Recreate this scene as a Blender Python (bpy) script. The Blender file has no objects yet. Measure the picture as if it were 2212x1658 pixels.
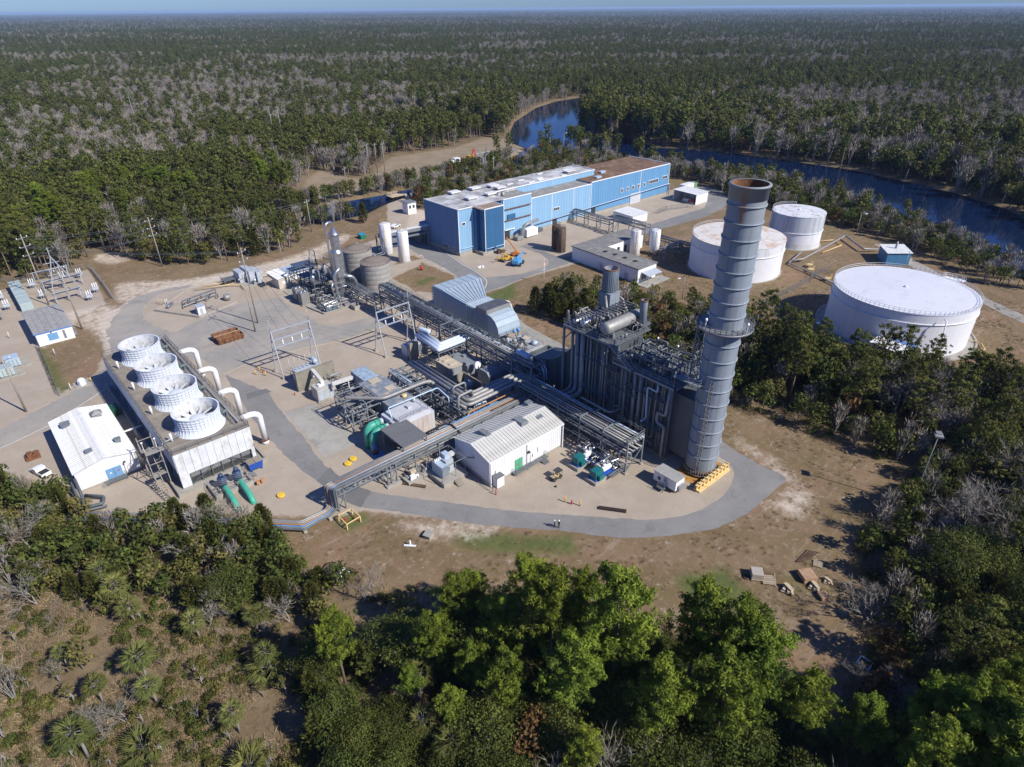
import bpy, bmesh, math, random
import numpy as np
from math import sin, cos, pi, radians, sqrt, atan2, hypot
from mathutils import Vector, Matrix
random.seed(7)
rng = np.random.default_rng(7)
S = bpy.context.scene
COL = S.collection

# ---------------- camera, sky, sun, exposure ----------------
# x runs along the plant's long axis, y across it, metres
CAM = Vector((-60.18, -75.22, 80.0))
def look(yaw, tilt, roll):
    F = Vector((sin(yaw)*cos(tilt), cos(yaw)*cos(tilt), -sin(tilt)))
    U0 = Vector((sin(yaw)*sin(tilt), cos(yaw)*sin(tilt), cos(tilt)))
    R0 = F.cross(U0)
    R = R0*cos(roll) - U0*sin(roll); U = U0*cos(roll) + R0*sin(roll)
    return Matrix((R, U, -F)).transposed()
cd = bpy.data.cameras.new('camera'); cam = bpy.data.objects.new('camera', cd); COL.objects.link(cam)
CROT = look(radians(41.3), radians(30.55), radians(0.5))
cam.matrix_world = Matrix.Translation(CAM) @ CROT.to_4x4()
cd.sensor_width = 36.0; cd.lens = 36.0*1375/2212; cd.clip_start = 1.0; cd.clip_end = 60000
S.camera = cam

SUN_AZ, SUN_EL = radians(-72.0), radians(40.5)
SD = Vector((cos(SUN_AZ)*cos(SUN_EL), sin(SUN_AZ)*cos(SUN_EL), sin(SUN_EL)))
w = bpy.data.worlds.new('World'); S.world = w; w.use_nodes = True
nt = w.node_tree
sky = nt.nodes.new('ShaderNodeTexSky'); sky.sky_type = 'NISHITA'; sky.sun_disc = False
sky.sun_elevation = SUN_EL; sky.sun_rotation = radians(90) - SUN_AZ
sky.altitude = 80; sky.air_density = 1.0; sky.dust_density = 0.3; sky.ozone_density = 1.6
bg = nt.nodes['Background']; bg.inputs['Strength'].default_value = 0.06
tint = nt.nodes.new('ShaderNodeVectorMath'); tint.operation = 'MULTIPLY'; tint.inputs[1].default_value = (.56, .88, 1.78)   # cold clear winter air
nt.links.new(sky.outputs[0], tint.inputs[0]); nt.links.new(tint.outputs[0], bg.inputs['Color'])
sl = bpy.data.lights.new('sun', 'SUN'); sl.energy = 5.0; sl.angle = radians(0.5); sl.color = (1.0, 0.95, 0.86)
so = bpy.data.objects.new('sun', sl); COL.objects.link(so)
so.rotation_euler = SD.to_track_quat('Z', 'Y').to_euler(); so.location = (0, 0, 200)
S.view_settings.view_transform = 'Standard'; S.view_settings.look = 'None'
S.view_settings.exposure = 0.22; S.view_settings.gamma = 1.0; S.view_settings.use_curve_mapping = False
S.render.engine = 'CYCLES'
S.cycles.max_bounces = 5; S.cycles.diffuse_bounces = 3; S.cycles.glossy_bounces = 3
S.cycles.transmission_bounces = 2; S.cycles.transparent_max_bounces = 6; S.cycles.volume_bounces = 0
S.cycles.use_denoising = True
S.cycles.caustics_reflective = False; S.cycles.caustics_refractive = False

# ---------------- materials ----------------
MATS = {}
def mat(name, col, rough=.65, metal=0.0, var=.12, scale=.6, second=None, amt=.5, sscale=1.5, streak=1.0, bump=0.0, bscale=20, rand=0.0, spec=.4):
    """Procedural paint/steel/concrete: colour varied by noise, an optional second colour (rust, dirt) in irregular patches."""
    if name in MATS: return MATS[name]
    m = bpy.data.materials.new(name); m.use_nodes = True; t = m.node_tree; N = t.nodes; L = t.links
    b = N['Principled BSDF']; b.inputs['Roughness'].default_value = rough; b.inputs['Metallic'].default_value = metal
    b.inputs['Specular IOR Level'].default_value = spec
    tc = N.new('ShaderNodeTexCoord')
    n1 = N.new('ShaderNodeTexNoise'); n1.inputs['Scale'].default_value = scale; n1.inputs['Detail'].default_value = 6; n1.inputs['Roughness'].default_value = .65
    L.new(tc.outputs['Object'], n1.inputs['Vector'])
    r = N.new('ShaderNodeMapRange'); r.inputs[1].default_value = .3; r.inputs[2].default_value = .7
    r.inputs[3].default_value = 1-var; r.inputs[4].default_value = 1+var*.6
    L.new(n1.outputs['Fac'], r.inputs[0])
    mul = N.new('ShaderNodeVectorMath'); mul.operation = 'SCALE'; mul.inputs[0].default_value = col[:3]
    L.new(r.outputs[0], mul.inputs['Scale'])
    out = mul.outputs[0]
    if rand:
        oi = N.new('ShaderNodeObjectInfo'); rr = N.new('ShaderNodeMapRange'); rr.inputs[3].default_value = 1-rand; rr.inputs[4].default_value = 1+rand
        L.new(oi.outputs['Random'], rr.inputs[0]); m2 = N.new('ShaderNodeVectorMath'); m2.operation = 'SCALE'
        L.new(out, m2.inputs[0]); L.new(rr.outputs[0], m2.inputs['Scale']); out = m2.outputs[0]
    if second:
        mp = N.new('ShaderNodeMapping'); mp.inputs['Scale'].default_value = (1, 1, streak)
        L.new(tc.outputs['Object'], mp.inputs['Vector'])
        n2 = N.new('ShaderNodeTexNoise'); n2.inputs['Scale'].default_value = sscale; n2.inputs['Detail'].default_value = 7; n2.inputs['Roughness'].default_value = .7
        L.new(mp.outputs[0], n2.inputs['Vector'])
        q = N.new('ShaderNodeMapRange'); q.inputs[1].default_value = .62-.25*amt; q.inputs[2].default_value = .74-.18*amt; q.inputs[4].default_value = .9
        L.new(n2.outputs['Fac'], q.inputs[0])
        mx = N.new('ShaderNodeMix'); mx.data_type = 'RGBA'; mx.inputs['B'].default_value = (*second[:3], 1)
        L.new(q.outputs[0], mx.inputs['Factor']); L.new(out, mx.inputs['A']); out = mx.outputs['Result']
    L.new(out, b.inputs['Base Color'])
    if bump:
        n3 = N.new('ShaderNodeTexNoise'); n3.inputs['Scale'].default_value = bscale; n3.inputs['Detail'].default_value = 4
        L.new(tc.outputs['Object'], n3.inputs['Vector'])
        bp = N.new('ShaderNodeBump'); bp.inputs['Strength'].default_value = bump; bp.inputs['Distance'].default_value = .1
        L.new(n3.outputs['Fac'], bp.inputs['Height']); L.new(bp.outputs[0], b.inputs['Normal'])
    MATS[name] = m
    return m
white = mat('white_paint', (.78,.79,.80), .5, var=.05, second=(.55,.54,.50), amt=.15, sscale=.5)
whiteroof = mat('white_roof_steel', (.72,.73,.72), .45, var=.06, second=(.54,.52,.47), amt=.4, sscale=.7, rand=.05)
whitewall = mat('white_wall_steel', (.74,.75,.77), .5, var=.05, second=(.5,.48,.44), amt=.12, sscale=.5, streak=.3, rand=.02)
steel = mat('galvanised_steel', (.27,.28,.29), .55, .35, var=.25, scale=.8, rand=.08)
dsteel = mat('dark_painted_steel', (.115,.135,.15), .6, .1, var=.25, scale=.8, second=(.2,.15,.1), amt=.15)
midsteel = mat('grey_painted_steel', (.20,.225,.245), .55, .1, var=.2, scale=.7, second=(.14,.10,.07), amt=.12, rand=.05)
casing = mat('casing_paint', (.095,.108,.12), .6, .05, var=.22, scale=.5, second=(.10,.09,.08), amt=.2, streak=.25, rand=.1)
stackp = mat('stack_paint', (.255,.295,.34), .55, .05, var=.12, scale=.35, second=(.17,.175,.18), amt=.45, sscale=1.3, streak=.035)
stackrust = mat('stack_rusty_paint', (.25,.28,.31), .6, .05, var=.12, scale=.35, second=(.28,.13,.06), amt=.25, sscale=.5, streak=.12)
rust = mat('rust', (.17,.075,.035), .85, .0, var=.4, scale=1.2, second=(.33,.16,.07), amt=.5)
brownrust = mat('rusty_brown_steel', (.12,.075,.045), .8, .1, var=.35, scale=.8, second=(.22,.16,.11), amt=.4, streak=.15)
alu = mat('aluminium_cladding', (.52,.53,.55), .32, .85, var=.12, scale=.8, rand=.06)
alud = mat('dull_aluminium_cladding', (.31,.305,.295), .55, .3, var=.22, scale=1.0, second=(.26,.23,.2), amt=.25, rand=.06)
palegrey = mat('pale_grey_paint', (.45,.50,.55), .5, .1, var=.1, scale=.5, second=(.33,.33,.31), amt=.25)
paleblue = mat('pale_blue_paint', (.42,.52,.62), .5, .05, var=.12, scale=.6)
conc = mat('concrete', (.36,.34,.30), .9, var=.2, scale=.4, second=(.22,.20,.17), amt=.3, sscale=.8, bump=.15)
concw = mat('concrete_wall', (.27,.25,.20), .9, var=.2, scale=.4, second=(.17,.155,.12), amt=.4, sscale=.7, streak=.4)
black = mat('black_rubber', (.02,.02,.022), .8, var=.2)
dark = mat('dark_opening', (.035,.037,.04), .7, var=.2)
glass = mat('dark_glass', (.03,.04,.05), .12, var=.1, spec=.6)
yellow = mat('yellow_paint', (.75,.50,.05), .5, var=.12, second=(.4,.25,.08), amt=.2)
paleyellow = mat('pale_yellow_paint', (.72,.55,.25), .55, var=.12, second=(.45,.3,.12), amt=.25)
red = mat('red_paint', (.52,.03,.025), .45, var=.1)
orange = mat('orange_lagging', (.50,.24,.10), .6, var=.15)
bluepipe = mat('blue_pipe_paint', (.13,.33,.66), .5, var=.12)
ltblue = mat('light_blue_pipe', (.45,.62,.78), .45, var=.08)
teal = mat('green_pipe_paint', (.06,.36,.26), .45, var=.15, second=(.15,.36,.30), amt=.25)
dteal = mat('teal_motor_paint', (.015,.15,.16), .4, var=.15)
navy = mat('navy_pump_paint', (.035,.06,.14), .4, var=.2)
royal = mat('blue_pump_paint', (.02,.09,.42), .4, var=.15, second=(.1,.09,.1), amt=.15)
wood = mat('weathered_wood', (.36,.30,.22), .85, var=.25, scale=2, rand=.15)
polew = mat('pole_wood', (.33,.29,.23), .85, var=.25, scale=1.5)
grating = mat('steel_grating', (.16,.175,.185), .6, .2, var=.3, scale=3)
tan = mat('tan_paint', (.50,.43,.33), .6, var=.15, second=(.36,.29,.2), amt=.3)

# ---------------- mesh builder ----------------
KIDS = {}
class MB:
    def __init__(s): s.v = []; s.f = []; s.sm = []; s.mi = []; s.mat = 0
    def add(s, vs, fs, smooth=False):
        o = len(s.v); s.v += [tuple(p) for p in vs]
        for f in fs: s.f.append(tuple(o+i for i in f)); s.sm.append(smooth); s.mi.append(s.mat)
        return s
    def box(s, x0, y0, z0, x1, y1, z1):
        if x0 > x1: x0, x1 = x1, x0
        if y0 > y1: y0, y1 = y1, y0
        return s.add([(x0,y0,z0),(x1,y0,z0),(x1,y1,z0),(x0,y1,z0),(x0,y0,z1),(x1,y0,z1),(x1,y1,z1),(x0,y1,z1)],
              [(0,3,2,1),(4,5,6,7),(0,1,5,4),(1,2,6,5),(2,3,7,6),(3,0,4,7)])
    def cbox(s, c, sx, sy, sz, rz=0.0):
        cr, sr = cos(rz), sin(rz); vs = []
        for dz in (0, sz):
            for dx, dy in ((-1,-1),(1,-1),(1,1),(-1,1)):
                X, Y = dx*sx/2, dy*sy/2
                vs.append((c[0]+X*cr-Y*sr, c[1]+X*sr+Y*cr, c[2]+dz))
        return s.add(vs, [(0,3,2,1),(4,5,6,7),(0,1,5,4),(1,2,6,5),(2,3,7,6),(3,0,4,7)])
    def beam(s, p, q, w=.2, h=None):
        h = h or w; p = Vector(p); q = Vector(q); d = (q-p)
        if d.length < 1e-6: return s
        d.normalize(); up = Vector((0,0,1)) if abs(d.z) < .95 else Vector((1,0,0))
        a = d.cross(up).normalized()*w/2; b = a.cross(d).normalized()*h/2
        vs = [p-a-b, p+a-b, p+a+b, p-a+b, q-a-b, q+a-b, q+a+b, q-a+b]
        return s.add(vs, [(0,3,2,1),(4,5,6,7),(0,1,5,4),(1,2,6,5),(2,3,7,6),(3,0,4,7)])
    def tube(s, pts, r, n=8, caps=True, bend=0.0):
        pts = [Vector(p) for p in pts]
        if bend and len(pts) > 2:                  # round the corners
            out = [pts[0]]
            for i in range(1, len(pts)-1):
                a, b, c = pts[i-1], pts[i], pts[i+1]
                la, lc = (a-b).length, (c-b).length; k = min(bend, la*.48, lc*.48)
                A = b+(a-b).normalized()*k; C = b+(c-b).normalized()*k
                for t in (0, .25, .5, .75, 1): out.append(A*(1-t)**2 + b*2*t*(1-t) + C*t*t)
            out.append(pts[-1]); pts = out
        rs = r if isinstance(r, (list, tuple)) else [r]*len(pts)
        vs = []; prev = None
        for i, p in enumerate(pts):
            d = (pts[min(i+1, len(pts)-1)] - pts[max(i-1, 0)]).normalized()
            if prev is None:
                up = Vector((0,0,1)) if abs(d.z) < .9 else Vector((1,0,0)); a = d.cross(up).normalized()
            else:
                a = (prev - d*prev.dot(d)).normalized()
            prev = a; b = d.cross(a)
            vs += [p + (a*cos(2*pi*k/n) + b*sin(2*pi*k/n))*rs[i] for k in range(n)]
        fs = []
        for i in range(len(pts)-1):
            for k in range(n): fs.append((i*n+k, i*n+(k+1)%n, (i+1)*n+(k+1)%n, (i+1)*n+k))
        s.add(vs, fs, True)
        if caps:
            o = len(s.v)-len(vs); m = len(pts)-1
            s.f.append(tuple(o+k for k in range(n))[::-1]); s.sm.append(False); s.mi.append(s.mat)
            s.f.append(tuple(o+m*n+k for k in range(n))); s.sm.append(False); s.mi.append(s.mat)
        return s
    def lathe(s, cx, cy, prof, n=24, cap0=True, cap1=True, a0=0.0, a1=2*pi, smooth=True):
        full = abs(a1-a0-2*pi) < 1e-6; m = n if full else n+1; vs = []
        for r, z in prof:
            for k in range(m):
                a = a0+(a1-a0)*k/n; vs.append((cx+r*cos(a), cy+r*sin(a), z))
        fs = []
        for i in range(len(prof)-1):
            for k in range(n):
                k2 = (k+1) % m if full else k+1
                fs.append((i*m+k, i*m+k2, (i+1)*m+k2, (i+1)*m+k))
        s.add(vs, fs, smooth)
        if full:
            o = len(s.v)-len(vs); e = len(prof)-1
            if cap0 and prof[0][0] > 1e-4: s.f.append(tuple(o+k for k in range(n))[::-1]); s.sm.append(False); s.mi.append(s.mat)
            if cap1 and prof[-1][0] > 1e-4: s.f.append(tuple(o+e*n+k for k in range(n))); s.sm.append(False); s.mi.append(s.mat)
        return s
    def cyl(s, p, q, r, n=12, r2=None):
        return s.tube([p, q], [r, r if r2 is None else r2], n)
    def vessel(s, p, q, r, n=14):                       # horizontal drum with dished ends
        p = Vector(p); q = Vector(q); d = (q-p).normalized(); k = r*.5
        pts = [p-d*k, p-d*k*.8, p-d*k*.4, p, q, q+d*k*.4, q+d*k*.8, q+d*k]; rs = [r*.05, r*.6, r*.92, r, r, r*.92, r*.6, r*.05]
        return s.tube(pts, rs, n)
    def prism(s, poly, z0, z1):
        n = len(poly); zz = lambda z, i: z[i] if isinstance(z, (list, tuple)) else z
        ar = sum(poly[i][0]*poly[(i+1)%n][1]-poly[(i+1)%n][0]*poly[i][1] for i in range(n))
        if ar < 0: poly = poly[::-1]
        vs = [(p[0], p[1], zz(z0, i)) for i, p in enumerate(poly)] + [(p[0], p[1], zz(z1, i)) for i, p in enumerate(poly)]
        fs = [tuple(range(n))[::-1], tuple(range(n, 2*n))] + [(i, (i+1)%n, n+(i+1)%n, n+i) for i in range(n)]
        return s.add(vs, fs)
    def extrude(s, poly3, d):                           # planar 3D outline pushed by vector d
        n = len(poly3); d = Vector(d); a = [Vector(p) for p in poly3]
        nn = sum(((a[i]-a[0]).cross(a[(i+1)%n]-a[0]) for i in range(n)), Vector())
        if nn.dot(d) > 0: a = a[::-1]
        return s.add(a+[p+d for p in a], [tuple(range(n)), tuple(range(n, 2*n))[::-1]] + [(i, n+i, n+(i+1)%n, (i+1)%n) for i in range(n)])
    def ring(s, cx, cy, z, r, t=.04, n=24): 
        return s.tube([(cx+r*cos(2*pi*k/n), cy+r*sin(2*pi*k/n), z) for k in range(n+1)], t, 5, False)
    def mesh(s, name, m, off=(0,0,0)):
        me = bpy.data.meshes.new(name)
        v = np.array(s.v, dtype=np.float64).reshape(-1, 3) - np.array(off)
        me.from_pydata(v.tolist(), [], s.f)
        if s.f: me.polygons.foreach_set('use_smooth', s.sm); me.polygons.foreach_set('material_index', s.mi)
        for mm in (m if isinstance(m, (list, tuple)) else [m]): me.materials.append(mm)
        return me
    def build(s, name, m, parent=None, loc=None):
        """one mesh object; vertices are given in world metres and stored relative to the thing's own base"""
        if parent is not None: off = wloc(parent)
        else: off = Vector(loc) if loc is not None else Vector((0,0,0))
        o = bpy.data.objects.new(name, s.mesh(name, m, off)); COL.objects.link(o)
        if parent is not None: o.parent = parent; KIDS.setdefault(parent.name, []).append(o)
        else: o.location = off
        return o
def wloc(o):
    v = Vector(o.location)
    while o.parent: o = o.parent; v += Vector(o.location)
    return v
def tag(o, label, cat, group=None, kind=None):
    if label: o['label'] = label
    if cat: o['category'] = cat
    if group: o['group'] = group
    if kind: o['kind'] = kind
    return o
def thing(name, label, cat, loc=(0,0,0), group=None, rz=0.0):
    o = bpy.data.objects.new(name, None); COL.objects.link(o); o.location = loc; o.rotation_euler = (0,0,rz); o.empty_display_size = .5
    return tag(o, label, cat, group)
def place(mesh, name, parent, loc, rz=0.0, scale=None):
    """a part that shares its mesh with its likes; loc is in the parent's own axes"""
    o = bpy.data.objects.new(name, mesh); COL.objects.link(o); o.parent = parent; o.location = loc; o.rotation_euler = (0,0,rz)
    KIDS.setdefault(parent.name, []).append(o)
    if scale: o.scale = scale
    return o
def copy_thing(root, loc, rz=None, scale=None, label=None):
    r = root.copy(); COL.objects.link(r); r.location = loc
    if rz is not None: r.rotation_euler = (0,0,rz)
    if scale: r.scale = scale if isinstance(scale, (tuple, list)) else (scale,)*3
    if label: r['label'] = label
    def rec(a, b):
        for ch in KIDS.get(a.name, []):
            c = ch.copy(); COL.objects.link(c); c.parent = b; rec(ch, c)
    rec(root, r)
    return r
def structure(name, mb, m): return tag(mb.build(name, m), None, None, kind='structure')
def rail(mb, pts, h=1.05, t=.05, step=2.0, rails=2):
    """handrail along a polyline: posts and horizontal rails"""
    pts = [Vector(p) for p in pts]
    for a, b in zip(pts, pts[1:]):
        n = max(1, round((b-a).length/step))
        for i in range(n+1):
            p = a.lerp(b, i/n); mb.beam(p, p+Vector((0,0,h)), t)
        for k in range(rails):
            z = Vector((0,0,h*(k+1)/rails)); mb.beam(a+z, b+z, t)
    return mb
# ---------------- ground, water, roads ----------------
RIVER = [(249,276),(243,255),(240,245),(246,225),(250,205),(252,150),(255,110),(258,75),(250,40),(236,12),(220,-12),(205,-38),(180,-85),(100,-200),(160,-215),
         (252,-75),(286,-20),(302,-5),(315,18),(323,42),(331,77),(329,110),(325,145),(316,172),(305,195),(310,207),(305,214),(337,242),(328,240),(312,234),(306,255),(317,274),(350,304),(421,367),(480,402),(520,420),(520,432),(479,418),(429,412),(382,391),(313,343),(280,311)]
CANAL = [(60,186),(71,187),(81,187),(97,196),(120,203),(150,205),(175,207),(200,211),(240,236),(246,246),(232,246),(198,219),(165,213),(131,212),(105,211),(95,212),(82,213),(56,202)]
FIELD = [(66,222),(91,268),(110,286),(109,276),(112,252),(119,249),(157,286),(171,286),(207,285),(247,301),(252,285),(240,250),(221,234),(203,229),(178,224),(145,221),(111,220),(95,219),(80,219)]
SITE = [(-140,60),(-95,70),(-72,68),(-63,56),(-60,42),(-52,31),(-44,28),(-36,19),(-37,8),(-36,0),(-30,-8),(-26,-18),(-14,-26),(-6,-34),(-4,-44),(-2,-56),(2,-68),(13,-66),(26,-62),(34,-55),(46,-53),(60,-57),(64,-46),(63,-28),(60,-14),
        (58,4),(61,28),(65,48),(74,62),(82,63),(92,45),(101,22),(104,0),(101,-12),(102,-30),(108,-46),(122,-66),(170,-74),(182,-50),(190,-20),(205,-2),(214,20),(216,50),(226,90),(240,112),(238,132),(225,140),(212,141),(170,148),(150,148),(120,150),
        (105,156),(102,178),(112,199),(95,194),(80,184),(66,177),(50,179),(36,158),(22,160),(5,163),(-12,177),(-16,196),(-21,206),(-25,205),(-31,191),(-50,190),(-60,186),(-140,200)]
GRAVEL = [[(-64,53),(-60,46),(-53,34),(-45,31),(-36,21),(-27,13),(-22,10),(-12,-1),(5,-17),(16,-30),(28,-34),(42,-32),(44,-24),(46,-12),(45,20),(50,30),(55,56),(54,78),(46,92),(46,108),(60,112),(66,118),(70,150),(58,148),(40,136),(30,150),(8,152),(-18,154),(-36,142),(-42,128),(-42,112),(-47,104),(-70,92),(-95,86),(-95,78),(-70,66)],
          [(60,78),(106,75),(110,84),(148,82),(200,84),(226,98),(234,110),(224,116),(200,118),(76,118),(74,140),(92,158),(108,166),(112,200),(98,194),(84,172),(72,150),(64,128),(62,95)],
          [(-140,90),(-68,92),(-56,97),(-55,129),(-54,131),(-45,131),(-43,146),(-33,150),(-30,190),(-50,190),(-140,196)]]
SAND = [[(-30,152),(-26,140),(-17,150),(-7,146),(5,141),(18,138),(32,140),(46,150),(60,160),(58,164),(33,153),(20,153),(6,152),(-8,156),(-14,160),(-26,168)],
        [(-45,152),(-41,128),(-40,112),(-34,112),(-32,128),(-30,142),(-33,150)],
        [(-22,190),(-17,190),(-18,203),(-24,208),(-27,200)],
        [(72,140),(80,138),(100,158),(116,172),(112,180),(92,166)],
        [(-18,2),(-11,-3),(-6,-9),(-9,-10),(-17,-3)],[(34,-39),(44,-38.5),(49,-24),(48,-32),(43,-43),(36,-44)],
        [(46,-20),(50,-12),(53,20),(51,30),(47,10)],[(78,126),(86,124),(84,150),(78,150)]]
GREEN = [[(-56,129),(-54,127),(-53,98),(-56,96)],[(-27,12),(-22,11),(-21,7),(-27,7)],[(-12,-5),(-4,-14),(2,-20),(0,-24),(-8,-17),(-15,-8)],
         [(66,66),(74,76),(60,74),(58,66)],[(50,96),(58,97),(56,100),(50,99)],[(110,26),(120,18),(122,14),(112,16)],[(8,-38),(16,-42),(12,-50),(4,-46)],
         [(112,274),(140,284),(122,252),(114,254)]]
GRASSHOLE = [[(50,109),(63,109),(63,95),(59,91.5),(52,92),(45,92),(45.5,96)],[(52,119),(65,117),(64.5,123)],[(-54,129),(-45.7,129.8),(-43,146),(-38,143),(-39,132),(-40.5,121),(-43.5,112),(-45.5,103),(-48,101),(-52,99.6),(-55.4,96)],
         [(40,152),(56,162),(70,172),(50,178),(36,158)],[(30,140),(36,136),(56,148),(52,152),(42,148)]]
def sdist(poly, X, Y):
    """signed distance to a polygon, negative inside"""
    P = np.array(poly, float); Q = np.roll(P, -1, 0)
    d = np.full(X.shape, 1e18); ins = np.zeros(X.shape, bool)
    for (x0, y0), (x1, y1) in zip(P, Q):
        ex, ey = x1-x0, y1-y0; l2 = ex*ex+ey*ey + 1e-12
        t = np.clip(((X-x0)*ex+(Y-y0)*ey)/l2, 0, 1)
        d = np.minimum(d, (X-x0-t*ex)**2+(Y-y0-t*ey)**2)
        c = (y0 > Y) != (y1 > Y)
        with np.errstate(divide='ignore', invalid='ignore'): xi = ex*(Y-y0)/(ey if ey else 1e-12)+x0
        ins ^= c & (X < xi)
    d = np.sqrt(d); return np.where(ins, -d, d)
def sd_union(polys, X, Y):
    r = None
    for p in polys:
        d = sdist(p, X, Y); r = d if r is None else np.minimum(r, d)
    return r
def vnoise(X, Y, s, seed=0):
    """smooth value noise, 0..1"""
    X = np.asarray(X, float)/s; Y = np.asarray(Y, float)/s; xi = np.floor(X).astype(int); yi = np.floor(Y).astype(int); fx = X-xi; fy = Y-yi
    fx = fx*fx*(3-2*fx); fy = fy*fy*(3-2*fy)
    def h(a, b):
        n = (a*374761393 + b*668265263 + seed*974634777) & 0xffffffff; n = ((n ^ (n >> 13))*1274126177) & 0xffffffff
        return ((n ^ (n >> 16)) & 0xffff)/65535.
    return (h(xi,yi)*(1-fx)+h(xi+1,yi)*fx)*(1-fy) + (h(xi,yi+1)*(1-fx)+h(xi+1,yi+1)*fx)*fy
def fbm(X, Y, s, seed=0, o=4): 
    return sum(vnoise(X, Y, s/2**k, seed+k)*.5**k for k in range(o))/sum(.5**k for k in range(o))
def axis(lo, dlo, dhi, d2, hi, st=1.25, st2=2.6):
    a = list(np.arange(dlo, dhi, st)) + list(np.arange(dhi, d2, st2)); x, k = d2, st2
    while x < hi: a.append(x); k *= 1.22; x += k
    a.append(hi); x, k, b = dlo-st, st*2, []
    while x > lo: b.append(x); k *= 1.22; x -= k
    b.append(lo); return np.array(b[::-1]+a)
XS = axis(-26000, -95, 215, 500, 34000); YS = axis(-26000, -90, 205, 440, 34000)
GX, GY = np.meshgrid(XS, YS); gx, gy = GX.ravel(), GY.ravel()
enc = lambda d, w=6.0: np.clip(.5 - d/(2*w), 0, 1)
sdr = np.minimum(sdist(RIVER, gx, gy), sdist(CANAL, gx, gy))
sds = sdist(SITE, gx, gy); sdf = sdist(FIELD, gx, gy)
sdg = np.maximum(sd_union(GRAVEL, gx, gy), -sd_union(GRASSHOLE, gx, gy)); sdw = sd_union(SAND, gx, gy); sdn = sd_union(GREEN, gx, gy)
gz = np.where(sdr < 3, -1.9*np.clip((3-sdr)/5, 0, 1), 0)
far = np.hypot(gx-40, gy-40)
gz = gz + np.where((sds > 4) & (sdr > 6) & (far < 900), (fbm(gx, gy, 9, 3)-.5)*.35, 0)
gme = bpy.data.meshes.new('ground')
nx, ny = len(XS), len(YS); idx = np.arange(nx*ny).reshape(ny, nx)
q = np.stack([idx[:-1,:-1], idx[:-1,1:], idx[1:,1:], idx[1:,:-1]], -1).reshape(-1, 4)
gme.vertices.add(nx*ny); gme.vertices.foreach_set('co', np.stack([gx, gy, gz], -1).ravel())
gme.loops.add(q.size); gme.loops.foreach_set('vertex_index', q.ravel().astype(np.int32)); gme.polygons.add(len(q))
gme.polygons.foreach_set('loop_start', np.arange(0, q.size, 4, dtype=np.int32)); gme.update(calc_edges=True)
gme.polygons.foreach_set('use_smooth', np.ones(len(q), bool))
for nm, ch in (('zone_a', (enc(sdg), enc(sdw), enc(np.minimum(sds, sdf+1), 8), enc(sdn, 4))), ('zone_b', (enc(sdf), enc(sdr, 8), enc(sdr, 8), enc(sdr, 8)))):
    at = gme.color_attributes.new(nm, 'FLOAT_COLOR', 'POINT'); at.data.foreach_set('color', np.stack(ch, -1).astype(np.float32).ravel())
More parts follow.
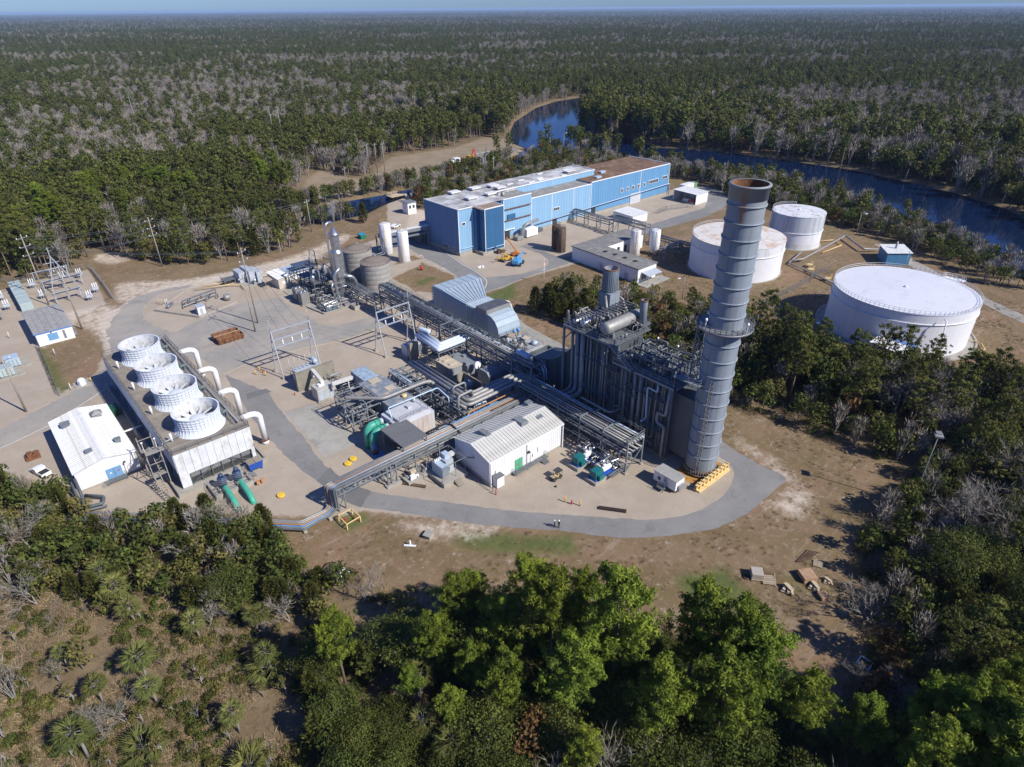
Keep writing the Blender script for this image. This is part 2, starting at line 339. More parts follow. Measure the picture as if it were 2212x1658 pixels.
def ground_material():
    m = bpy.data.materials.new('ground'); m.use_nodes = True; t = m.node_tree; N = t.nodes; L = t.links
    b = N['Principled BSDF']; b.inputs['Roughness'].default_value = .95; b.inputs['Specular IOR Level'].default_value = .15
    geo = N.new('ShaderNodeNewGeometry')
    def noise(s, d=6, r=.65):
        n = N.new('ShaderNodeTexNoise'); n.inputs['Scale'].default_value = s; n.inputs['Detail'].default_value = d; n.inputs['Roughness'].default_value = r
        L.new(geo.outputs['Position'], n.inputs['Vector']); return n.outputs['Fac']
    def rng_(src, a, b_, c=0., d=1.):
        r = N.new('ShaderNodeMapRange'); r.interpolation_type = 'SMOOTHSTEP'
        for i, x in enumerate((a, b_, c, d)): r.inputs[i+1].default_value = x
        L.new(src, r.inputs[0]); return r.outputs[0]
    def mix(f, A, B):
        x = N.new('ShaderNodeMix'); x.data_type = 'RGBA'
        for s, v in (('Factor', f), ('A', A), ('B', B)):
            if isinstance(v, (tuple, float, int)): x.inputs[s].default_value = (*v, 1) if isinstance(v, tuple) else v
            else: L.new(v, x.inputs[s])
        return x.outputs['Result']
    def math_(op, a, b_):
        x = N.new('ShaderNodeMath'); x.operation = op
        for i, v in enumerate((a, b_)):
            if isinstance(v, (int, float)): x.inputs[i].default_value = v
            else: L.new(v, x.inputs[i])
        return x.outputs[0]
    nL, nM, nS, nF = noise(.018, 5), noise(.11, 8, .7), noise(.7, 8, .75), noise(4.5, 6, .7)
    def zone(src, w=.06, k=.16):
        j = math_('ADD', src, math_('MULTIPLY', math_('SUBTRACT', nM, .5), k*1.6)); j = math_('ADD', j, math_('MULTIPLY', math_('SUBTRACT', nS, .5), k*1.3))
        return rng_(j, .5-w, .5+w)
    a = N.new('ShaderNodeVertexColor'); a.layer_name = 'zone_a'; b2 = N.new('ShaderNodeVertexColor'); b2.layer_name = 'zone_b'
    sa = N.new('ShaderNodeSeparateColor'); L.new(a.outputs['Color'], sa.inputs[0]); sb = N.new('ShaderNodeSeparateColor'); L.new(b2.outputs['Color'], sb.inputs[0])
    # brown winter grass with bare sandy scuffs and mossy green
    grass = mix(rng_(nM, .38, .62), (.215,.150,.088), (.165,.118,.062))
    grass = mix(rng_(nS, .50, .66, 0, .85), grass, (.31,.23,.155)); grass = mix(rng_(noise(1.9, 8, .8), .54, .68, 0, .75), grass, (.12,.082,.045)); grass = mix(rng_(noise(.035, 5, .6), .5, .62, 0, .6), grass, (.26,.165,.105))
    grass = mix(rng_(noise(.05, 7, .7), .5, .72, 0, .6), grass, (.150,.130,.050))
    mp = N.new('ShaderNodeMapping'); mp.inputs['Rotation'].default_value = (0,0,.75); mp.inputs['Scale'].default_value = (.10,1.25,1); L.new(geo.outputs['Position'], mp.inputs['Vector'])
    st = N.new('ShaderNodeTexNoise'); st.inputs['Scale'].default_value = 1.; st.inputs['Detail'].default_value = 8; st.inputs['Roughness'].default_value = .75; L.new(mp.outputs[0], st.inputs['Vector'])
    grass = mix(math_('MULTIPLY', rng_(st.outputs['Fac'], .52, .66, 0, .5), rng_(noise(.04, 4, .6), .44, .60)), grass, (.40,.345,.28))
    grass = mix(rng_(noise(.33, 9, .85), .57, .64, 0, .8), grass, (.47,.42,.36)); grass = mix(rng_(noise(.8, 9, .85), .58, .66, 0, .7), grass, (.095,.066,.036))
    gravel = mix(rng_(nM, .35, .65), (.425,.365,.295), (.37,.31,.245))
    gravel = mix(rng_(nF, .45, .75, 0, .6), gravel, (.30,.24,.185))
    gravel = mix(rng_(nS, .58, .76, 0, .6), gravel, (.56,.49,.41))
    gravel = mix(rng_(noise(.06, 6), .52, .72, 0, .5), gravel, (.34,.285,.225)); gravel = mix(rng_(noise(1.6, 9, .85), .56, .70, 0, .6), gravel, (.27,.215,.16)); gravel = mix(rng_(noise(.21, 9, .8), .61, .70, 0, .55), gravel, (.24,.20,.16))
    sand = mix(rng_(nS, .35, .7), (.56,.47,.375), (.64,.58,.50))
    sand = mix(rng_(nM, .5, .7, 0, .5), sand, (.44,.33,.22))
    green = mix(rng_(nS, .4, .65), (.065,.105,.028), (.13,.14,.04))
    field = mix(rng_(nM, .35, .65), (.30,.235,.165), (.235,.19,.125)); field = mix(rng_(nS, .5, .7, 0, .5), field, (.19,.17,.10))
    floor = mix(rng_(nM, .36, .64), (.165,.118,.068), (.235,.175,.105)); floor = mix(rng_(nS, .48, .66, 0, .8), floor, (.085,.075,.035)); floor = mix(rng_(nF, .52, .72, 0, .8), floor, (.27,.205,.135)); floor = mix(rng_(noise(14., 5, .8), .55, .7, 0, .6), floor, (.06,.05,.028))
    canopy = mix(rng_(noise(.0016, 6, .6), .47, .55), (.030,.042,.020), (.115,.105,.088)); canopy = mix(rng_(noise(.012, 8, .75), .45, .65, 0, .6), canopy, (.022,.032,.015))
    ln = N.new('ShaderNodeVectorMath'); ln.operation = 'LENGTH'; L.new(geo.outputs['Position'], ln.inputs[0])
    floor = mix(rng_(ln.outputs['Value'], 500., 1000.), floor, canopy)
    c = grass
    c = mix(math_('MULTIPLY', zone(a.outputs['Alpha'], .2, .3), .85), c, green)
    c = mix(zone(sb.outputs[0], .05), c, field)
    c = mix(zone(sa.outputs[0], .05, .2), c, gravel)
    c = mix(math_('MULTIPLY', zone(sa.outputs[1], .18, .4), rng_(noise(.45, 8, .8), .36, .6, .25, .9)), c, sand)
    c = mix(math_('SUBTRACT', 1., zone(sa.outputs[2], .08, .2)), c, floor)
    c = mix(rng_(sb.outputs[1], .40, .56), c, (.055,.052,.03))
    L.new(c, b.inputs['Base Color'])
    bp = N.new('ShaderNodeBump'); bp.inputs['Strength'].default_value = .5; bp.inputs['Distance'].default_value = .25
    L.new(math_('ADD', nS, math_('MULTIPLY', nF, .5)), bp.inputs['Height']); L.new(bp.outputs[0], b.inputs['Normal'])
    return m
gme.materials.append(ground_material())
go = bpy.data.objects.new('ground', gme); COL.objects.link(go); tag(go, None, None, kind='structure')
# water
def water_mat():
    m = bpy.data.materials.new('river_water'); m.use_nodes = True; t = m.node_tree; b = t.nodes['Principled BSDF']
    b.inputs['Base Color'].default_value = (.003,.012,.045,1); b.inputs['Roughness'].default_value = .06; b.inputs['IOR'].default_value = 1.33; b.inputs['Specular IOR Level'].default_value = .5
    tc = t.nodes.new('ShaderNodeNewGeometry'); n = t.nodes.new('ShaderNodeTexNoise'); n.inputs['Scale'].default_value = .35; n.inputs['Detail'].default_value = 4
    bp = t.nodes.new('ShaderNodeBump'); bp.inputs['Strength'].default_value = .12; bp.inputs['Distance'].default_value = .3
    t.links.new(tc.outputs['Position'], n.inputs['Vector']); t.links.new(n.outputs['Fac'], bp.inputs['Height']); t.links.new(bp.outputs[0], b.inputs['Normal'])
    return m
wm = water_mat()
def sheet(name, polys, z, m):
    import mathutils
    mb = MB()
    for poly in polys:
        tris = mathutils.geometry.tessellate_polygon([[Vector((x, y, 0)) for x, y in poly]])
        vs = [(x, y, z) for x, y in poly]; fs = []
        for tr in tris:
            a, b, c = (Vector(vs[i]) for i in tr)
            fs.append(tuple(tr) if (b-a).cross(c-a).z > 0 else tuple(tr)[::-1])
        mb.add(vs, fs)
    return structure(name, mb, m)
def rough(poly, step=1.2, j=.22, seed=1, closed=True):
    """subdivide an outline and fray it a little, like a worn asphalt edge"""
    r = random.Random(seed); out = []; n = len(poly)
    for i in range(n if closed else n-1):
        a, b = poly[i], poly[(i+1)%n]; l = hypot(b[0]-a[0], b[1]-a[1]); k = max(1, int(l/step))
        for t in range(k):
            f = t/k; out.append((a[0]+(b[0]-a[0])*f+r.gauss(0, j), a[1]+(b[1]-a[1])*f+r.gauss(0, j)))
    return out
def spline(pts, n=6):
    out = []; P = [pts[0]]+list(pts)+[pts[-1]]
    for i in range(1, len(P)-2):
        p0, p1, p2, p3 = P[i-1:i+3]
        for k in range(n):
            t = k/n; out.append(tuple(.5*((2*p1[c]) + (-p0[c]+p2[c])*t + (2*p0[c]-5*p1[c]+4*p2[c]-p3[c])*t*t + (-p0[c]+3*p1[c]-3*p2[c]+p3[c])*t**3) for c in (0,1)))
    return out+[tuple(pts[-1])]
sheet('river_water', [RIVER], -.75, wm); sheet('canal_water', [CANAL], -.8, wm)
def paving(name, col, worn, crack=(.07,.068,.065)):
    m = bpy.data.materials.new(name); m.use_nodes = True; t = m.node_tree; N = t.nodes; L = t.links; b = N['Principled BSDF']; b.inputs['Roughness'].default_value = .92; b.inputs['Specular IOR Level'].default_value = .2
    geo = N.new('ShaderNodeNewGeometry'); out = None
    def noi(s_, d=7, r_=.7, st=(1,1,1)):
        mp = N.new('ShaderNodeMapping'); mp.inputs['Scale'].default_value = st; L.new(geo.outputs['Position'], mp.inputs['Vector']); n = N.new('ShaderNodeTexNoise'); n.inputs['Scale'].default_value = s_; n.inputs['Detail'].default_value = d; n.inputs['Roughness'].default_value = r_; L.new(mp.outputs[0], n.inputs['Vector']); return n.outputs['Fac']
    def lay(f, a, b_, amt, A, B):
        r = N.new('ShaderNodeMapRange'); r.inputs[1].default_value = a; r.inputs[2].default_value = b_; r.inputs[4].default_value = amt; L.new(f, r.inputs[0]); x = N.new('ShaderNodeMix'); x.data_type = 'RGBA'; L.new(r.outputs[0], x.inputs['Factor'])
        for s_, v in (('A',A),('B',B)):
            if isinstance(v, tuple): x.inputs[s_].default_value = (*v,1)
            else: L.new(v, x.inputs[s_])
        return x.outputs['Result']
    c = lay(noi(.08), .42, .62, .8, col, worn); c = lay(noi(.5,8,.75), .52, .72, .5, c, worn); c = lay(noi(.23,5,.6), .60, .68, .55, c, tuple(k*.72 for k in col)); c = lay(noi(5.,4,.8), .5, .75, .35, c, tuple(k*.6 for k in col))
    vo = N.new('ShaderNodeTexVoronoi'); vo.feature = 'DISTANCE_TO_EDGE'; vo.inputs['Scale'].default_value = .19; wv = N.new('ShaderNodeVectorMath'); wv.operation = 'ADD'; n3 = N.new('ShaderNodeTexNoise'); n3.inputs['Scale'].default_value = .4; L.new(geo.outputs['Position'], n3.inputs['Vector']); sc_ = N.new('ShaderNodeVectorMath'); sc_.operation = 'SCALE'; sc_.inputs['Scale'].default_value = 3.; L.new(n3.outputs['Color'], sc_.inputs[0]); L.new(geo.outputs['Position'], wv.inputs[0]); L.new(sc_.outputs[0], wv.inputs[1]); L.new(wv.outputs[0], vo.inputs['Vector'])
    c = lay(vo.outputs['Distance'], .010, .003, .28, c, crack); L.new(c, b.inputs['Base Color']); return m
asphalt = paving('asphalt', (.205,.202,.196), (.27,.262,.25))
asphalt2 = paving('old_asphalt', (.29,.275,.25), (.39,.35,.30), (.13,.12,.11))
asphalt3 = mat('dark_asphalt', (.155,.155,.157), .9, var=.14, scale=.25, second=(.19,.185,.18), amt=.3, sscale=.3, bump=.2)
padc = paving('pad_concrete', (.30,.29,.255), (.42,.40,.36), (.16,.15,.13))
inn = [(-17.4,62.9),(-18.5,54),(-19.4,40),(-20.6,28),(-20.2,19.5),(-18,14.4),(-12.6,6.6),(-7.1,-.5),(-1.7,-7.6),(5.5,-15.7),(11.1,-21.9),(16.8,-27.4),(22.5,-30.5),(27.7,-31.6),(32.5,-31.5),(37.4,-30),(39.6,-28.4),(41,-25.8),(41.6,-22),(44,-14),(48,0)]
outr = [(54,-4),(50,-12),(46.6,-21),(45.2,-28),(44.8,-32),(44.7,-37),(38.5,-37.4),(32.1,-37.4),(26.2,-36.7),(21.8,-35.3),(15.1,-31.4),(10.7,-28.2),(6.3,-23.7),(2.4,-18.7),(-7.4,-7.7),(-12.5,-.7),(-17.8,6.6),(-21.5,11.5),(-23.2,15.5),(-24.2,23.8),(-25,32.5),(-25.2,49.9),(-22.9,71.2),(-22,80)]
sheet('loop_road', [rough(spline(inn, 4)+spline(outr, 4), 1.0, .1, 2)], .006, asphalt)
sweep = [(-95,90),(-68.5,88.5),(-59,92.6),(-52,96.5),(-46,99.8),(-41.5,108),(-39.8,117),(-38,129),(-34,137),(-29.5,145),(-24,151),(-17,151.5),(-8,149.5),(-7,147.2),(-16.8,147.9),(-21.6,144.5),(-26,137.8),(-27.3,130.2),(-26.6,122.5),(-23.8,113.5),(-16.9,117.1),(-8,121.3),(2,121.5),(10,118.5),(9.5,111),(9.7,100),(10,92),(11.5,87.8),(15.5,86),(22.6,84.9),(29,84),(29,76.5),(21.5,77),(12.5,76.5),(-1.7,79.6),(-14,81.3),(-22.5,79),(-23.2,92),(-26,94.5),(-44,94.6),(-47,91),(-52.5,87),(-59.7,82.4),(-69.5,78.9),(-95,72)]
sheet('plant_road', [rough(sweep, .8, .3, 3)], .010, asphalt2)
sheet('road_patch', [rough([(-21.6,66.2),(-17,65.4),(-16.6,63),(-22.4,63.6)], 1, .06, 4), rough([(-24.2,24.5),(-20.3,26.5),(-20.2,19.5),(-17.8,14.2),(-21.8,11.6),(-23.2,15.5)], 1, .06, 5)], .014, asphalt3)
sheet('concrete_pad', [[(-18.1,52.3),(-11.6,51.4),(-10.8,36),(-11.4,30.2),(-19.5,30.1)]], .014, padc)
blueroad = [(70,150),(73,141),(77.3,127),(75.5,113),(73.4,104),(72,94.6),(70.5,86.5),(75,83.8),(81.5,80.6),(93,79.9),(98.3,83.9),(101,91),(101.3,103.4),(104.3,103.4),(104,91),(103,84.2),(109,80.2),(148,80),(166,79),(189,77.4),(207,80),(220,86),(233,97),(238,109),(232,112),(224,100),(212,92),(200,86),(170,86.6),(150,86),(146,82.5),(112,83.4),(107,79),(106,76.5),(91,76.6),(79,76.8),(69.6,75.4),(62,75.6),(55,79),(57,85),(62.2,91),(64.4,97),(65.7,106.9),(66,117),(68.3,131),(66,144)]
sheet('building_road', [rough(blueroad, 1.5, .12, 6)], .010, asphalt)
sheet('duct_slab', [rough([(57.4,58),(54.6,49.4),(53.4,30.7),(47,24),(44,30),(49,46),(50,58)], 2, .05, 7)], .008, padc)
sheet('tank_road', [rough([(150,-75),(160,-62),(168,-47),(178,-30),(190,-14),(206,8),(204,12),(186,-10),(174,-27),(164,-44),(155,-60),(145,-75)], 2, .1, 8)], .008, asphalt2)
sheet('field_road', [rough([(60,222),(95,226.5),(124,229),(161,230.5),(185,232),(215,238),(232,250),(236,262),(226,258),(212,243),(185,236.5),(161,234.5),(124,232.8),(95,230),(60,226)], 2, .3, 9)], .008, mat('gravel_road', (.23,.22,.205), .9, var=.2, scale=.2))
# painted lines and arrows
def strip(pts, w, z, m, name='road_marking'):
    pts = spline(pts, 5); mb = MB(); L = []; R = []
    for i, p in enumerate(pts):
        a = pts[max(i-1,0)]; b = pts[min(i+1,len(pts)-1)]; d = hypot(b[0]-a[0], b[1]-a[1]) or 1; nx_, ny_ = -(b[1]-a[1])/d*w/2, (b[0]-a[0])/d*w/2
        L.append((p[0]+nx_, p[1]+ny_, z)); R.append((p[0]-nx_, p[1]-ny_, z))
    n = len(pts); mb.add(L+R, [(n+i, n+i+1, i+1, i) for i in range(n-1)]); return structure(name, mb, m)
lw = mat('white_road_paint', (.62,.60,.56), .8, var=.15, second=(.3,.28,.26), amt=.35, sscale=2); ly = mat('cream_road_paint', (.60,.47,.26), .8, var=.15, second=(.4,.36,.3), amt=.4, sscale=1)
kerb = mat('kerb_concrete', (.47,.44,.39), .9, var=.15)
strip([(76.8,125),(74.6,112),(72.6,103),(71.3,93),(69.5,86),(67,82),(63,79),(59,78.4)], .28, .016, lw)
strip([(58,78.2),(66,75.9),(79,76.9),(92,76.8),(106,76.7)], .22, .016, ly)
strip([(-95,72.6),(-69.5,79.6),(-59.5,83.1),(-52.6,87.7),(-47,91.6),(-44,94.9)], .25, .016, lw)
strip([(-22,79.5),(-13.5,81.1),(-1.7,79.4),(12,76.3),(22,76.8)], .3, .016, ly)
def arrow(x, y, a):
    c, s = cos(a), sin(a); pts = [(-1.6,-.12),(.3,-.12),(.3,-.5),(1.6,0),(.3,.5),(.3,.12),(-1.6,.12)]
    mb = MB().add([(x+p*c-q_*s, y+p*s+q_*c, .018) for p, q_ in pts], [(0,1,5,6),(2,3,4)]); structure('road_arrow', mb, lw)
for x, y, a in ((66.8,120,1.5),(64.8,103,1.5),(66,89.5,1.2),(90,78.6,0),(158,82,3.1)): arrow(x, y, a)
# ---------------- buildings ----------------
def clad(parent, p0, d, out, length, pitch, z0, top, m, name='wall_panel', skip=(), th=.07, rib=.09):
    """upright steel sheets side by side, each with a standing rib; d = direction along the wall, out = outward normal.
    top is a height or a function of the distance along the wall; skip holds (s0, s1, za, zb) openings kept clear"""
    n = max(1, round(length/pitch)); p = length/n; shared = {}
    d = Vector((*d, 0)); o = Vector((*out, 0)); rz = atan2(d.y, d.x); base = wloc(parent)
    for i in range(n):
        s0, s1 = i*p, (i+1)*p; t0 = top(s0) if callable(top) else top; t1 = top(s1) if callable(top) else top
        spans = [(z0, None)]
        for a, b, za, zb in skip:
            if a < (s0+s1)/2 < b: spans = ([(z0, za)] if za > z0+.05 else []) + [(zb, None)]
        for za, zb in spans:
            h0 = (t0 if zb is None else zb)-za; h1 = (t1 if zb is None else zb)-za
            key = (round(h0, 2), round(h1, 2))
            if key not in shared:
                mb = MB(); side = -1 if (-d.y*o.x + d.x*o.y) < 0 else 1
                e = p*.012
                mb.prism([(e, 0), (p-e, 0), (p-e, th*side), (e, th*side)], 0, [h0, h1, h1, h0] if side > 0 else [h0, h1, h1, h0][::-1])
                mb.prism([(p-rib-e, th*side), (p-e, th*side), (p-e, (th+.05)*side), (p-rib-e, (th+.05)*side)], 0, [h1]*4)
                shared[key] = mb.mesh(name, m)
            q = Vector(p0)+d*s0; place(shared[key], name, parent, (q.x-base.x, q.y-base.y, za-base.z), rz)
def roofpanels(parent, p0, d, length, pitch, run, rise, m, name='roof_panel', th=.07, rib=.12):
    """standing-seam sheets; d along the eave, run = 2D vector from eave to ridge"""
    n = max(1, round(length/pitch)); p = length/n; d = Vector((*d, 0)); r = Vector((run[0], run[1], rise)); base = wloc(parent)
    mb = MB(); e = .012*p
    def slab(a, b, t0, t1):
        A = d*a+Vector((0,0,t0)); B = d*b+Vector((0,0,t0)); u = Vector((0,0,t1-t0))
        mb.extrude([A, B, B+r, A+r], u)
    slab(e, p-e, 0, th); slab(p-rib, p-e, th, th+.09)
    me = mb.mesh(name, m)
    for i in range(n):
        q = Vector(p0)+d*p*i; place(me, name, parent, tuple(q-base))
def rail_part(parent, pts, m=steel, name='handrail', **k): return rail(MB(), pts, **k).build(name, m, parent)
doorgreen = mat('door_green', (.10,.38,.22), .5, var=.08, second=(.3,.34,.25), amt=.2)
doorblue = mat('door_blue', (.16,.33,.56), .5, var=.08)
signw = mat('sign_white', (.84,.84,.83), .5, var=.03)

cream_roof = mat('cream_roof_steel', (.57,.565,.525), .5, var=.08, second=(.42,.40,.35), amt=.4, sscale=.7, rand=.05)
# white steel building in the middle of the plant
B = thing('steel_building', 'white ribbed steel building with green double door beside the pipe racks', 'building', (9.8, 5.4, 0))
L1, W1, EV, RD = 19.6, 10.8, 5.9, 7.25
MB().box(0,0,0,L1,W1,.45).build('foundation', conc, B)
MB().prism([(.1,.1),(L1-.1,.1),(L1-.1,W1-.1),(.1,W1-.1)], .45, EV).extrude([(.1,.1,EV-.01),(.1,W1-.1,EV-.01),(.1,W1/2,RD-.06)], (L1-.2,0,0)).build('wall', whitewall, B)
gab = lambda s: EV+(RD-EV)*(1-abs(s-W1/2)/(W1/2))-.03
clad(B, (0,.1,0), (1,0), (0,-1), L1, .56, .5, EV-.02, whitewall, skip=((6.5,8.45,.5,3.0),(10.6,11.7,.5,2.9)))
clad(B, (.1,0,0), (0,1), (-1,0), W1, .9, .5, gab, whitewall); clad(B, (L1-.1,0,0), (0,1), (1,0), W1, .9, .5, gab, whitewall)
roofpanels(B, (-.25,-.25,EV), (1,0), L1+.5, .75, (0, W1/2+.25), RD-EV+.06, cream_roof)
roofpanels(B, (-.25,W1+.25,EV), (1,0), L1+.5, .75, (0,-W1/2-.25), RD-EV+.06, cream_roof)
MB().extrude([(-.27,W1/2-.35,RD+.11),(-.27,W1/2+.35,RD+.11),(-.27,W1/2,RD+.2)], (L1+.54,0,0)).build('ridge_cap', cream_roof, B)
MB().box(-.25,-.42,EV-.2,L1+.25,-.26,EV-.02).build('gutter', white, B)
for x in (-.06, L1-.1): MB().box(x,-.42,.1,x+.16,-.2,EV-.2).build('downspout', white, B)
MB().box(9.55,-.1,.4,9.68,-.05,EV-.2).build('downspout', steel, B)
dr = MB().box(6.5,-.12,.5,7.46,.1,3.0).build('door', doorgreen, B); MB().box(7.3,-.17,1.5,7.38,-.12,1.75).build('handle', steel, dr)
MB().box(6.85,-.135,1.7,7.1,-.12,1.95).build('notice', red, dr)
MB().box(7.5,-.12,.5,8.45,.1,3.0).build('door', doorgreen, B)
dr = MB().box(10.65,-.1,.5,11.65,.1,2.85).build('door', white, B); MB().box(11.05,-.13,1.7,11.25,-.1,2.3).build('pane', glass, dr)
MB().box(9.75,-.5,3.3,10.25,-.05,3.6).build('lamp', dark, B)
for x in (1.4, 12.7): MB().box(x,-.18,2.2,x+2.3,-.13,3.3).build('sign_panel', signw, B)
for x, y, w_, l_ in ((3.2,W1/2-.3,2.6,1.9),(11.2,W1/2-1.9,2.6,2.3)):
    z = RD-.15
    v = MB().extrude([(x,y,z-.55),(x+l_,y,z-.55),(x+l_-.35,y,z+.62),(x+.35,y,z+.62)], (0,w_,0)).build('ridge_vent', midsteel, B)
    for k in range(4): MB().box(x+.3,y+.25+k*.65,z+.62,x+l_-.3,y+.31+k*.65,z+.68).build('seam', steel, v)
for x, y in ((18.2,8.9),(16.0,3.3)): MB().box(x,y,6.1,x+1.3,y+1.1,7.0).prism([(x-.1,y-.1),(x+1.4,y-.1),(x+1.4,y+1.2),(x-.1,y+1.2)],7.0,7.12).build('roof_vent', midsteel, B)
P = thing('entry_platform', 'grey grated landing with steps along the white steel building', 'platform', (9.5,-.9,0))
MB().box(5.6,-1.2,.42,13.6,-.1,.5).build('deck', grating, P); rail_part(P, [(5.7,-.15,.5),(5.7,-1.15,.5),(12.2,-1.15,.5)])
for k in range(4): MB().box(12.6+.0,-1.3-.32*(k+1),.42-.12*(k+1),14.0,-1.2-.32*k,.47-.12*(k+1)).build('step', grating, P)
rail_part(P, [(14.6,-.15,.5),(14.6,-1.15,.5)]); MB().box(13.5,-1.2,.42,14.7,-.1,.5).build('deck', grating, P)
for x in (6,9,13.3): MB().box(x,-1.1,0,x+.15,-.95,.42).build('leg', grating, P)
# equipment hut at its corner
B2 = thing('equipment_hut', 'small white hut with white door at the corner of the steel building', 'hut', (1.5,-.8,0))
MB().box(.6,-1.5,.1,2.4,.3-.5,2.4).build('wall', whitewall, B2)
for k in range(4): MB().extrude([(.5+k*.5,-1.6,2.42),(.97+k*.5,-1.6,2.42),(.97+k*.5,-.1,2.5),(.5+k*.5,-.1,2.5)], (0,0,.08)).build('roof_panel', grating, B2)
d = MB().box(1.0,-1.56,.2,2.1,-1.5,2.2).build('door', signw, B2); MB().box(1.95,-1.6,1.1,2.03,-1.56,1.25).build('handle', dark, d)
MB().box(.5,-1.6,0,2.5,-.1,.1).build('slab', conc, B2)

# pump house on the left
B = thing('pump_house', 'white gabled steel pump house with blue double door by the cooling tower', 'building', (-54.3,63,0))
x0, x1, y0, y1, EV, RD = -59.7, -48.9, 51.6, 75.2, 4.3, 5.5; xm = (x0+x1)/2
MB().box(x0,y0,0,x1,y1,.35).build('foundation', conc, B)
MB().prism([(x0+.1,y0+.1),(x1-.1,y0+.1),(x1-.1,y1-.1),(x0+.1,y1-.1)], .35, EV).extrude([(x0+.1,y0+.1,EV-.01),(x1-.1,y0+.1,EV-.01),(xm,y0+.1,RD-.06)], (0,y1-y0-.2,0)).build('wall', whitewall, B)
gab = lambda s: EV+(RD-EV)*(1-abs(s-(x1-x0)/2)/((x1-x0)/2))-.03
clad(B, (x0,y0+.1,0), (1,0), (0,-1), x1-x0, .42, .4, gab, whitewall, skip=((4.9,7.6,.4,2.75),)); clad(B, (x0+.1,y0,0), (0,1), (-1,0), y1-y0, 1.2, .4, EV, whitewall); clad(B, (x1-.1,y0,0), (0,1), (1,0), y1-y0, 1.2, .4, EV, whitewall)
roofpanels(B, (x0-.25,y0-.2,EV), (0,1), y1-y0+.4, .66, (xm-x0+.25,0), RD-EV+.05, whiteroof); roofpanels(B, (x1+.25,y0-.2,EV), (0,1), y1-y0+.4, .66, (xm-x1-.25,0), RD-EV+.05, whiteroof)
MB().extrude([(xm-.35,y0-.22,RD+.1),(xm+.35,y0-.22,RD+.1),(xm,y0-.22,RD+.2)], (0,y1-y0+.44,0)).build('ridge_cap', whiteroof, B)
for k, (a, b) in enumerate(((4.9,6.25),(6.3,7.6))):
    d = MB().box(x0+a,y0-.1,.4,x0+b,y0+.1,2.75).build('door', doorblue, B); MB().box(x0+(b-.15 if k == 0 else a+.1),y0-.15,1.4,x0+(b-.05 if k == 0 else a+.2),y0-.1,1.7).build('handle', steel, d)
    MB().box(x0+a+.55,y0-.12,1.65,x0+a+.9,y0-.1,1.9).build('notice', red if k else signw, d)
MB().box(x0+8.2,y0-.2,3.0,x0+8.6,y0-.02,3.25).build('lamp', dark, B)
for x, y, s in ((-57.4,70.4,1.5),(-55.9,56.3,1.1),(-50.6,57.0,1.0)): MB().box(x-s/2,y-s/2,4.6,x+s/2,y+s/2,5.5).prism([(x-s*.6,y-s*.6),(x+s*.6,y-s*.6),(x+s*.6,y+s*.6),(x-s*.6,y+s*.6)],5.5,5.62).build('roof_vent', midsteel, B)
MB().box(-52.3,69.5,4.7,-50.7,71.1,5.7).add([(-52.6,69.2,5.7),(-50.4,69.2,5.7),(-50.4,71.4,5.7),(-52.6,71.4,5.7),(-51.5,70.3,6.5)],[(0,1,4),(1,2,4),(2,3,4),(3,0,4),(3,2,1,0)]).build('roof_hood', alud, B)
P = thing('loading_platform', 'grey steel landing with steps under the blue double door', 'platform', (-53.5,50.6,0))
MB().box(-55.4,50.0,.45,-51.6,51.4,.52).box(-55.3,50.1,0,-55.1,50.3,.45).box(-51.9,50.1,0,-51.7,50.3,.45).build('deck', grating, P); rail_part(P, [(-55.3,50.05,.52),(-51.7,50.05,.52),(-51.7,51.2,.52)], m=alud)
for k in range(3): MB().box(-55.7-.3*k,50.1,.3-.13*k,-55.42-.3*k,51.2,.36-.13*k).build('step', alud, P)

# control building far left
B = thing('control_building', 'small white control building with grey flat roof and blue shutter', 'building', (-50,139.5,0))
x0, x1, y0, y1, H = -54.3, -45.6, 129.6, 149.4, 3.8
MB().box(x0,y0,0,x1,y1,H).build('wall', white, B)
gr = mat('grey_roofing', (.30,.29,.275), .9, var=.15, second=(.38,.37,.35), amt=.5, sscale=.8, rand=.06)
for k in range(6):
    w_ = (x1-x0+.8)/6; MB().box(x0-.4+k*w_+.03,y0-.3,H+.12,x0-.4+(k+1)*w_-.03,y1+.3,H+.2).build('roof_panel', gr, B)
MB().box(x0-.42,y0-.32,H-.15,x1+.42,y1+.32,H+.12).build('fascia', mat('fascia_blue', (.10,.25,.55), .5, var=.08), B)
MB().box(x0+2.6,y0-.06,1.0,x0+5.0,y0,3.0).build('shutter', doorblue, B)
lv = MB().box(x0+6.2,y0-.05,.6,x0+6.8,y0,3.1).build('louvre', steel, B)
for k in range(6): MB().box(x0+6.2,y0-.1,.75+k*.4,x0+6.8,y0-.05,.9+k*.4).build('slat', steel, lv)
MB().box(x0+3.5,y0-.25,3.15,x0+3.75,y0,3.4).build('lamp', dark, B)
MB().box(x1+.02,y0+1,.3,x1+.8,y0+2.2,1.6).build('cooling_unit', steel, B)

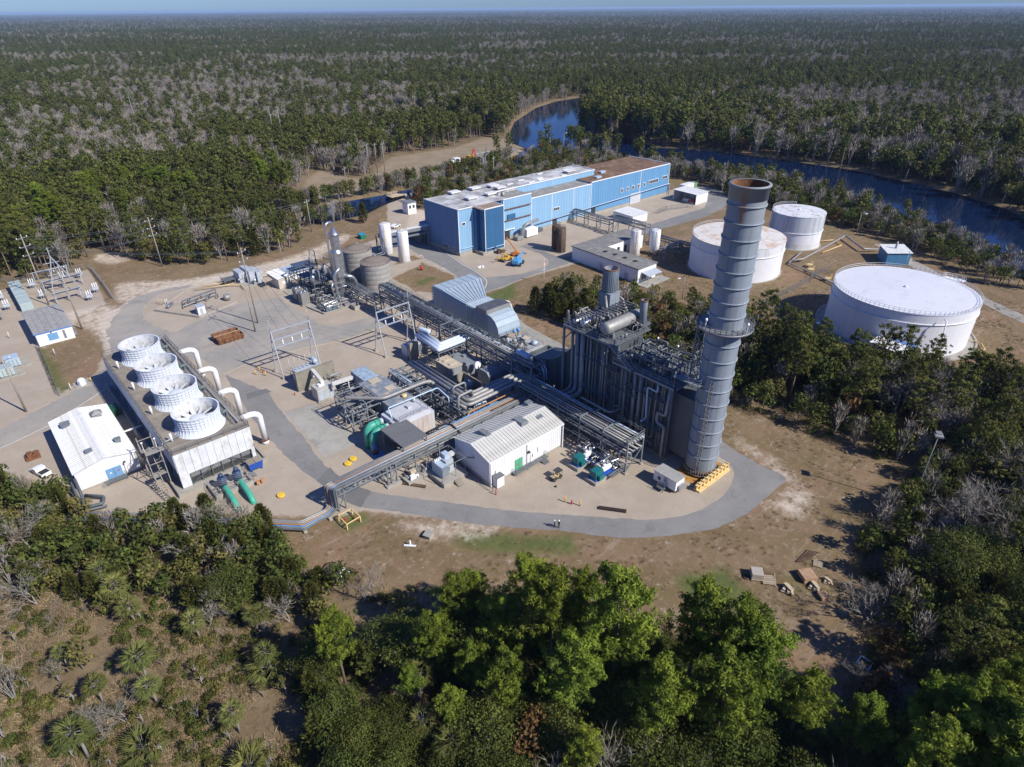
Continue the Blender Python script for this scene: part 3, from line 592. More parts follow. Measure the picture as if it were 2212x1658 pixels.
# long blue building
bl = [mat('blue_wall_'+n, c, .6, var=.05, second=s, amt=.25, sscale=.35, streak=.2, rand=.04) for n, c, s in (('pale', (.24,.42,.59), (.30,.46,.60)), ('mid', (.125,.29,.48), (.17,.34,.51)), ('deep', (.035,.125,.26), (.06,.16,.30)), ('end', (.11,.21,.37), (.09,.17,.32)))]
roofw = mat('weathered_white_roof', (.58,.58,.58), .9, var=.15, scale=.2, second=(.24,.235,.23), amt=.85, sscale=.16)
roofb = mat('brown_gravel_roof', (.17,.10,.06), .95, var=.3, scale=.15, second=(.27,.18,.12), amt=.5, sscale=.3)
roofg = mat('grey_gravel_roof', (.25,.24,.22), .95, var=.25, scale=.3, second=(.36,.35,.33), amt=.5, sscale=.4)
B = thing('factory_building', 'long blue steel factory building with stepped white and brown flat roofs', 'building', (142,122,0))
# west block, its two tower bays, middle hall, east hall
MB().box(77.2,113.2,1.2,101.4,131.4,17.1).build('wall', bl[3], B); MB().box(77.2,110.0,1.2,83.9,113.2,16.8).build('wall', bl[0], B)
MB().box(83.9,107.8,1.2,85.1,113.2,16.6).build('wall', bl[2], B); MB().box(85.1,104.3,1.2,94.0,113.2,17.0).build('wall', bl[2], B)
MB().box(101.4,113.0,1.2,116.3,131.4,15.8).build('wall', bl[0], B); MB().box(116.3,113.0,1.2,152,122.2,13.8).build('wall', bl[0], B); MB().box(116.3,122.2,0,163.8,136,16.6).build('wall', bl[0], B)
MB().box(152,113.0,1.2,207.9,138,14.4).build('wall', bl[1], B)
MB().box(77.1,109.9,0,84,131.5,1.2).box(83.8,104.2,0,94.1,113.2,1.2).box(94,112.9,0,208,138.1,1.2).build('foundation', conc, B)
MB().box(77.3,110.2,17.12,101.3,131.3,17.25).build('roof', roofw, B); MB().box(83.9,104.5,17.02,93.9,110.2,17.1).build('roof', mat('tan_gravel_roof', (.30,.22,.16), .95, var=.25, second=(.2,.17,.14), amt=.5), B)
MB().box(101.4,113.2,15.82,116.2,122,15.92).build('roof', roofg, B); MB().box(101.4,122.1,15.9,163.7,135.9,16.75).build('roof', roofw, B)
MB().box(116.3,113.2,13.82,151.9,122.1,13.92).build('roof', roofg, B); MB().box(152.1,113.2,14.42,207.8,137.9,14.52).build('roof', roofb, B)
for z, a in ((17.25,[(77.2,131.4),(77.2,110.0),(83.9,110.0)]),(17.1,[(85.0,110),(85.0,104.3),(94.05,104.3),(94.05,110)]),(16.1,[(101.4,113),(116.3,113)]),(16.9,[(101.4,122),(163.8,122),(163.8,136)]),(14.65,[(152,113),(208,113),(208,138)]),(14.0,[(116.3,113),(152,113)])):
    mb = MB()
    for p, q_ in zip(a, a[1:]): mb.beam((*p,z),(*q_,z),.3,.35)
    mb.build('parapet_trim', white, B)
clad(B, (101.5,112.95,0), (1,0), (0,-1), 14.7, 1.25, 1.3, 15.8, bl[0], skip=((.3,3.2,1.3,3.6),), th=.06)
clad(B, (116.4,112.95,0), (1,0), (0,-1), 35.4, 1.5, 1.3, 13.7, bl[0], skip=((12.2,14.9,1.3,3.6),), th=.06)
clad(B, (152.1,112.95,0), (1,0), (0,-1), 55.7, 1.6, 1.3, 14.3, bl[1], skip=((.6,3.4,1.3,3.5),(27,35,1.3,5.0)), th=.06)
clad(B, (85.2,104.25,0), (1,0), (0,-1), 8.7, .8, 1.3, 16.8, bl[2], th=.06); clad(B, (77.3,109.95,0), (1,0), (0,-1), 6.5, .8, 1.3, 16.6, bl[0], th=.06)
clad(B, (77.15,110.1,0), (0,1), (-1,0), 21.2, 1.4, 1.3, 16.9, bl[3], th=.06); clad(B, (116.4,122.15,0), (1,0), (0,-1), 47.2, 1.6, 14.0, 16.5, bl[0], th=.06)
for x, y, z in ((101.4,112.8,14.5),(94.1,104.15,15.8),(77.1,109.8,15.6),(83.9,109.8,15.5),(152,112.8,13),(116.3,112.8,13.2),(186,112.8,13),(141,112.8,12.5),(128,112.8,12.5),(208,112.8,13.3),(85.0,104.15,15.7)): MB().box(x-.12,y-.02,1.2,x+.12,y+.12,z+1.2).build('corner_trim', white, B)
MB().box(101.9,112.85,.1,104.6,113.05,3.6).build('doorway', dark, B); MB().box(128.7,112.85,.1,131.2,113.05,3.6).build('doorway', dark, B); MB().box(152.8,112.85,.1,155.4,113.05,3.5).build('doorway', dark, B)
rd = MB().box(179.5,112.8,.1,187,113.0,5.0).build('roller_door', mat('roller_door_paint', (.55,.56,.60), .5, var=.06), B)
for k in range(6): MB().box(179.5,112.76,.6+k*.75,187,112.8,.66+k*.75).build('slat', steel, rd)
def win(x0_, x1_, z0_, z1_, y=112.8, n=2):
    f = MB().box(x0_-.15,y-.1,z0_-.15,x1_+.15,y+.05,z1_+.15).build('window', white, B)
    for k in range(n): w_ = (x1_-x0_)/n; MB().box(x0_+k*w_+.08,y-.13,z0_,x0_+(k+1)*w_-.08,y-.1,z1_).build('pane', glass, f)
for x in (172,176,180,184,188.3): win(x,x+1.5,7.0,8.6)
win(192.5,199.5,7.6,9.0,n=6); win(203,206.5,8.2,9.4,n=3); win(129,132.4,6.7,7.8,n=3); win(78.6,80.2,11.4,12.2,y=109.85,n=1)
for y in (113,117): 
    f = MB().box(77.0,y-.1,1.5,77.2,y+2.9,2.7).build('window', white, B)
    for k in range(3): MB().box(76.95,y+.05+k*.95,1.6,77.0,y+.8+k*.95,2.6).build('pane', glass, f)
ltw = mat('skylight_white', (.70,.70,.69), .5, var=.06)
for x, y, z, w_, l_ in ((90.2,133.4-4,17.25,2.6,5),(100.1,129,17.25,2.6,4.6),(109.6,129,16.75,2.6,4.6),(89.6,118,17.25,2.4,4.6),(99.1,118,17.25,2.4,4.6),(109.5,124.5,16.75,2.4,4.6)):
    v = MB().box(x-1.9,y-1.2,z,x+1.9,y+1.2,z+.7).build('roof_vent', alud, B); MB().box(x-2.2,y-1.5,z+.7,x+2.2,y+1.5,z+1.15).build('hood', ltw, v)
for x, y in ((118,128),(126,130),(134,127),(140,133),(127,124.5),(133,125),(146,124),(154,131)): MB().box(x-1.6,y-.5,16.75,x+1.6,y+.5,17.05).build('skylight', ltw, B)
v = MB().box(149,124.5,16.75,154,127.5,17.6).build('roof_vent', alud, B); MB().box(148.8,124.3,17.6,154.2,127.7,17.8).build('hood', ltw, v)
for x, y in ((170,123),(161,117.5)): MB().box(x-1.6,y-1,14.52,x+1.6,y+1,15.2).build('roof_vent', paleblue, B)
for x in (101.6,103.9): MB().cyl((x,116,15.9),(x,116,18.2),.75,12).build('roof_stack', alud, B)
rail_part(B, [(78,110.3,17.2),(83.5,110.3,17.2),(83.5,113,17.2)]); rail_part(B, [(103,113.4,15.9),(115.8,113.4,15.9)])
for z, a, b in ((12.0,101.8,115.5),(7.6,101.8,115.8),(3.9,101.8,107)): MB().box(a,112.3,z,b,112.7,z+.3).build('pipe_run', rust if z > 5 else white, B)
MB().tube([(85,103.8,2.4),(94,103.8,2.4)], .12).tube([(77.5,109.5,2.6),(83.5,109.5,2.6)], .12).build('pipe_run', ltblue, B)
MB().tube([(116,112,3.4),(207.6,112,3.8+1.6),(208.2,112,5.4),(208.2,112,0)], .22).build('pipe_run', paleblue, B)
MB().box(103.2,112.5,7.8,107.4,112.85,9.9).build('wall_patch', bl[2], B)
MB().box(110,108.6,.4,116,112.8,3.4).build('dust_collector', white, B); MB().tube([(106.5,110,1.2),(108,109,1.4),(108.4,108.6,5.4),(110,108.4,6),(117,110,6)], .6, 10).box(104.6,108.2,.2,108,111,1.6).build('air_duct', alud, B)
MB().box(118.4,111.2,0,121.5,112.8,1.4).build('vent_box', dsteel, B)
MB().box(74.5,131.4,0,77.2,141,4.0).build('loading_bay', dsteel, B); MB().box(77.2,131.4,0,101,136,7.5).build('annex', bl[3], B)

# small white annex with windows behind the blue building
B = thing('gate_house', 'small white hut with two windows behind the blue building roof', 'hut', (96,172,0))
MB().box(94,170,0,98.4,174.4,5).build('wall', white, B); MB().box(93.7,169.7,5,98.7,174.7,5.3).build('roof', steel, B)
for x in (94.7,96.6): MB().box(x,169.9,2.6,x+1.0,170,3.9).build('window', glass, B)

# L-shaped office
B = thing('office_building', 'L-shaped low white office building with grey flat roof and porch', 'building', (110,60,0))
oroof = mat('office_roof', (.20,.195,.185), .95, var=.2, second=(.28,.27,.25), amt=.5, sscale=.3)
MB().prism([(103.9,47.6),(113.6,47.6),(113.6,70.2),(135,70.2),(135,79),(105.2,79)], 0, 4.9).build('wall', white, B)
MB().prism([(103.6,47.3),(113.9,47.3),(113.9,70.2),(135.3,70.2),(135.3,79.3),(104.9,79.3)], 4.9, 5.25).build('roof', oroof, B)
for y in (53,57.5,62,66.5): MB().box(108.2,y-.6,5.25,109.6,y+.6,5.5).build('skylight', dark, B)
MB().extrude([(105.5,47.4,3.6),(112.6,47.4,3.6),(112.6,44.2,2.9),(105.5,44.2,2.9)], (0,0,.15)).beam((105.8,44.5,0),(105.8,44.5,2.95),.2).beam((112.3,44.5,0),(112.3,44.5,2.95),.2).build('porch', palegrey, B)
for x in (106,109.5): MB().box(x,47.52,.8,x+2.6,47.6,2.7).build('window', glass, B)
for y in (52,58,64): MB().box(103.82,y,.2,103.9,y+1.4,2.5).build('door', palegrey, B)
for x in (117,120,124,128): MB().box(x,70.12,.4,x+1.4,70.2,3.4).build('window', glass, B)
MB().box(103,43,0,116,47.5,.15).build('porch_slab', conc, B)

# sheds near the blue building
def shed(name, label, x0_, y0_, x1_, y1_, h, open_side=None, loc=None, roof=whiteroof):
    B = thing(name, label, 'shed', ((x0_+x1_)/2,(y0_+y1_)/2,0)); t = .15
    if open_side:
        mb = MB().box(x0_,y0_,0,x1_,y0_+t,h).box(x0_,y1_-t,0,x1_,y1_,h).box(x1_-t,y0_+t,0,x1_,y1_-t,h); mb.build('wall', whitewall, B)
        for k in range(1,4): MB().box(x0_+.05,y0_+(y1_-y0_)*k/4-.1,0,x0_+.25,y0_+(y1_-y0_)*k/4+.1,h).build('post', steel, B)
    else: MB().box(x0_,y0_,0,x1_,y1_,h).build('wall', whitewall, B)
    n = max(3, round((x1_-x0_)/1.4))
    for k in range(n): w_ = (x1_-x0_+.6)/n; MB().extrude([(x0_-.3+k*w_+.02,y0_-.3,h),(x0_-.3+(k+1)*w_-.02,y0_-.3,h),(x0_-.3+(k+1)*w_-.02,y1_+.3,h+.35),(x0_-.3+k*w_+.02,y1_+.3,h+.35)], (0,0,.12)).build('roof_panel', roof, B)
    return B
shed('open_shed', 'white shed open on one side with stored goods by the blue building', 201.5,91.8,211,104.5,4.6,True)
shed('flat_shed', 'low white shed with pale roof beside the blue building wall', 155.5,91.8,165.5,102.6,3.4)
tag(MB().box(203,94,.1,205,96,1.5).build('storage_crate', red), 'red storage crate inside the open white shed', 'crate'); tag(MB().box(203,97,.1,205.4,100,1.3).build('storage_sack', white), 'pale bulk sack inside the open white shed', 'sack')
B = thing('storage_container', 'white storage container with green end behind the open shed', 'container', (222,118,0)); MB().box(220,111,.1,228,114.2,2.7).build('body', whitewall, B); MB().box(228,111.1,.1,231,114.1,2.6).build('end_section', mat('faded_green', (.16,.28,.16), .6), B)
# blue pump shed by the big tank
B = thing('pump_shed', 'blue steel pump shed with white roof and roller door behind the big tank', 'shed', (189,-1,0)); c45 = radians(45)
ax = Vector((cos(radians(41)), sin(radians(41)), 0)); ay = Vector((-ax.y, ax.x, 0)); c0 = Vector((182.6,-.7,0))
def q45(a, b, z): v = c0 + Vector((cos(radians(-43)), sin(radians(-43)), 0))*a + Vector((cos(radians(37)), sin(radians(37)), 0))*b; return (v.x, v.y, z)
mb = MB(); mb.extrude([q45(0,0,0),q45(8.2,0,0),q45(8.2,9.5,0),q45(0,9.5,0)], (0,0,4.3)); mb.build('wall', mat('shed_blue', (.06,.19,.34), .5, var=.1), B)
for k in range(7): MB().extrude([q45(-.4+k*1.28,-.4,4.4),q45(.85+k*1.28,-.4,4.4),q45(.85+k*1.28,9.9,4.4),q45(-.4+k*1.28,9.9,4.4)], (0,0,.16)).build('roof_panel', whiteroof, B)
p = q45(8.24,0,0); MB().extrude([q45(8.22,2.2,.1),q45(8.22,6.8,.1),q45(8.22,6.8,3.4),q45(8.22,2.2,3.4)], (.06,-.06,0)).build('roller_door', signw, B)
MB().cyl(q45(4,5,4.4),q45(4.2,5.2,7.0),.35).build('exhaust_stack', alud, B)
# shed under the pines by the big tank
B = thing('tank_shed', 'white shed half hidden under pines below the big white tank', 'shed', (111.5,-30.5,0))
MB().box(108,-34,0,116,-26,3.6).build('wall', whitewall, B)
for k in range(6): MB().extrude([(107.6+k*1.46,-34.4,3.6),(109.0+k*1.46,-34.4,3.6),(109.0+k*1.46,-25.6,4.2),(107.6+k*1.46,-25.6,4.2)], (0,0,.12)).build('roof_panel', whiteroof if k < 4 else mat('roof_blue', (.12,.22,.5), .4), B)
# beige and long huts by the distillation plant
B = thing('storage_hut', 'beige ribbed hut with white roof beside the distillation plant', 'hut', (15.4,129,0))
bw = mat('beige_wall', (.55,.51,.42), .6, var=.06, rand=.03)
MB().box(13,124.5,0,17,133.5,3.4).build('wall', bw, B); clad(B, (13,124.5,0), (1,0), (0,-1), 4, .5, .1, 3.3, bw); roofpanels(B, (12.8,124.3,3.4), (0,1), 9.4, .7, (4.4,0), .4, whiteroof)
MB().box(14.2,124.38,1.6,15.9,124.44,2.4).build('sign_panel', signw, B)
B = thing('long_canopy_shed', 'long low shed with pale blue roof behind the beige hut', 'shed', (20.5,132,0)); MB().box(17.6,129,0,26,135.5,2.9).build('wall', whitewall, B)
for k in range(8): MB().box(17.4+k*1.1,128.8,2.9,18.45+k*1.1,135.7,3.05).build('roof_panel', paleblue, B)
B = thing('metal_lean_to', 'small lean-to with tan roof beside the beige hut', 'shed', (11.6,130,0)); MB().extrude([(9.8,128,2.2),(12.6,128,2.6),(12.6,131.5,2.6),(9.8,131.5,2.2)], (0,0,.12)).build('roof', tan, B); MB().box(10,128.2,0,10.15,128.35,2.2).box(10,131.1,0,10.15,131.25,2.2).build('post', steel, B)
# site office trailer by the stack
B = thing('office_trailer', 'white office trailer with steps at the foot of the tall stack', 'trailer', (26,-22.8,0))
MB().box(24.6,-25.3,.7,27.3,-20.2,2.9).build('body', white, B); MB().box(24.45,-25.45,2.9,27.45,-20.05,3.02).build('roof', mat('trailer_roof', (.32,.32,.31), .8, var=.15, second=(.42,.41,.38), amt=.4), B)
d = MB().box(24.54,-23.4,.75,24.6,-22.5,2.7).build('door', palegrey, B); MB().box(24.5,-23.1,1.9,24.54,-22.8,2.3).build('pane', glass, d)
MB().box(24.55,-21.8,1.3,24.6,-21.2,2.1).build('window', glass, B)
for y in (-24.9,-22.7,-20.6): MB().box(24.9,y-.2,0,27.0,y+.2,.7).build('support', concw, B)
MB().box(25.2,-25.75,.5,26.9,-25.32,1.7).build('air_conditioner', steel, B)
P = thing('trailer_steps', 'grey steel landing with steps at the trailer door', 'steps', (23.8,-22.6,0)); MB().box(23.2,-23.6,.62,24.5,-22.0,.7).box(23.3,-23.5,0,23.4,-23.4,.62).box(23.3,-22.2,0,23.4,-22.1,.62).build('deck', grating, P); rail_part(P, [(24.4,-23.55,.7),(23.25,-23.55,.7),(23.25,-22.05,.7)])
for k in range(3): MB().box(23.3,-22.0+.28*k,.44-.2*k,24.4,-21.75+.28*k,.5-.2*k).build('step', grating, P)
# ---------------- tanks and silos ----------------
tankw = mat('tank_white', (.72,.73,.76), .5, var=.05, second=(.58,.58,.57), amt=.3, sscale=.9, streak=.04)
tankr = mat('tank_rusty_roof', (.66,.63,.58), .7, var=.08, scale=.25, second=(.50,.30,.17), amt=.5, sscale=.3)
tanks_ = mat('tank_stained_side', (.66,.67,.68), .6, var=.06, second=(.46,.40,.34), amt=.4, sscale=.5, streak=.08)
tankg = mat('tank_grey_stained', (.50,.54,.58), .6, var=.08, second=(.30,.27,.24), amt=.6, sscale=.6, streak=.06)
def tank(label, cx, cy, r, h, side, upper, roof, split, railing=True, cone=.6, n=64):
    T = thing('storage_tank', label, 'tank', (cx,cy,0), 'round storage tanks in the tank farm')
    MB().lathe(cx,cy,[(r+.6,0),(r+.6,.18)],n,smooth=False).build('footing', conc, T)
    MB().lathe(cx,cy,[(r,.1),(r,h*split)],n,cap0=False,cap1=False).build('shell', side, T)
    MB().lathe(cx,cy,[(r,h*split),(r,h)],n,cap0=False,cap1=False).build('upper_shell', upper, T)
    MB().lathe(cx,cy,[(r+.02,h*split-.12),(r+.22,h*split-.12),(r+.22,h*split+.12),(r+.02,h*split+.12)],n).build('wind_girder', side, T)
    rf = MB().lathe(cx,cy,[(r+.08,h-.12),(r+.08,h+.04),(r*.5,h+cone*.55),(.3,h+cone)],n,smooth=False).build('roof', roof, T)
    MB().lathe(cx,cy,[(.45,h+cone*.97),(.45,h+cone+.3),(.1,h+cone+.4)],12).build('vent_cap', white, rf)
    if railing:
        mb = MB(); k = n if railing == 2 else n//3
        rail(mb, [(cx+(r-.05)*cos(a), cy+(r-.05)*sin(a), h+.03) for a in [2*pi*i/n+.6 for i in range(k+1)]], 1.05, .06, 6.0); mb.build('handrail', white, T)
    return T
T = tank('big bright white round tank with full roof railing', 131,-23.4,18.1,12.0,tankw,tankw,mat('tank_roof_white', (.66,.67,.71), .5, var=.05, scale=.12, second=(.56,.57,.61), amt=.4, sscale=.25, bump=.35, bscale=.55),.78,2,.55,96)
mb = MB()
for k in range(26): a = -.55+k*.018; rr = 18.7; mb.box(131+rr*cos(a)-.15,-23.4+rr*sin(a)-.15,11.8-k*.46,131+rr*cos(a)+.15,-23.4+rr*sin(a)+.15,11.86-k*.46)
mb.tube([(131+18.9*cos(-.55+k*.018),-23.4+18.9*sin(-.55+k*.018),12.8-k*.46) for k in range(27)],.05,5).build('ladder', white, T)
rail(MB(), [(148,-33,12.1),(149.6,-31,12.1),(149.9,-28,12.1),(148.2,-27,12.1)], 1.1, .06, 1).box(147.6,-32.6,12.05,149.8,-27.4,12.12).build('access_platform', white, T)
MB().tube([(118.6,-37.6,11.3),(118,-38.3,11.2),(117.6,-39.4,.3)],.16).build('fill_pipe', white, T)
MB().lathe(131,-23.4,[(20.6,0),(20.6,.35),(20.1,.35),(20.1,.06)],72,smooth=False).build('apron_ring', conc, T)
MB().tube([(128,-45,.6),(134,-45.6,.6),(137,-44,.6),(138,-40,.6)],.12).build('pipe_loop', paleyellow, T)
T = tank('wide white tank with rust-streaked roof behind the tall stack', 141.4,34.6,15.5,11.7,tankw,tanks_,tankr,.72,1,.7,72)
T = tank('tall white tank with grey stained upper band nearest the river', 182.5,34,9.6,12.5,tankw,tankg,mat('tank_patchy_roof', (.66,.68,.70), .6, var=.08, second=(.33,.22,.17), amt=.45, sscale=.5),.5,1,.4,56)
MB().lathe(182.5,34,[(9.63,.1),(9.63,2.2)],56,cap0=False,cap1=False).build('lower_band', tanks_, T)
# concrete-grey silos with ribbed cone roofs
silog = mat('silo_grey', (.30,.285,.26), .8, .1, var=.15, scale=.4, second=(.20,.18,.155), amt=.35, streak=.2, sscale=.6, rand=.06)
siloc = mat('silo_roof', (.24,.205,.175), .8, var=.25, scale=.5, second=(.16,.13,.11), amt=.5, sscale=.5)
def silo(label, cx, cy, r, h):
    T = thing('grain_silo', label, 'silo', (cx,cy,0), 'grey bolted silos')
    n = 12; me = {}
    for lv in range(6):
        z0 = .2+lv*(h-.2)/6; z1 = .2+(lv+1)*(h-.2)/6
        me = MB().lathe(0,0,[(r,.0),(r,z1-z0-.05),(r-.05,z1-z0)],5,False,False,0,2*pi/n).mesh('shell_panel', silog)
        for k in range(n): place(me,'shell_panel',T,(0,0,z0),2*pi*k/n+(lv%2)*pi/n)
        MB().lathe(cx,cy,[(r+.01,z1-.08),(r+.07,z1-.08),(r+.07,z1),(r+.01,z1)],40).build('band', silog, T)
    MB().lathe(cx,cy,[(r-.12,.1),(r-.12,h-.1)],40).build('lining', silog, T)
    m2 = MB(); a = 2*pi/24; m2.add([(r+.15,0,0),((r+.15)*cos(a),(r+.15)*sin(a),0),(.4*cos(a),.4*sin(a),1.75),(.4,0,1.75)],[(0,1,2,3)]).beam((r+.15,0,.02),(.4,0,1.77),.08,.1); me = m2.mesh('roof_panel', siloc)
    for k in range(24): place(me,'roof_panel',T,(0,0,h),a*k)
    MB().cyl((cx,cy,h+1.7),(cx,cy,h+2.2),.45).build('cap', steel, T)
    mb = MB(); rail(mb,[(cx+(r+.1)*cos(t),cy+(r+.1)*sin(t),h+.02) for t in (-1.2,-.9,-.6,-.3,0,.3)],1,.05,2); mb.build('handrail', dsteel, T); return T
silo('nearer grey bolted silo with ribbed cone roof by the pipe rack', 37.3,102.4,4.9,9.7); silo('farther grey bolted silo behind the aluminium column', 38.8,116.6,4.8,9.9)
def vtank(name, label, cx, cy, r, h, m, z0=0.0, dome=.5, legs=False, cage=None, group=None):
    T = thing(name, label, 'tank', (cx,cy,0), group)
    if legs:
        for k in range(4): a = pi/4+k*pi/2; MB().beam((cx+r*.85*cos(a),cy+r*.85*sin(a),0),(cx+r*.85*cos(a),cy+r*.85*sin(a),z0+.2),.25).build('leg', steel, T)
    else: MB().lathe(cx,cy,[(r+.35,0),(r+.35,.2)],20,smooth=False).build('footing', conc, T)
    MB().lathe(cx,cy,[(r*.9,z0),(r,z0+.2),(r,h),(r*.85,h+dome*.6),(r*.4,h+dome),(.05,h+dome*1.1)],28).build('shell', m, T)
    mb = MB()
    for z in (z0+h*.25,h*.55,h*.8): mb.lathe(cx,cy,[(r+.0,z),(r+.05,z),(r+.05,z+.1),(r,z+.1)],28)
    mb.build('hoop', m, T)
    a = -2.2; mb = MB(); p = (cx+(r+.35)*cos(a),cy+(r+.35)*sin(a)); t = (-sin(a)*.22,cos(a)*.22)
    mb.beam((p[0]+t[0],p[1]+t[1],.2),(p[0]+t[0],p[1]+t[1],h+1),.07).beam((p[0]-t[0],p[1]-t[1],.2),(p[0]-t[0],p[1]-t[1],h+1),.07)
    for k in range(int(h/.6)): mb.beam((p[0]-t[0],p[1]-t[1],.5+k*.6),(p[0]+t[0],p[1]+t[1],.5+k*.6),.05)
    mb.build('ladder', cage or steel, T)
    rail(MB(),[(cx+r*.8*cos(q),cy+r*.8*sin(q),h+dome*.5) for q in [k*pi/5 for k in range(11)]],1.0,.05,3).build('handrail', cage or steel, T); return T
tk = mat('tank_offwhite', (.72,.70,.66), .55, var=.06, second=(.50,.38,.25), amt=.4, sscale=.6, streak=.08)
vtank('white_tank','tall white tank with yellow caged ladder by the conveyor bridge',58.9,119.6,2.05,11.0,tankw,cage=paleyellow,group='white vertical tanks')
vtank('white_tank','white tank raised behind the tank with the yellow ladder',59.0,131.5,2.1,11.2,tankw,cage=paleyellow,group='white vertical tanks')
vtank('white_tank','rust-streaked white tank beside the office roof',126.6,67.2,1.9,9.0,tk,z0=.3,group='white vertical tanks')
vtank('white_tank','clean white domed tank on legs beside the wide rusty tank',131.6,62.2,1.9,9.2,white,z0=1.6,legs=True,group='white vertical tanks')
vtank('brown_silo','rusty brown silo standing nearer the road',108.3,87.7,1.75,9.1,brownrust,dome=.25,group='rusty brown silos'); vtank('brown_silo','rusty brown silo standing nearer the blue wall',109.6,91.7,1.75,9.1,brownrust,dome=.25,group='rusty brown silos')
vtank('white_tank','slim white tank behind the brown roof of the blue building',190,143,1.4,11,tankw,group='white vertical tanks')
# ---------------- cooling tower ----------------
deckc = mat('weathered_deck_boards', (.27,.235,.19), .9, var=.2, scale=.5, second=(.19,.17,.145), amt=.5, sscale=.3, rand=.12)
fanw = mat('fan_stack_white', (.66,.70,.75), .5, var=.08, second=(.46,.48,.49), amt=.3, sscale=1, streak=.3, rand=.05)
fani = mat('fan_stack_inside', (.66,.67,.68), .6, var=.08, second=(.30,.29,.28), amt=.45, sscale=1.6, streak=.5)
T = thing('cooling_tower', 'long white cooling tower casing with brown board deck under four fan stacks', 'cooling tower', (-37.4,65,0))
X0, X1, Y0, Y1, HD = -44.7, -30.2, 38.6, 91.6, 8.6
MB().box(X0-1.2,Y0-1.6,0,X1+1.2,Y1+1.2,.5).box(X0-1.4,Y0-1.8,0,X0-1.0,Y1+1.4,1.0).box(X1+1.0,Y0-1.8,0,X1+1.4,Y1+1.4,1.0).box(X0-1.0,Y0-1.8,0,X1+1.0,Y0-1.4,1.0).build('basin', conc, T)
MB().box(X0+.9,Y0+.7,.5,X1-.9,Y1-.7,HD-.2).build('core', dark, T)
# end casing: sheets above, open louvres below
ct_wall = mat('tower_cladding', (.66,.68,.70), .6, var=.06, second=(.47,.44,.37), amt=.35, sscale=.5, streak=.4, rand=.05)
for i in range(10):
    for lv in range(5):
        w_ = (X1-X0)/10; x = X0+i*w_; z = 3.3+lv*1.06
        MB().box(x+.02,Y0+.0,z,x+w_-.02,Y0+.08,z+1.04).box(x+.02,Y0-.04,z,x+.12,Y0,z+1.04).build('cladding_sheet', ct_wall, T)
MB().box(X0,Y0-.03,.6,X0+1.7,Y0+.08,3.28).box(X1-.7,Y0-.03,.6,X1,Y0+.08,3.28).build('corner_panel', ct_wall, T)
mb = MB()
for k in range(7): x = X0+1.8+k*1.98; mb.box(x,Y0+.15,.5,x+.16,Y0+.35,3.3)
mb.beam((X0+1.8,Y0+.3,.6),(X0+7,Y0+.3,3.3),.14).beam((X1-.8,Y0+.3,.6),(X0+9,Y0+.3,3.3),.14); mb.build('bracing', dsteel, T)
for k in range(6):
    x = X0+1.98+k*1.98; MB().box(x,Y0+.45,2.0,x+1.8,Y0+.55,3.25).build('mesh_panel', mat('fill_media', (.20,.21,.21), .7, var=.3, scale=3), T)
for k in range(46): x = X0+1.9+k*.255; MB().extrude([(x,Y0+.1,.7),(x,Y0+.5,1.5),(x,Y0+.5,1.9),(x,Y0+.1,1.1)], (.05,0,0)).build('louvre_slat', mat('louvre_grey', (.13,.135,.135), .7, var=.3), T)
# long sides
for sx, xx in ((-1, X0), (1, X1)):
    for k in range(24):
        y = Y0+.1+k*2.2; MB().box(xx,y+.03,4.2,xx+.1*sx,y+2.17,HD-.3).build('cladding_sheet', ct_wall, T)
        if k % 3 == 0: MB().beam((xx,y,.5),(xx,y,4.2),.2).beam((xx,y,.6),(xx,y+6.4,4.1),.12).build('bracing', dsteel, T)
    for lv in range(5): MB().extrude([(xx,Y0+.3,.7+lv*.7),(xx-sx*.8,Y0+.3,1.1+lv*.7),(xx-sx*.8,Y0+.3,1.15+lv*.7),(xx,Y0+.3,.75+lv*.7)], (0,Y1-Y0-.6,0)).build('louvre_slat', steel, T)
MB().box(X0,Y1-.1,.5,X1,Y1,HD-.2).build('rear_wall', ct_wall, T)
n = 60
for k in range(n): y = Y0-.1+k*(Y1-Y0+.2)/n; MB().box(X0-.1,y+.015,HD-.18+.012*(k%3),X1+.1,y+(Y1-Y0+.2)/n-.015,HD+.012*(k%3)).build('deck_board', deckc, T)
rail_part(T, [(X0,Y0,HD),(X1,Y0,HD),(X1,Y1,HD),(X0,Y1,HD),(X0,Y0,HD)], m=dsteel, h=1.1, t=.07, step=2.4)
mb = MB()
for k in range(4):
    y = 44.6+13*k; mb.tube([(X0+1.4,y-1.5,HD),(X0+1.4,y-1.5,HD+1.9)],.22,8)
mb.build('vent_pipe', white, T)
rail(MB(), [(X0+1.5,43,HD+.1),(X0+4,44,HD+.1)], .9, .05, 2).tube([(X0-.3,42.5,HD-.6),(X0-.4,42.8,HD+.6),(X0+.8,43.0,HD+.7),(X0+3,43.6,HD+.4)],.18).build('header_pipe', steel, T)
rail(MB(), [(X1-1.9,Y0+2,HD),(X1-1.9,Y1-1,HD)], 1.1, .08, 2.0).tube([(X1-1.2,Y0+2,HD+.5),(X1-1.2,Y1-1,HD+.5)],.2).tube([(X1-.7,Y0+2,HD+.9),(X1-.7,Y1-1,HD+.9)],.1).build('distribution_pipe', steel, T)
def fan(cx, cy, label):
    F = thing('fan_stack', label, 'fan stack', (cx,cy,HD+.02), 'fan stacks on the cooling tower deck')
    return F
RB, RM, RT, HS = 4.75, 4.12, 4.25, 3.85
nseg = 36
def rad(z): f = z/HS; return RM + (RB-RM)*max(0,1-f/.35)**2 + (RT-RM)*max(0,(f-.45)/.55)**1.5
zs = [0,.3,.65,1.05,1.5,2.05,2.6,3.2,HS]
a1 = 2*pi/nseg
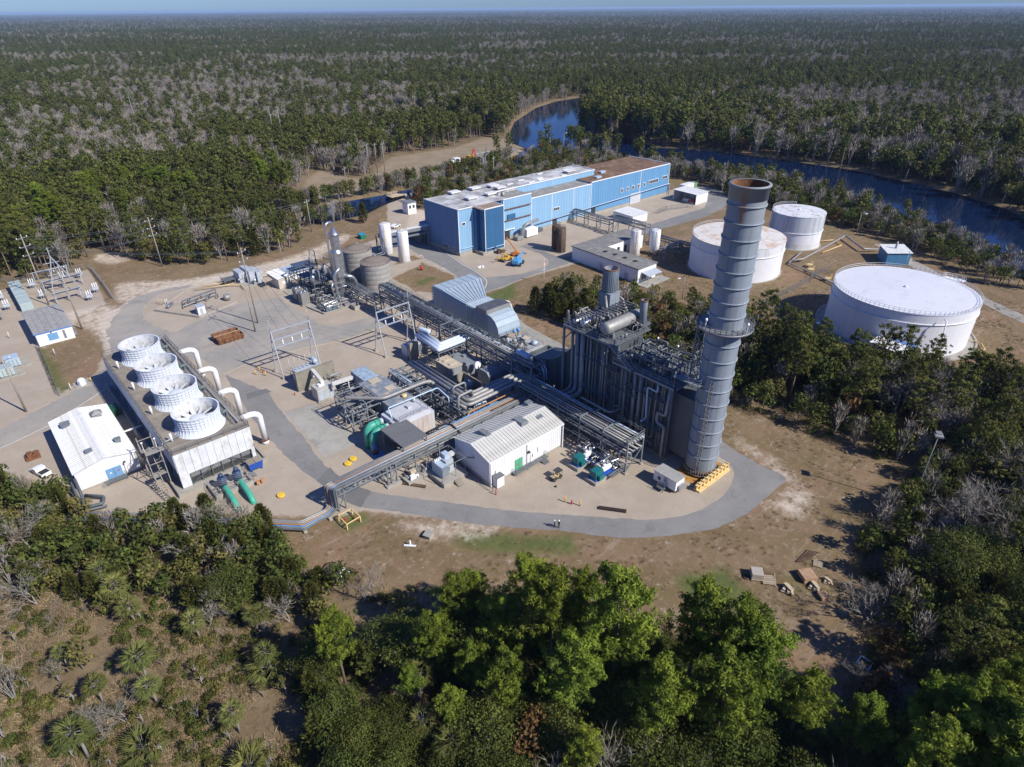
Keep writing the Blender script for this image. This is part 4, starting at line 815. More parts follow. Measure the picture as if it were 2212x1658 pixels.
pm = MB().lathe(0,0,[(rad(z),z) for z in zs],3,False,False,0,a1*.985)
for z in zs[4:]: pm.lathe(0,0,[(rad(z)-.01,z-.07),(rad(z)+.10,z-.07),(rad(z)+.10,z+.02),(rad(z)-.01,z+.02)],3,False,False,0,a1,smooth=False)
pm.mat = 0
for za, zb in zip(zs, zs[1:]):
    ra, rb = rad(za), rad(zb); c, s_ = cos(a1*.04), sin(a1*.04)
    pm.add([(ra,0,za),(ra+.11,0,za),(rb+.11,0,zb),(rb,0,zb),(ra*c,ra*s_,za),((ra+.11)*c,(ra+.11)*s_,za),((rb+.11)*c,(rb+.11)*s_,zb),(rb*c,rb*s_,zb)],[(0,1,2,3),(7,6,5,4),(1,5,6,2)])
seg_me = pm.mesh('stack_panel', fanw)
inn_ = MB().lathe(0,0,[(rad(z)-.06,z) for z in zs],48,False,False); inn_.f = [f[::-1] for f in inn_.f]; inner_me = inn_.mesh('stack_lining', fani)
rim_me = MB().lathe(0,0,[(RT-.08,HS-.02),(RT+.16,HS-.02),(RT+.16,HS+.12),(RT-.08,HS+.12),(RT-.08,HS-.02)],48,False,False,smooth=False).mesh('stack_rim', fanw)
bl_me = MB().extrude([(.9,-.35,0),(RM-.25,-.3,.16),(RM-.25,.3,-.05),(.9,.55,-.2)],(0,0,.07)).mesh('fan_blade', fanw)
hub_me = MB().lathe(0,0,[(1.5,-.2),(1.55,.12),(1.1,.3),(.05,.36)],20).cyl((0,0,-2),(0,0,-.3),.4,10).mesh('fan_hub', fanw)
cv_me = MB().lathe(0,0,[(RM-.1,-.0),(RM-.1,.02)],40).mesh('fan_well', dark)
labs = ['nearest white fan stack on the cooling tower, beside the white end wall','second white fan stack from the tower end wall','third white fan stack from the tower end wall','farthest white fan stack on the cooling tower, nearest the dirt road']
for k in range(4):
    F = fan(-37.4, 45.2+13.0*k, labs[k])
    for i in range(nseg): place(seg_me,'stack_panel',F,(0,0,0),i*a1)
    place(inner_me,'stack_lining',F,(0,0,0)); place(rim_me,'stack_rim',F,(0,0,0)); place(hub_me,'fan_hub',F,(0,0,1.75)); place(cv_me,'fan_well',F,(0,0,.03))
    for i in range(12): place(bl_me,'fan_blade',F,(0,0,1.85),2*pi*i/12+.2*k)
    M_ = thing('fan_motor', 'small fan motor on the deck beside the %s fan stack' % ['nearest','second','third','farthest'][k], 'motor', (-32.2,45.6+13*k,HD), 'fan motors on the deck')
    MB().box(-32.9,45.2+13*k,HD+.02,-31.6,46.2+13*k,HD+.4).build('base', dsteel, M_); MB().cyl((-32.9,45.7+13*k,HD+.85),(-31.6,45.7+13*k,HD+.85),.42,10).build('body', mat('motor_grey_green', (.12,.17,.16), .5), M_)
for k in range(4):
    y = 43.3+13.0*k; lab = ['nearest','second','third','farthest'][k]
    R = thing('riser_pipe', '%s white riser pipe bending down from the cooling tower deck' % lab, 'pipe', (-26.4,y,0), 'white riser pipes along the cooling tower')
    MB().tube([(X1-.1,y,8.0),(-27.6,y,8.0),(-26.4,y,7.2),(-26.4,y,1.0)],.62,14,bend=1.6).build('pipe', white, R)
    MB().lathe(-26.4,y,[(.85,.9),(.85,1.1)],14).build('flange', rust, R); MB().lathe(-26.4,y,[(.72,0),(.72,.9)],14).build('stub', white, R)
# stair tower between tower and pump house
P = thing('stair_tower', 'weathered steel stair tower zigzagging up to the cooling tower deck', 'stairs', (-46.8,42,0))
st = mat('weathered_stair', (.30,.28,.25), .85, var=.2)
def flight(p, q, w_, n_, P, m):
    p = Vector(p); q = Vector(q); d = q-p; hd = Vector((d.x,d.y,0)).normalized(); side = Vector((-hd.y,hd.x,0))*w_/2
    MB().beam(p-side,q-side,.08,.25).beam(p+side,q+side,.08,.25).build('stringer', m, P)
    mb = MB(); up = Vector((0,0,1.0))
    for s in (side,-side):
        mb.beam(p+s+up,q+s+up,.05)
        for k in range(4): mb.beam(p.lerp(q,k/3)+s,p.lerp(q,k/3)+s+up,.05)
    mb.build('handrail', m, P)
    for k in range(n_): c = p.lerp(q,(k+.5)/n_); a = c-side; b = c+side; MB().beam(a,b,.26,.05).build('step', m, P)
flight((-47.8,37.6,0),(-47.8,42.0,3.4),1.0,9,P,st); flight((-46.5,42.4,3.5),(-46.5,46.6,6.2),1.0,8,P,st); flight((-47.8,46.8,6.2),(-47.8,43,8.5),1.0,8,P,st)
MB().box(-48.4,42.0,3.35,-45.9,43.2,3.45).box(-48.4,46.4,6.1,-45.9,47.8,6.2).box(-48.4,41.6,8.5,-44.8,43.0,8.6).build('landing', st, P)
mb = MB()
for x in (-48.4,-45.9):
    for y in (41.9,47.8): mb.beam((x,y,0),(x,y,9.4),.16)
    mb.beam((x,41.9,.2),(x,47.8,3.4),.09).beam((x,47.8,3.4),(x,41.9,6.2),.09).beam((x,41.9,6.2),(x,47.8,8.6),.09)
for z in (3.4,6.2,8.6): mb.beam((-48.4,41.9,z),(-45.9,41.9,z),.12).beam((-48.4,47.8,z),(-45.9,47.8,z),.12)
mb.build('frame', st, P)
for x, y in ((-48.4,41.9),(-46.2,41.9)): MB().beam((x,y,9.4),(x,y,11.2),.08).cyl((x,y,11.2),(x,y,11.5),.18,8).build('lamp', signw, P)
MB().box(-48.6,36.6,0,-47.0,37.6,.3).build('pad', conc, P)
G = thing('cage_ladder', 'dark caged ladder on the corner of the pump house', 'ladder', (-48.6,51,0)); mb = MB()
for x, y in ((-48.8,51.2),(-48.0,51.2),(-48.0,50.4),(-48.8,50.4)): mb.beam((x,y,0),(x,y,4.9),.07)
for z in (1.2,2.4,3.6,4.9): mb.beam((-48.8,51.2,z),(-48,51.2,z),.06).beam((-48,51.2,z),(-48,50.4,z),.06).beam((-48,50.4,z),(-48.8,50.4,z),.06).beam((-48.8,50.4,z),(-48.8,51.2,z),.06)
mb.build('frame', dsteel, G)
for k, z in enumerate((1.4,2.2,3.0)): tag(MB().tube([(-49.2,66-k*1.4,z),(-44.8,66-k*1.4,z)],.22).tube([(-46.4,66-k*1.4,z),(-46.4,66-k*1.4,0)],.1).build('link_pipe', white), ['lowest','middle','highest'][k]+' white pipe crossing from pump house to cooling tower','pipe',group='white pipes between pump house and tower')
# circulating pumps in front
P0 = thing('pump_platform', 'concrete pump basin with steel rails in front of the cooling tower', 'platform', (-37.4,33.5,0))
MB().box(-41,31.4,0,-33.6,36.4,.9).build('basin', conc, P0); rail_part(P0, [(-41,36.2,.9),(-41,31.5,.9),(-33.7,31.5,.9),(-33.7,36.2,.9)], m=alud)
for k in range(4): MB().box(-33.5+.3*k,33.6,.72-.2*k,-33.2+.3*k,35.0,.78-.2*k).build('step', alud, P0)
mb = MB()
for x in (-39.9,-36.6,-34.2): mb.tube([(x,31.6,1.3),(x,34.8,1.3)],.14).tube([(x,31.6,1.3),(x,31.6,2.2)],.1)
mb.tube([(-40.8,33.4,1.4),(-33.8,33.4,1.4)],.12).build('pipe_run', alud, P0)
for k, (x, lab) in enumerate(((-38.9,'vertical pump with green outlet pipe nearer the tower corner, partly behind bare branches'),(-36.0,'vertical pump with green outlet pipe nearer the blue bin'))):
    P = thing('vertical_pump', lab, 'pump', (x,33.2,.9), 'blue vertical pumps by the cooling tower')
    MB().lathe(x,33.2,[(.6,.9),(.6,2.0)],16).build('discharge_head', royal, P)
    MB().lathe(x,33.2,[(.75,2.0),(.75,3.4),(.55,3.6)],18).build('motor', navy, P); MB().lathe(x,33.2,[(.45,3.6),(.48,4.0),(.3,4.3),(.02,4.35)],14).build('motor_cap', navy, P)
    mb = MB()
    for z in (2.3,2.7,3.1): mb.lathe(x,33.2,[(.76,z),(.84,z),(.84,z+.12),(.76,z+.12)],18)
    mb.build('cooling_fin', mat('pump_fin_grey', (.16,.19,.26), .4), P)
    MB().tube([(x,32.7,1.5),(x,31.2,1.5),(x-.1,27.2,1.1),(x-.1,26.0,-.2)],.55,14,bend=1.2).build('outlet_pipe', teal, P)
    MB().lathe(x,33.2,[(.8,1.9),(.8,2.02)],16).build('flange', dsteel, P)
for k in range(2): tag(MB().box(-33.6+.9*k,30.3,.5,-33.0+.9*k,30.9,1.1).build('valve_actuator', orange), 'orange actuator box on the pump platform, %s' % ('nearer the green pipe','outer one')[k], 'actuator', 'orange actuators')
S0 = thing('chemical_skid', 'blue rectangular chemical bin with grey lid by the cooling tower corner', 'bin', (-31.5,36,0))
MB().add([(-32.9,35.3,.5),(-30.4,35.3,.5),(-30.2,36.9,.5),(-32.9,36.9,.5),(-33.1,35.0,2.2),(-30.2,35.0,2.2),(-30.2,37,2.2),(-33.1,37,2.2)],[(0,3,2,1),(4,5,6,7),(0,1,5,4),(1,2,6,5),(2,3,7,6),(3,0,4,7)]).build('hopper', royal, S0)
for k in range(2): MB().box(-33.1+k*1.47,34.95,2.2,-31.7+k*1.47,37.0,2.3).build('lid', deckc, S0)
MB().box(-32.7,35.3,0,-32.5,35.5,.6).box(-30.7,35.3,0,-30.5,35.5,.6).box(-32.7,36.6,0,-32.5,36.8,.6).box(-30.7,36.6,0,-30.5,36.8,.6).build('leg', royal, S0)
for x, y, lab in ((-31.4,24.7,'yellow round cover on the sand by the pump platform'),(-17.0,24.9,'yellow round cover on gravel beside the pipe bridge'),(-15.4,25.6,'yellow round cover in the shade beside the pipe bridge')):
    D_ = thing('well_cover', lab, 'cover', (x,y,0), 'yellow round covers'); MB().lathe(x,y,[(.75,0),(.75,.35),(.68,.4)],22).build('disc', yellow, D_); MB().lathe(x,y,[(.12,.4),(.12,.5)],8).build('knob', yellow, D_)

# ---------------- boiler casing, stack and its deck ----------------
Hh_ = thing('boiler_casing', 'dark grey panelled heat recovery boiler casing with pipes and decks', 'boiler', (36,-4,0))
U0_, U1_ = 32.3, 40.2
MB().box(U0_+.15,-17,.8,U1_-.15,-3,17.3).box(U0_+.15,-3,.8,U1_-.15,7.6,20.6).build('core', casing, Hh_)
MB().box(U0_-.5,-18,0,U1_+.5,24,.8).build('foundation', concw, Hh_)
def hpan(y0_, y1_, z1_, rows, cols, x, sgn):
    wy = (y1_-y0_)/cols; hz = (z1_-.9)/rows
    me = MB().box(0,.07,.07,.12*sgn,wy-.07,hz-.07).box(.12*sgn,wy*.33,.07,.2*sgn,wy*.33+.12,hz-.07).box(.12*sgn,wy*.66,.07,.2*sgn,wy*.66+.12,hz-.07).mesh('casing_panel', casing)
    bx, by, bz = wloc(Hh_)
    for c in range(cols):
        for r in range(rows): place(me,'casing_panel',Hh_,(x-bx,y0_+c*wy-by,.9+r*hz-bz))
        if sgn < 0: MB().box(x-.35,y0_+c*wy-.13,.8,x+.05,y0_+c*wy+.13,z1_).build('buckstay', midsteel, Hh_)
    if sgn < 0:
        for r in range(rows): MB().box(x-.3,y0_,.9+r*hz-.08,x,y1_,.9+r*hz+.08).build('girt', dsteel, Hh_)
hpan(-17,-3,17.2,7,6,U0_+.15,-1); hpan(-3,7.6,20.5,8,4,U0_+.15,-1); hpan(-17,-3,17.2,7,6,U1_-.15,1); hpan(-3,7.6,20.5,8,4,U1_-.15,1)
for r in range(6): MB().box(U0_+.2,-17.12,1.0+r*2.7,36.1,-17.0,3.6+r*2.7).build('casing_panel', casing, Hh_); MB().box(36.2,-17.12,1.0+r*2.7,U1_-.2,-17.0,3.6+r*2.7).build('casing_panel', casing, Hh_)
# inlet duct sloping down to the turbine
prof = [(7.6,.9),(7.6,20.4),(8.2,18.0),(9.6,15.8),(11.7,13.4),(14.3,11.1),(17.5,9.2),(22.5,8.0),(22.5,2.2),(15,1.2)]
MB().extrude([(U0_+.2,y,z) for y, z in prof], (U1_-U0_-.4,0,0)).build('inlet_duct', casing, Hh_)
for (ya, za), (yb, zb) in zip(prof[1:7], prof[2:8]):
    MB().extrude([(U0_+.02,ya+.05,1.6),(U0_+.02,yb-.05,1.6),(U0_+.02,yb-.05,zb-.1),(U0_+.02,ya+.05,za-.1)], (.16,0,0)).box(U0_-.2,ya-.1,1.2,U0_+.1,ya+.1,za).build('duct_panel', casing, Hh_)
# transition breeching to the stack
MB().extrude([(33.2,-17,2),(39,-17,2),(37,-21.5,2),(33,-21.5,2)], (0,0,13.5)).build('breeching', casing, Hh_)
# decks
MB().box(30.7,-18.4,17.6,41.4,-3.2,17.72).box(30.7,-3.2,21.0,42.6,11.4,21.12).build('deck', grating, Hh_)
MB().box(30.6,-18.5,17.3,30.9,-3,17.7).box(30.6,-3.2,20.7,30.9,11.5,21.1).box(30.6,11.2,20.7,42.7,11.5,21.1).box(30.6,-18.5,17.3,41.5,-18.2,17.7).box(41.2,-18.5,17.3,41.5,-3,17.7).build('deck_edge', midsteel, Hh_)
rail_part(Hh_, [(30.8,-3,17.7),(30.8,-18.3,17.7),(41.3,-18.3,17.7),(41.3,-3,17.7)], m=midsteel, h=1.2, t=.07); rail_part(Hh_, [(30.8,-3,21.1),(30.8,11.3,21.1),(42.5,11.3,21.1),(42.5,-3,21.1),(30.8,-3,21.1)], m=midsteel, h=1.2, t=.07)
flight((30.2,-8.5,17.7),(30.2,-3.2,21.1),1.0,12,Hh_,midsteel); MB().box(29.6,-8.7,17.6,30.8,-8.2,17.7).box(29.6,-3.3,21.0,30.8,-2.4,21.1).build('deck', grating, Hh_)
# deck supports at the left end
mb = MB()
for x in (31,36.5,42.2): mb.beam((x,11.2,.8),(x,11.2,20.8),.4).beam((x,8.2,20.8),(x,11.2,17.5),.25)
mb.build('column', midsteel, Hh_)
# steam drums, silencers, vent
D_ = thing('steam_drum', 'large aluminium clad steam drum lying on the boiler top', 'drum', (37,.4,21.1)); MB().vessel((31.8,.4,23.4),(42.2,.4,23.4),1.35,20).build('shell', alud, D_)
for x in (33,41): MB().box(x-.25,-.9,21.1,x+.25,1.7,22.6).build('saddle', midsteel, D_)
mb = MB()
for k in range(9): mb.tube([(33+k*1.1,.4,25.1),(33+k*1.1,.4,25.7),(33+k*1.1,4.6,25.5),(33+k*1.1,5.2,22)],.14,6,bend=.4)
mb.build('riser_tube', alud, D_)
D_ = thing('small_drum', 'smaller aluminium drum lying beside the large steam drum', 'drum', (34,7,21.1)); MB().vessel((31.8,6.6,22.4),(36.6,6.6,22.4),.8,16).vessel((31.8,8.8,22.2),(35.6,8.8,22.2),.6,14).build('shell', alu, D_); MB().box(32.4,6,21.1,32.7,9.4,21.8).box(35,6,21.1,35.3,9.4,21.8).build('saddle', midsteel, D_)
mb = MB()
for k in range(5): mb.tube([(32+k*.9,8.8,22.8),(32+k*.9,8.4,23.7),(32+k*.9,6.6,23.6),(32+k*.9,6.6,23.1)],.16,6,bend=.3)
mb.build('riser_tube', alud, D_)
V_ = thing('silencer_stack', 'short ribbed grey silencer stack with rusty mouth on a box', 'stack', (41.5,8,21.1))
MB().box(39.9,6.4,23.4,43.1,9.6,26.6).box(39.8,6.3,26.6,43.2,9.7,26.75).build('box', stackp, V_)
for x in (40.1,42.9):
    for y in (6.6,9.4): MB().beam((x,y,21.1),(x,y,23.4),.25).build('leg', midsteel, V_)
MB().lathe(41.5,8,[(1.3,26.7),(1.62,27.0),(1.65,32.0)],28,cap1=False).lathe(41.5,8,[(1.5,32.0),(1.5,29.5),(.05,29.4)],28,False,False).build('barrel', stackp, V_)
for k in range(28): a = 2*pi*k/28; MB().beam((41.5+1.68*cos(a),8+1.68*sin(a),27.1),(41.5+1.68*cos(a),8+1.68*sin(a),31.9),.07).build('rib', stackp, V_)
MB().lathe(41.5,8,[(1.5,32.0),(1.72,32.0),(1.72,31.85),(1.5,31.2)],28,False,False).build('rusty_rim', rust, V_)
MB().tube([(39.5,7.4,26.3),(39.0,6.6,24.8),(38.2,5.6,23.6),(37.4,4,22)],.3,8).tube([(43.4,7,25.4),(44,6.2,24.6),(44,5,22)],.25,8).build('drain_pipe', alud, V_)
V_ = thing('vent_stack', 'slim grey vent pipe with rusty mouth standing on the boiler deck', 'stack', (41,-1.8,21.1)); MB().lathe(41,-1.8,[(.8,21.1),(.8,27.8)],18,cap1=False).lathe(41,-1.8,[(.72,27.8),(.72,26),(.02,26)],18,False,False).build('barrel', stackp, V_); MB().lathe(41,-1.8,[(.7,27.6),(.86,27.6),(.86,27.85),(.7,27.85)],18,False,False).build('rusty_rim', rust, V_)
rail_part(V_, [(39.6,-3,22.6),(42.4,-3,22.6),(42.4,-.6,22.6),(39.6,-.6,22.6),(39.6,-3,22.6)], m=midsteel, h=1.1); MB().box(39.5,-3.1,22.5,42.5,-.5,22.6).build('deck', grating, V_)
# clutter of pipes, valves and frames over both decks
r = random.Random(11)
clut = thing('deck_pipework', 'tangle of dark steel pipes, frames and valves on the lower boiler deck', 'pipework', (36,-10,17.7)); mb = MB(); mf = MB()
for i in range(34):
    x, y = r.uniform(31.8,40.4), r.uniform(-17.6,-3.6); h = r.uniform(.8,3.6); dx, dy = (r.uniform(1,3),0) if r.random() < .4 else (0,r.uniform(1,4))
    x2, y2 = min(40.6,x+dx), min(-3.6,y+dy); mb.tube([(x,y,17.7),(x,y,17.7+h),(x2,y2,17.7+h),(x2,y2,17.7+h*r.choice((.1,.4,0)))],r.uniform(.07,.2),6,bend=.3)
mb.build('pipe_run', midsteel, clut)
for x in (32.2,34.6,37.2,39.8):
    for y in (-16.4,-12.6,-8.8,-5): mf.beam((x,y,17.7),(x,y,20.4),.2)
    mf.beam((x,-16.4,20.4),(x,-5,20.4),.22,.3)
for y in (-16.4,-12.6,-8.8,-5): mf.beam((32.2,y,20.4),(39.8,y,20.4),.2,.3)
mf.build('frame', dsteel, clut)
for i in range(26):
    x, y = r.uniform(31.8,40.4), r.uniform(-17.4,-3.8); a = r.uniform(.3,.6); MB().lathe(x,y,[(a*.4,17.75),(a,17.9),(a,18.3+a),(a*.3,18.6+a)],10).build('valve', r.choice((midsteel,alud,steel,dsteel)), clut)
for i in range(5):
    x, y = r.uniform(33,39), -15+i*2.5; MB().box(x,y,17.75,x+r.uniform(1,2.4),y+1.4,18.6+r.uniform(0,1)).build('equipment_box', r.choice((midsteel,steel)), clut)
clut = thing('upper_deck_pipework', 'pipes and valves around the drums on the upper boiler deck', 'pipework', (37,4,21.1)); mb = MB()
for i in range(22):
    x, y = r.uniform(31.4,42), r.choice((r.uniform(-2.6,-1.4),r.uniform(2.6,5.6),r.uniform(9.6,11))); h = r.uniform(.6,3.2); dx, dy = (r.uniform(1,3),0) if r.random() < .5 else (0,r.uniform(.6,2)); x2, y2 = min(42.2,x+dx), min(11,y+dy)
    mb.tube([(x,y,21.1),(x,y,21.1+h),(x2,y2,21.1+h),(x2,y2,21.1+.2*h)],r.uniform(.07,.2),6,bend=.3)
mb.build('pipe_run', alud, clut)
for i in range(12): x, y, a = r.uniform(31.6,42), r.choice((-2.2,2.8,10.2)), r.uniform(.25,.45); MB().lathe(x,y,[(a*.4,21.15),(a,21.3),(a,21.9),(a*.3,22.2)],10).build('valve', r.choice((midsteel,alud)), clut)
for (lx, ly, lz), where in zip(((30.8,-5.6,17.7),(41.3,-6,17.7),(41.3,-11,17.7),(42.5,4,21.1),(42.5,0,21.1),(30.8,-17.9,17.7),(41.3,-16.4,17.7)),('at the foot of the deck stairs','on the far rail next to the vent pipe','on the far rail half way along the lower deck','on the upper deck rail behind the steam drum','on the upper deck rail near the vent pipe','on the near corner of the lower deck','on the far rail nearest the tall stack')):
    Lp = thing('deck_lamp','small lamp post '+where,'lamp',(lx,ly,lz),'lamp posts on the boiler deck'); MB().beam((lx,ly,lz),(lx,ly,lz+2.6),.08).build('post', midsteel, Lp); MB().lathe(lx,ly,[(.12,lz+2.5),(.24,lz+2.65),(.2,lz+2.95),(.02,lz+3)],10).build('head', signw, Lp)
# big pipes up the dark face
def pipe(label, pts, rr, m, bend=1.0, n=10, group='pipes on the boiler face', z0=None, name='pipe'):
    return tag(MB().tube(pts, rr, n, bend=bend).build(name, m, loc=pts[0]), label, 'pipe', group)
FX = U0_-.9
for k, (y, rr, x0_, yy, ye, lab) in enumerate(((9.0,.32,13.0,22.4,43.2,'innermost lagged steam pipe from the steel frames round two bends to the boiler top'),(7.6,.5,11.8,21.2,43.4,'second lagged steam pipe from the inside, rising up the left end of the boiler face'),(6.0,.5,10.7,20.0,43.6,'third lagged steam pipe from the inside, rising up the boiler face'))):
    pipe(lab, [(x0_,ye,5.7),(x0_,yy,5.7),(25.6+k*1.0,yy,5.9),(25.6+k*1.0,y-.2,5.9),(FX,y-.2,5.9),(FX,y,20.8)], rr, alud, 1.6, 12)
for y, rr, top, lab in ((3.6,.16,20.4,'thin pipe rising left of the buckstays on the boiler face'),(.4,.16,20.4,'twin thin pipe rising beside the first buckstay'),(-.1,.16,20.4,'other twin thin pipe rising beside the first buckstay'),(-6.2,.22,17,'single pipe rising under the deck stairs'),(-8.6,.3,17.4,'lagged pipe rising mid way along the boiler face'),(-10.0,.34,17.4,'thicker lagged pipe rising mid way along the boiler face')):
    pipe(lab, [(FX,y,2.0),(FX,y,top)], rr, alud if rr > .2 else steel)
pipe('pale blue pipe looping down the boiler face from the deck', [(FX-2.0,-12.4,8.2),(FX-.4,-12.4,8.2),(FX-.4,-12.0,15.4),(FX-.4,-14.4,15.2),(FX-.4,-14.4,16.9)], .2, paleblue, .5)
pipe('zigzag lagged pipe at the right end of the boiler face', [(FX-.3,-17.2,17.2),(FX-.3,-16.8,10.8),(FX-.3,-14.9,10.8),(FX-.3,-14.9,8.6),(FX-.3,-16.8,8.2),(FX-.3,-16.9,.8)], .3, alud, .6)
r = random.Random(4); fv = thing('boiler_face_pipework','many thin vertical pipes, ladders and catwalks down the dark boiler face','pipework',(FX,-5,0))
for m_, n_, r0, r1 in ((midsteel,16,.07,.16),(alud,9,.1,.22),(steel,8,.05,.1)):
    for i in range(n_):
        y = r.uniform(-16.6,7); zt = (20.5 if y > -3 else 17.2)-r.uniform(0,6)*(r.random() < .5); zb = r.uniform(1,8); MB().tube([(FX+.9,y,zt),(FX+.35,y,zt-.3),(FX+.35,y,zb),(FX+.35,y+r.uniform(-1.5,1.5),zb-.4)], r.uniform(r0,r1), 6, bend=.3).build('pipe', m_, fv)
for y0_, y1_, z in ((-16,-9,6.4),(-9.4,-2,11.6),(-2,7,8.0),(-4,7.4,15.2),(-16.4,-6,13.4)):
    MB().box(FX-.5,y0_,z,FX+.9,y1_,z+.08).build('catwalk', grating, fv); rail_part(fv,[(FX-.45,y0_,z),(FX-.45,y1_,z)],m=midsteel,h=1.1,t=.06)
    for k in range(3): y = y0_+(y1_-y0_)*(k+.5)/3; MB().beam((FX+.9,y,z-1.2),(FX-.4,y,z),.12).build('bracket', midsteel, fv)
# the tall stack
ST = thing('tall_stack', 'tall grey steel stack with ring stiffeners, rusty mouth and circular platform', 'stack', (34.8,-23.9,0))
SX, SY, SR = 34.8, -23.9, 2.95
cuts = [1.5,4.6,7.6,10.6,13.6,16.6,19.6,22.6,25.6,28.8]
upper = [34.2,36.9,39.6,42.3,45.0,47.7,50.4,53.1]
lv = [1.5]+cuts[1:]+[31.6]+upper+[55.9]
for i, (a, b) in enumerate(zip(lv, lv[1:])):
    top = i >= len(lv)-3
    MB().lathe(SX,SY,[(SR,a+.02),(SR,b-.02)],56,False,False).build('shell_course', stackrust if top else stackp, ST)
    if b < 55.5: MB().lathe(SX,SY,[(SR,b-.14),(SR+.2,b-.14),(SR+.2,b+.06),(SR,b+.06)],56).build('stiffener_ring', stackrust if top else stackp, ST)
MB().lathe(SX,SY,[(SR,54.0),(SR+.12,54.0),(SR+.12,55.9),(SR+.3,55.9),(SR+.3,56.2),(SR-.1,56.2)],56,False,False).build('rim', stackrust, ST)
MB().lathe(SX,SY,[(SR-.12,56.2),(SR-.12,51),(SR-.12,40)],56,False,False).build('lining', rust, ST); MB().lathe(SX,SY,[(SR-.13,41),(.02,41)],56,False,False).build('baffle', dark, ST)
MB().lathe(SX,SY,[(SR+.12,.55),(SR+.05,1.0),(SR,1.5)],56).lathe(SX,SY,[(SR+.5,.4),(SR+.5,.6)],40).build('base_ring', mat('stack_base_rusty', (.12,.09,.07), .8, var=.4, second=(.25,.11,.04), amt=.6), ST)
for k in range(40): a = 2*pi*k/40; MB().box(SX+(SR+.2)*cos(a)-.06,SY+(SR+.2)*sin(a)-.06,.6,SX+(SR+.2)*cos(a)+.06,SY+(SR+.2)*sin(a)+.06,1.25).build('gusset', stackp, ST)
MB().lathe(SX,SY,[(SR+.02,31.6),(SR+1.9,31.6),(SR+1.9,31.75),(SR+.02,31.75)],48).build('platform_deck', steel, ST)
for k in range(24):
    a = 2*pi*k/24; MB().add([(SX+SR*cos(a),SY+SR*sin(a),30.6),(SX+SR*cos(a),SY+SR*sin(a),31.6),(SX+(SR+1.8)*cos(a),SY+(SR+1.8)*sin(a),31.6)],[(0,1,2),(0,2,1)]).build('bracket', midsteel, ST)
mb = MB(); rail(mb, [(SX+(SR+1.85)*cos(2*pi*k/32),SY+(SR+1.85)*sin(2*pi*k/32),31.75) for k in range(33)],1.15,.07,1.2,3); mb.build('handrail', midsteel, ST)
MB().lathe(SX,SY,[(SR+1.88,31.6),(SR+1.92,31.6),(SR+1.92,31.95),(SR+1.88,31.95)],48).build('kick_plate', steel, ST)
a = radians(-158); t = (-sin(a)*.28, cos(a)*.28); p = (SX+(SR+.35)*cos(a), SY+(SR+.35)*sin(a)); mb = MB()
for s in (1,-1): mb.beam((p[0]+s*t[0],p[1]+s*t[1],1),(p[0]+s*t[0],p[1]+s*t[1],22),.08)
for k in range(60): mb.beam((p[0]-t[0],p[1]-t[1],1.3+k*.35),(p[0]+t[0],p[1]+t[1],1.3+k*.35),.045)
o_ = (cos(a)*.7, sin(a)*.7)
for k in range(18):
    z = 3.5+k*1.05; mb.tube([(p[0]+t[0],p[1]+t[1],z),(p[0]+t[0]*1.2+o_[0]*.7,p[1]+t[1]*1.2+o_[1]*.7,z),(p[0]+o_[0],p[1]+o_[1],z),(p[0]-t[0]*1.2+o_[0]*.7,p[1]-t[1]*1.2+o_[1]*.7,z),(p[0]-t[0],p[1]-t[1],z)],.035,4)
for k in (-1,0,1): mb.beam((p[0]+o_[0]*(1-.25*abs(k))+k*t[0]*1.2,p[1]+o_[1]*(1-.25*abs(k))+k*t[1]*1.2,3.5),(p[0]+o_[0]*(1-.25*abs(k))+k*t[0]*1.2,p[1]+o_[1]*(1-.25*abs(k))+k*t[1]*1.2,21.4),.05)
mb.build('caged_ladder', alud, ST)
rail(MB(),[(SX-SR-.2,SY+.6,20.6),(SX-SR-1.5,SY+.6,20.6),(SX-SR-1.5,SY+4,20.6)],1.1,.06,1.2).box(SX-SR-1.6,SY+.5,20.5,SX-SR+.5,SY+5.6,20.6).build('access_platform', midsteel, ST)
for sx, sy in ((-4.4,1.2),(-1,-4.7),(4.5,.8)): MB().beam((SX+sx,SY+sy,31.75),(SX+sx,SY+sy,33.6),.08).lathe(SX+sx,SY+sy,[(.1,33.5),(.24,33.7),(.2,34),(.02,34.05)],10).build('lamp', signw, ST)
LT = thing('lattice_bridge','dark lattice walkway between boiler deck and stack platform','walkway',(37,-19.5,17.7)); mb = MB()
for x in (35.4,38.2):
    for y in (-18.2,-20.6): mb.beam((x,y,17.7),(x,y,31.4),.22)
    for k in range(4): mb.beam((x,-18.2,17.9+k*3.4),(x,-20.6,21.2+k*3.4),.14).beam((x,-20.6,17.9+k*3.4),(x,-18.2,21.2+k*3.4),.14)
for k in range(4):
    for y in (-18.2,-20.6): mb.beam((35.4,y,20+k*3.6),(38.2,y,20+k*3.6),.16).beam((35.4,y,17.8+k*3.4),(38.2,y,21.2+k*3.4),.12)
mb.build('lattice', midsteel, LT)
YB = thing('yellow_lifting_beam','long yellow steel beam with brackets on the ground by the stack','beam',(33.5,-27.5,0)); yl = mat('pale_yellow_beam', (.74,.56,.26), .55, var=.12, second=(.42,.2,.06), amt=.4)
MB().box(28.2,-27.9,.35,39,-27.2,.5).box(28.2,-27.6,.5,39,-27.45,1.3).box(28.2,-27.9,1.3,39,-27.2,1.45).box(28.4,-28.3,0,38.8,-26.8,.35).build('beam', yl, YB)
for k in range(9): MB().box(28.9+k*1.2,-27.95,.5,29.1+k*1.2,-27.1,1.7).build('bracket', yl, YB)
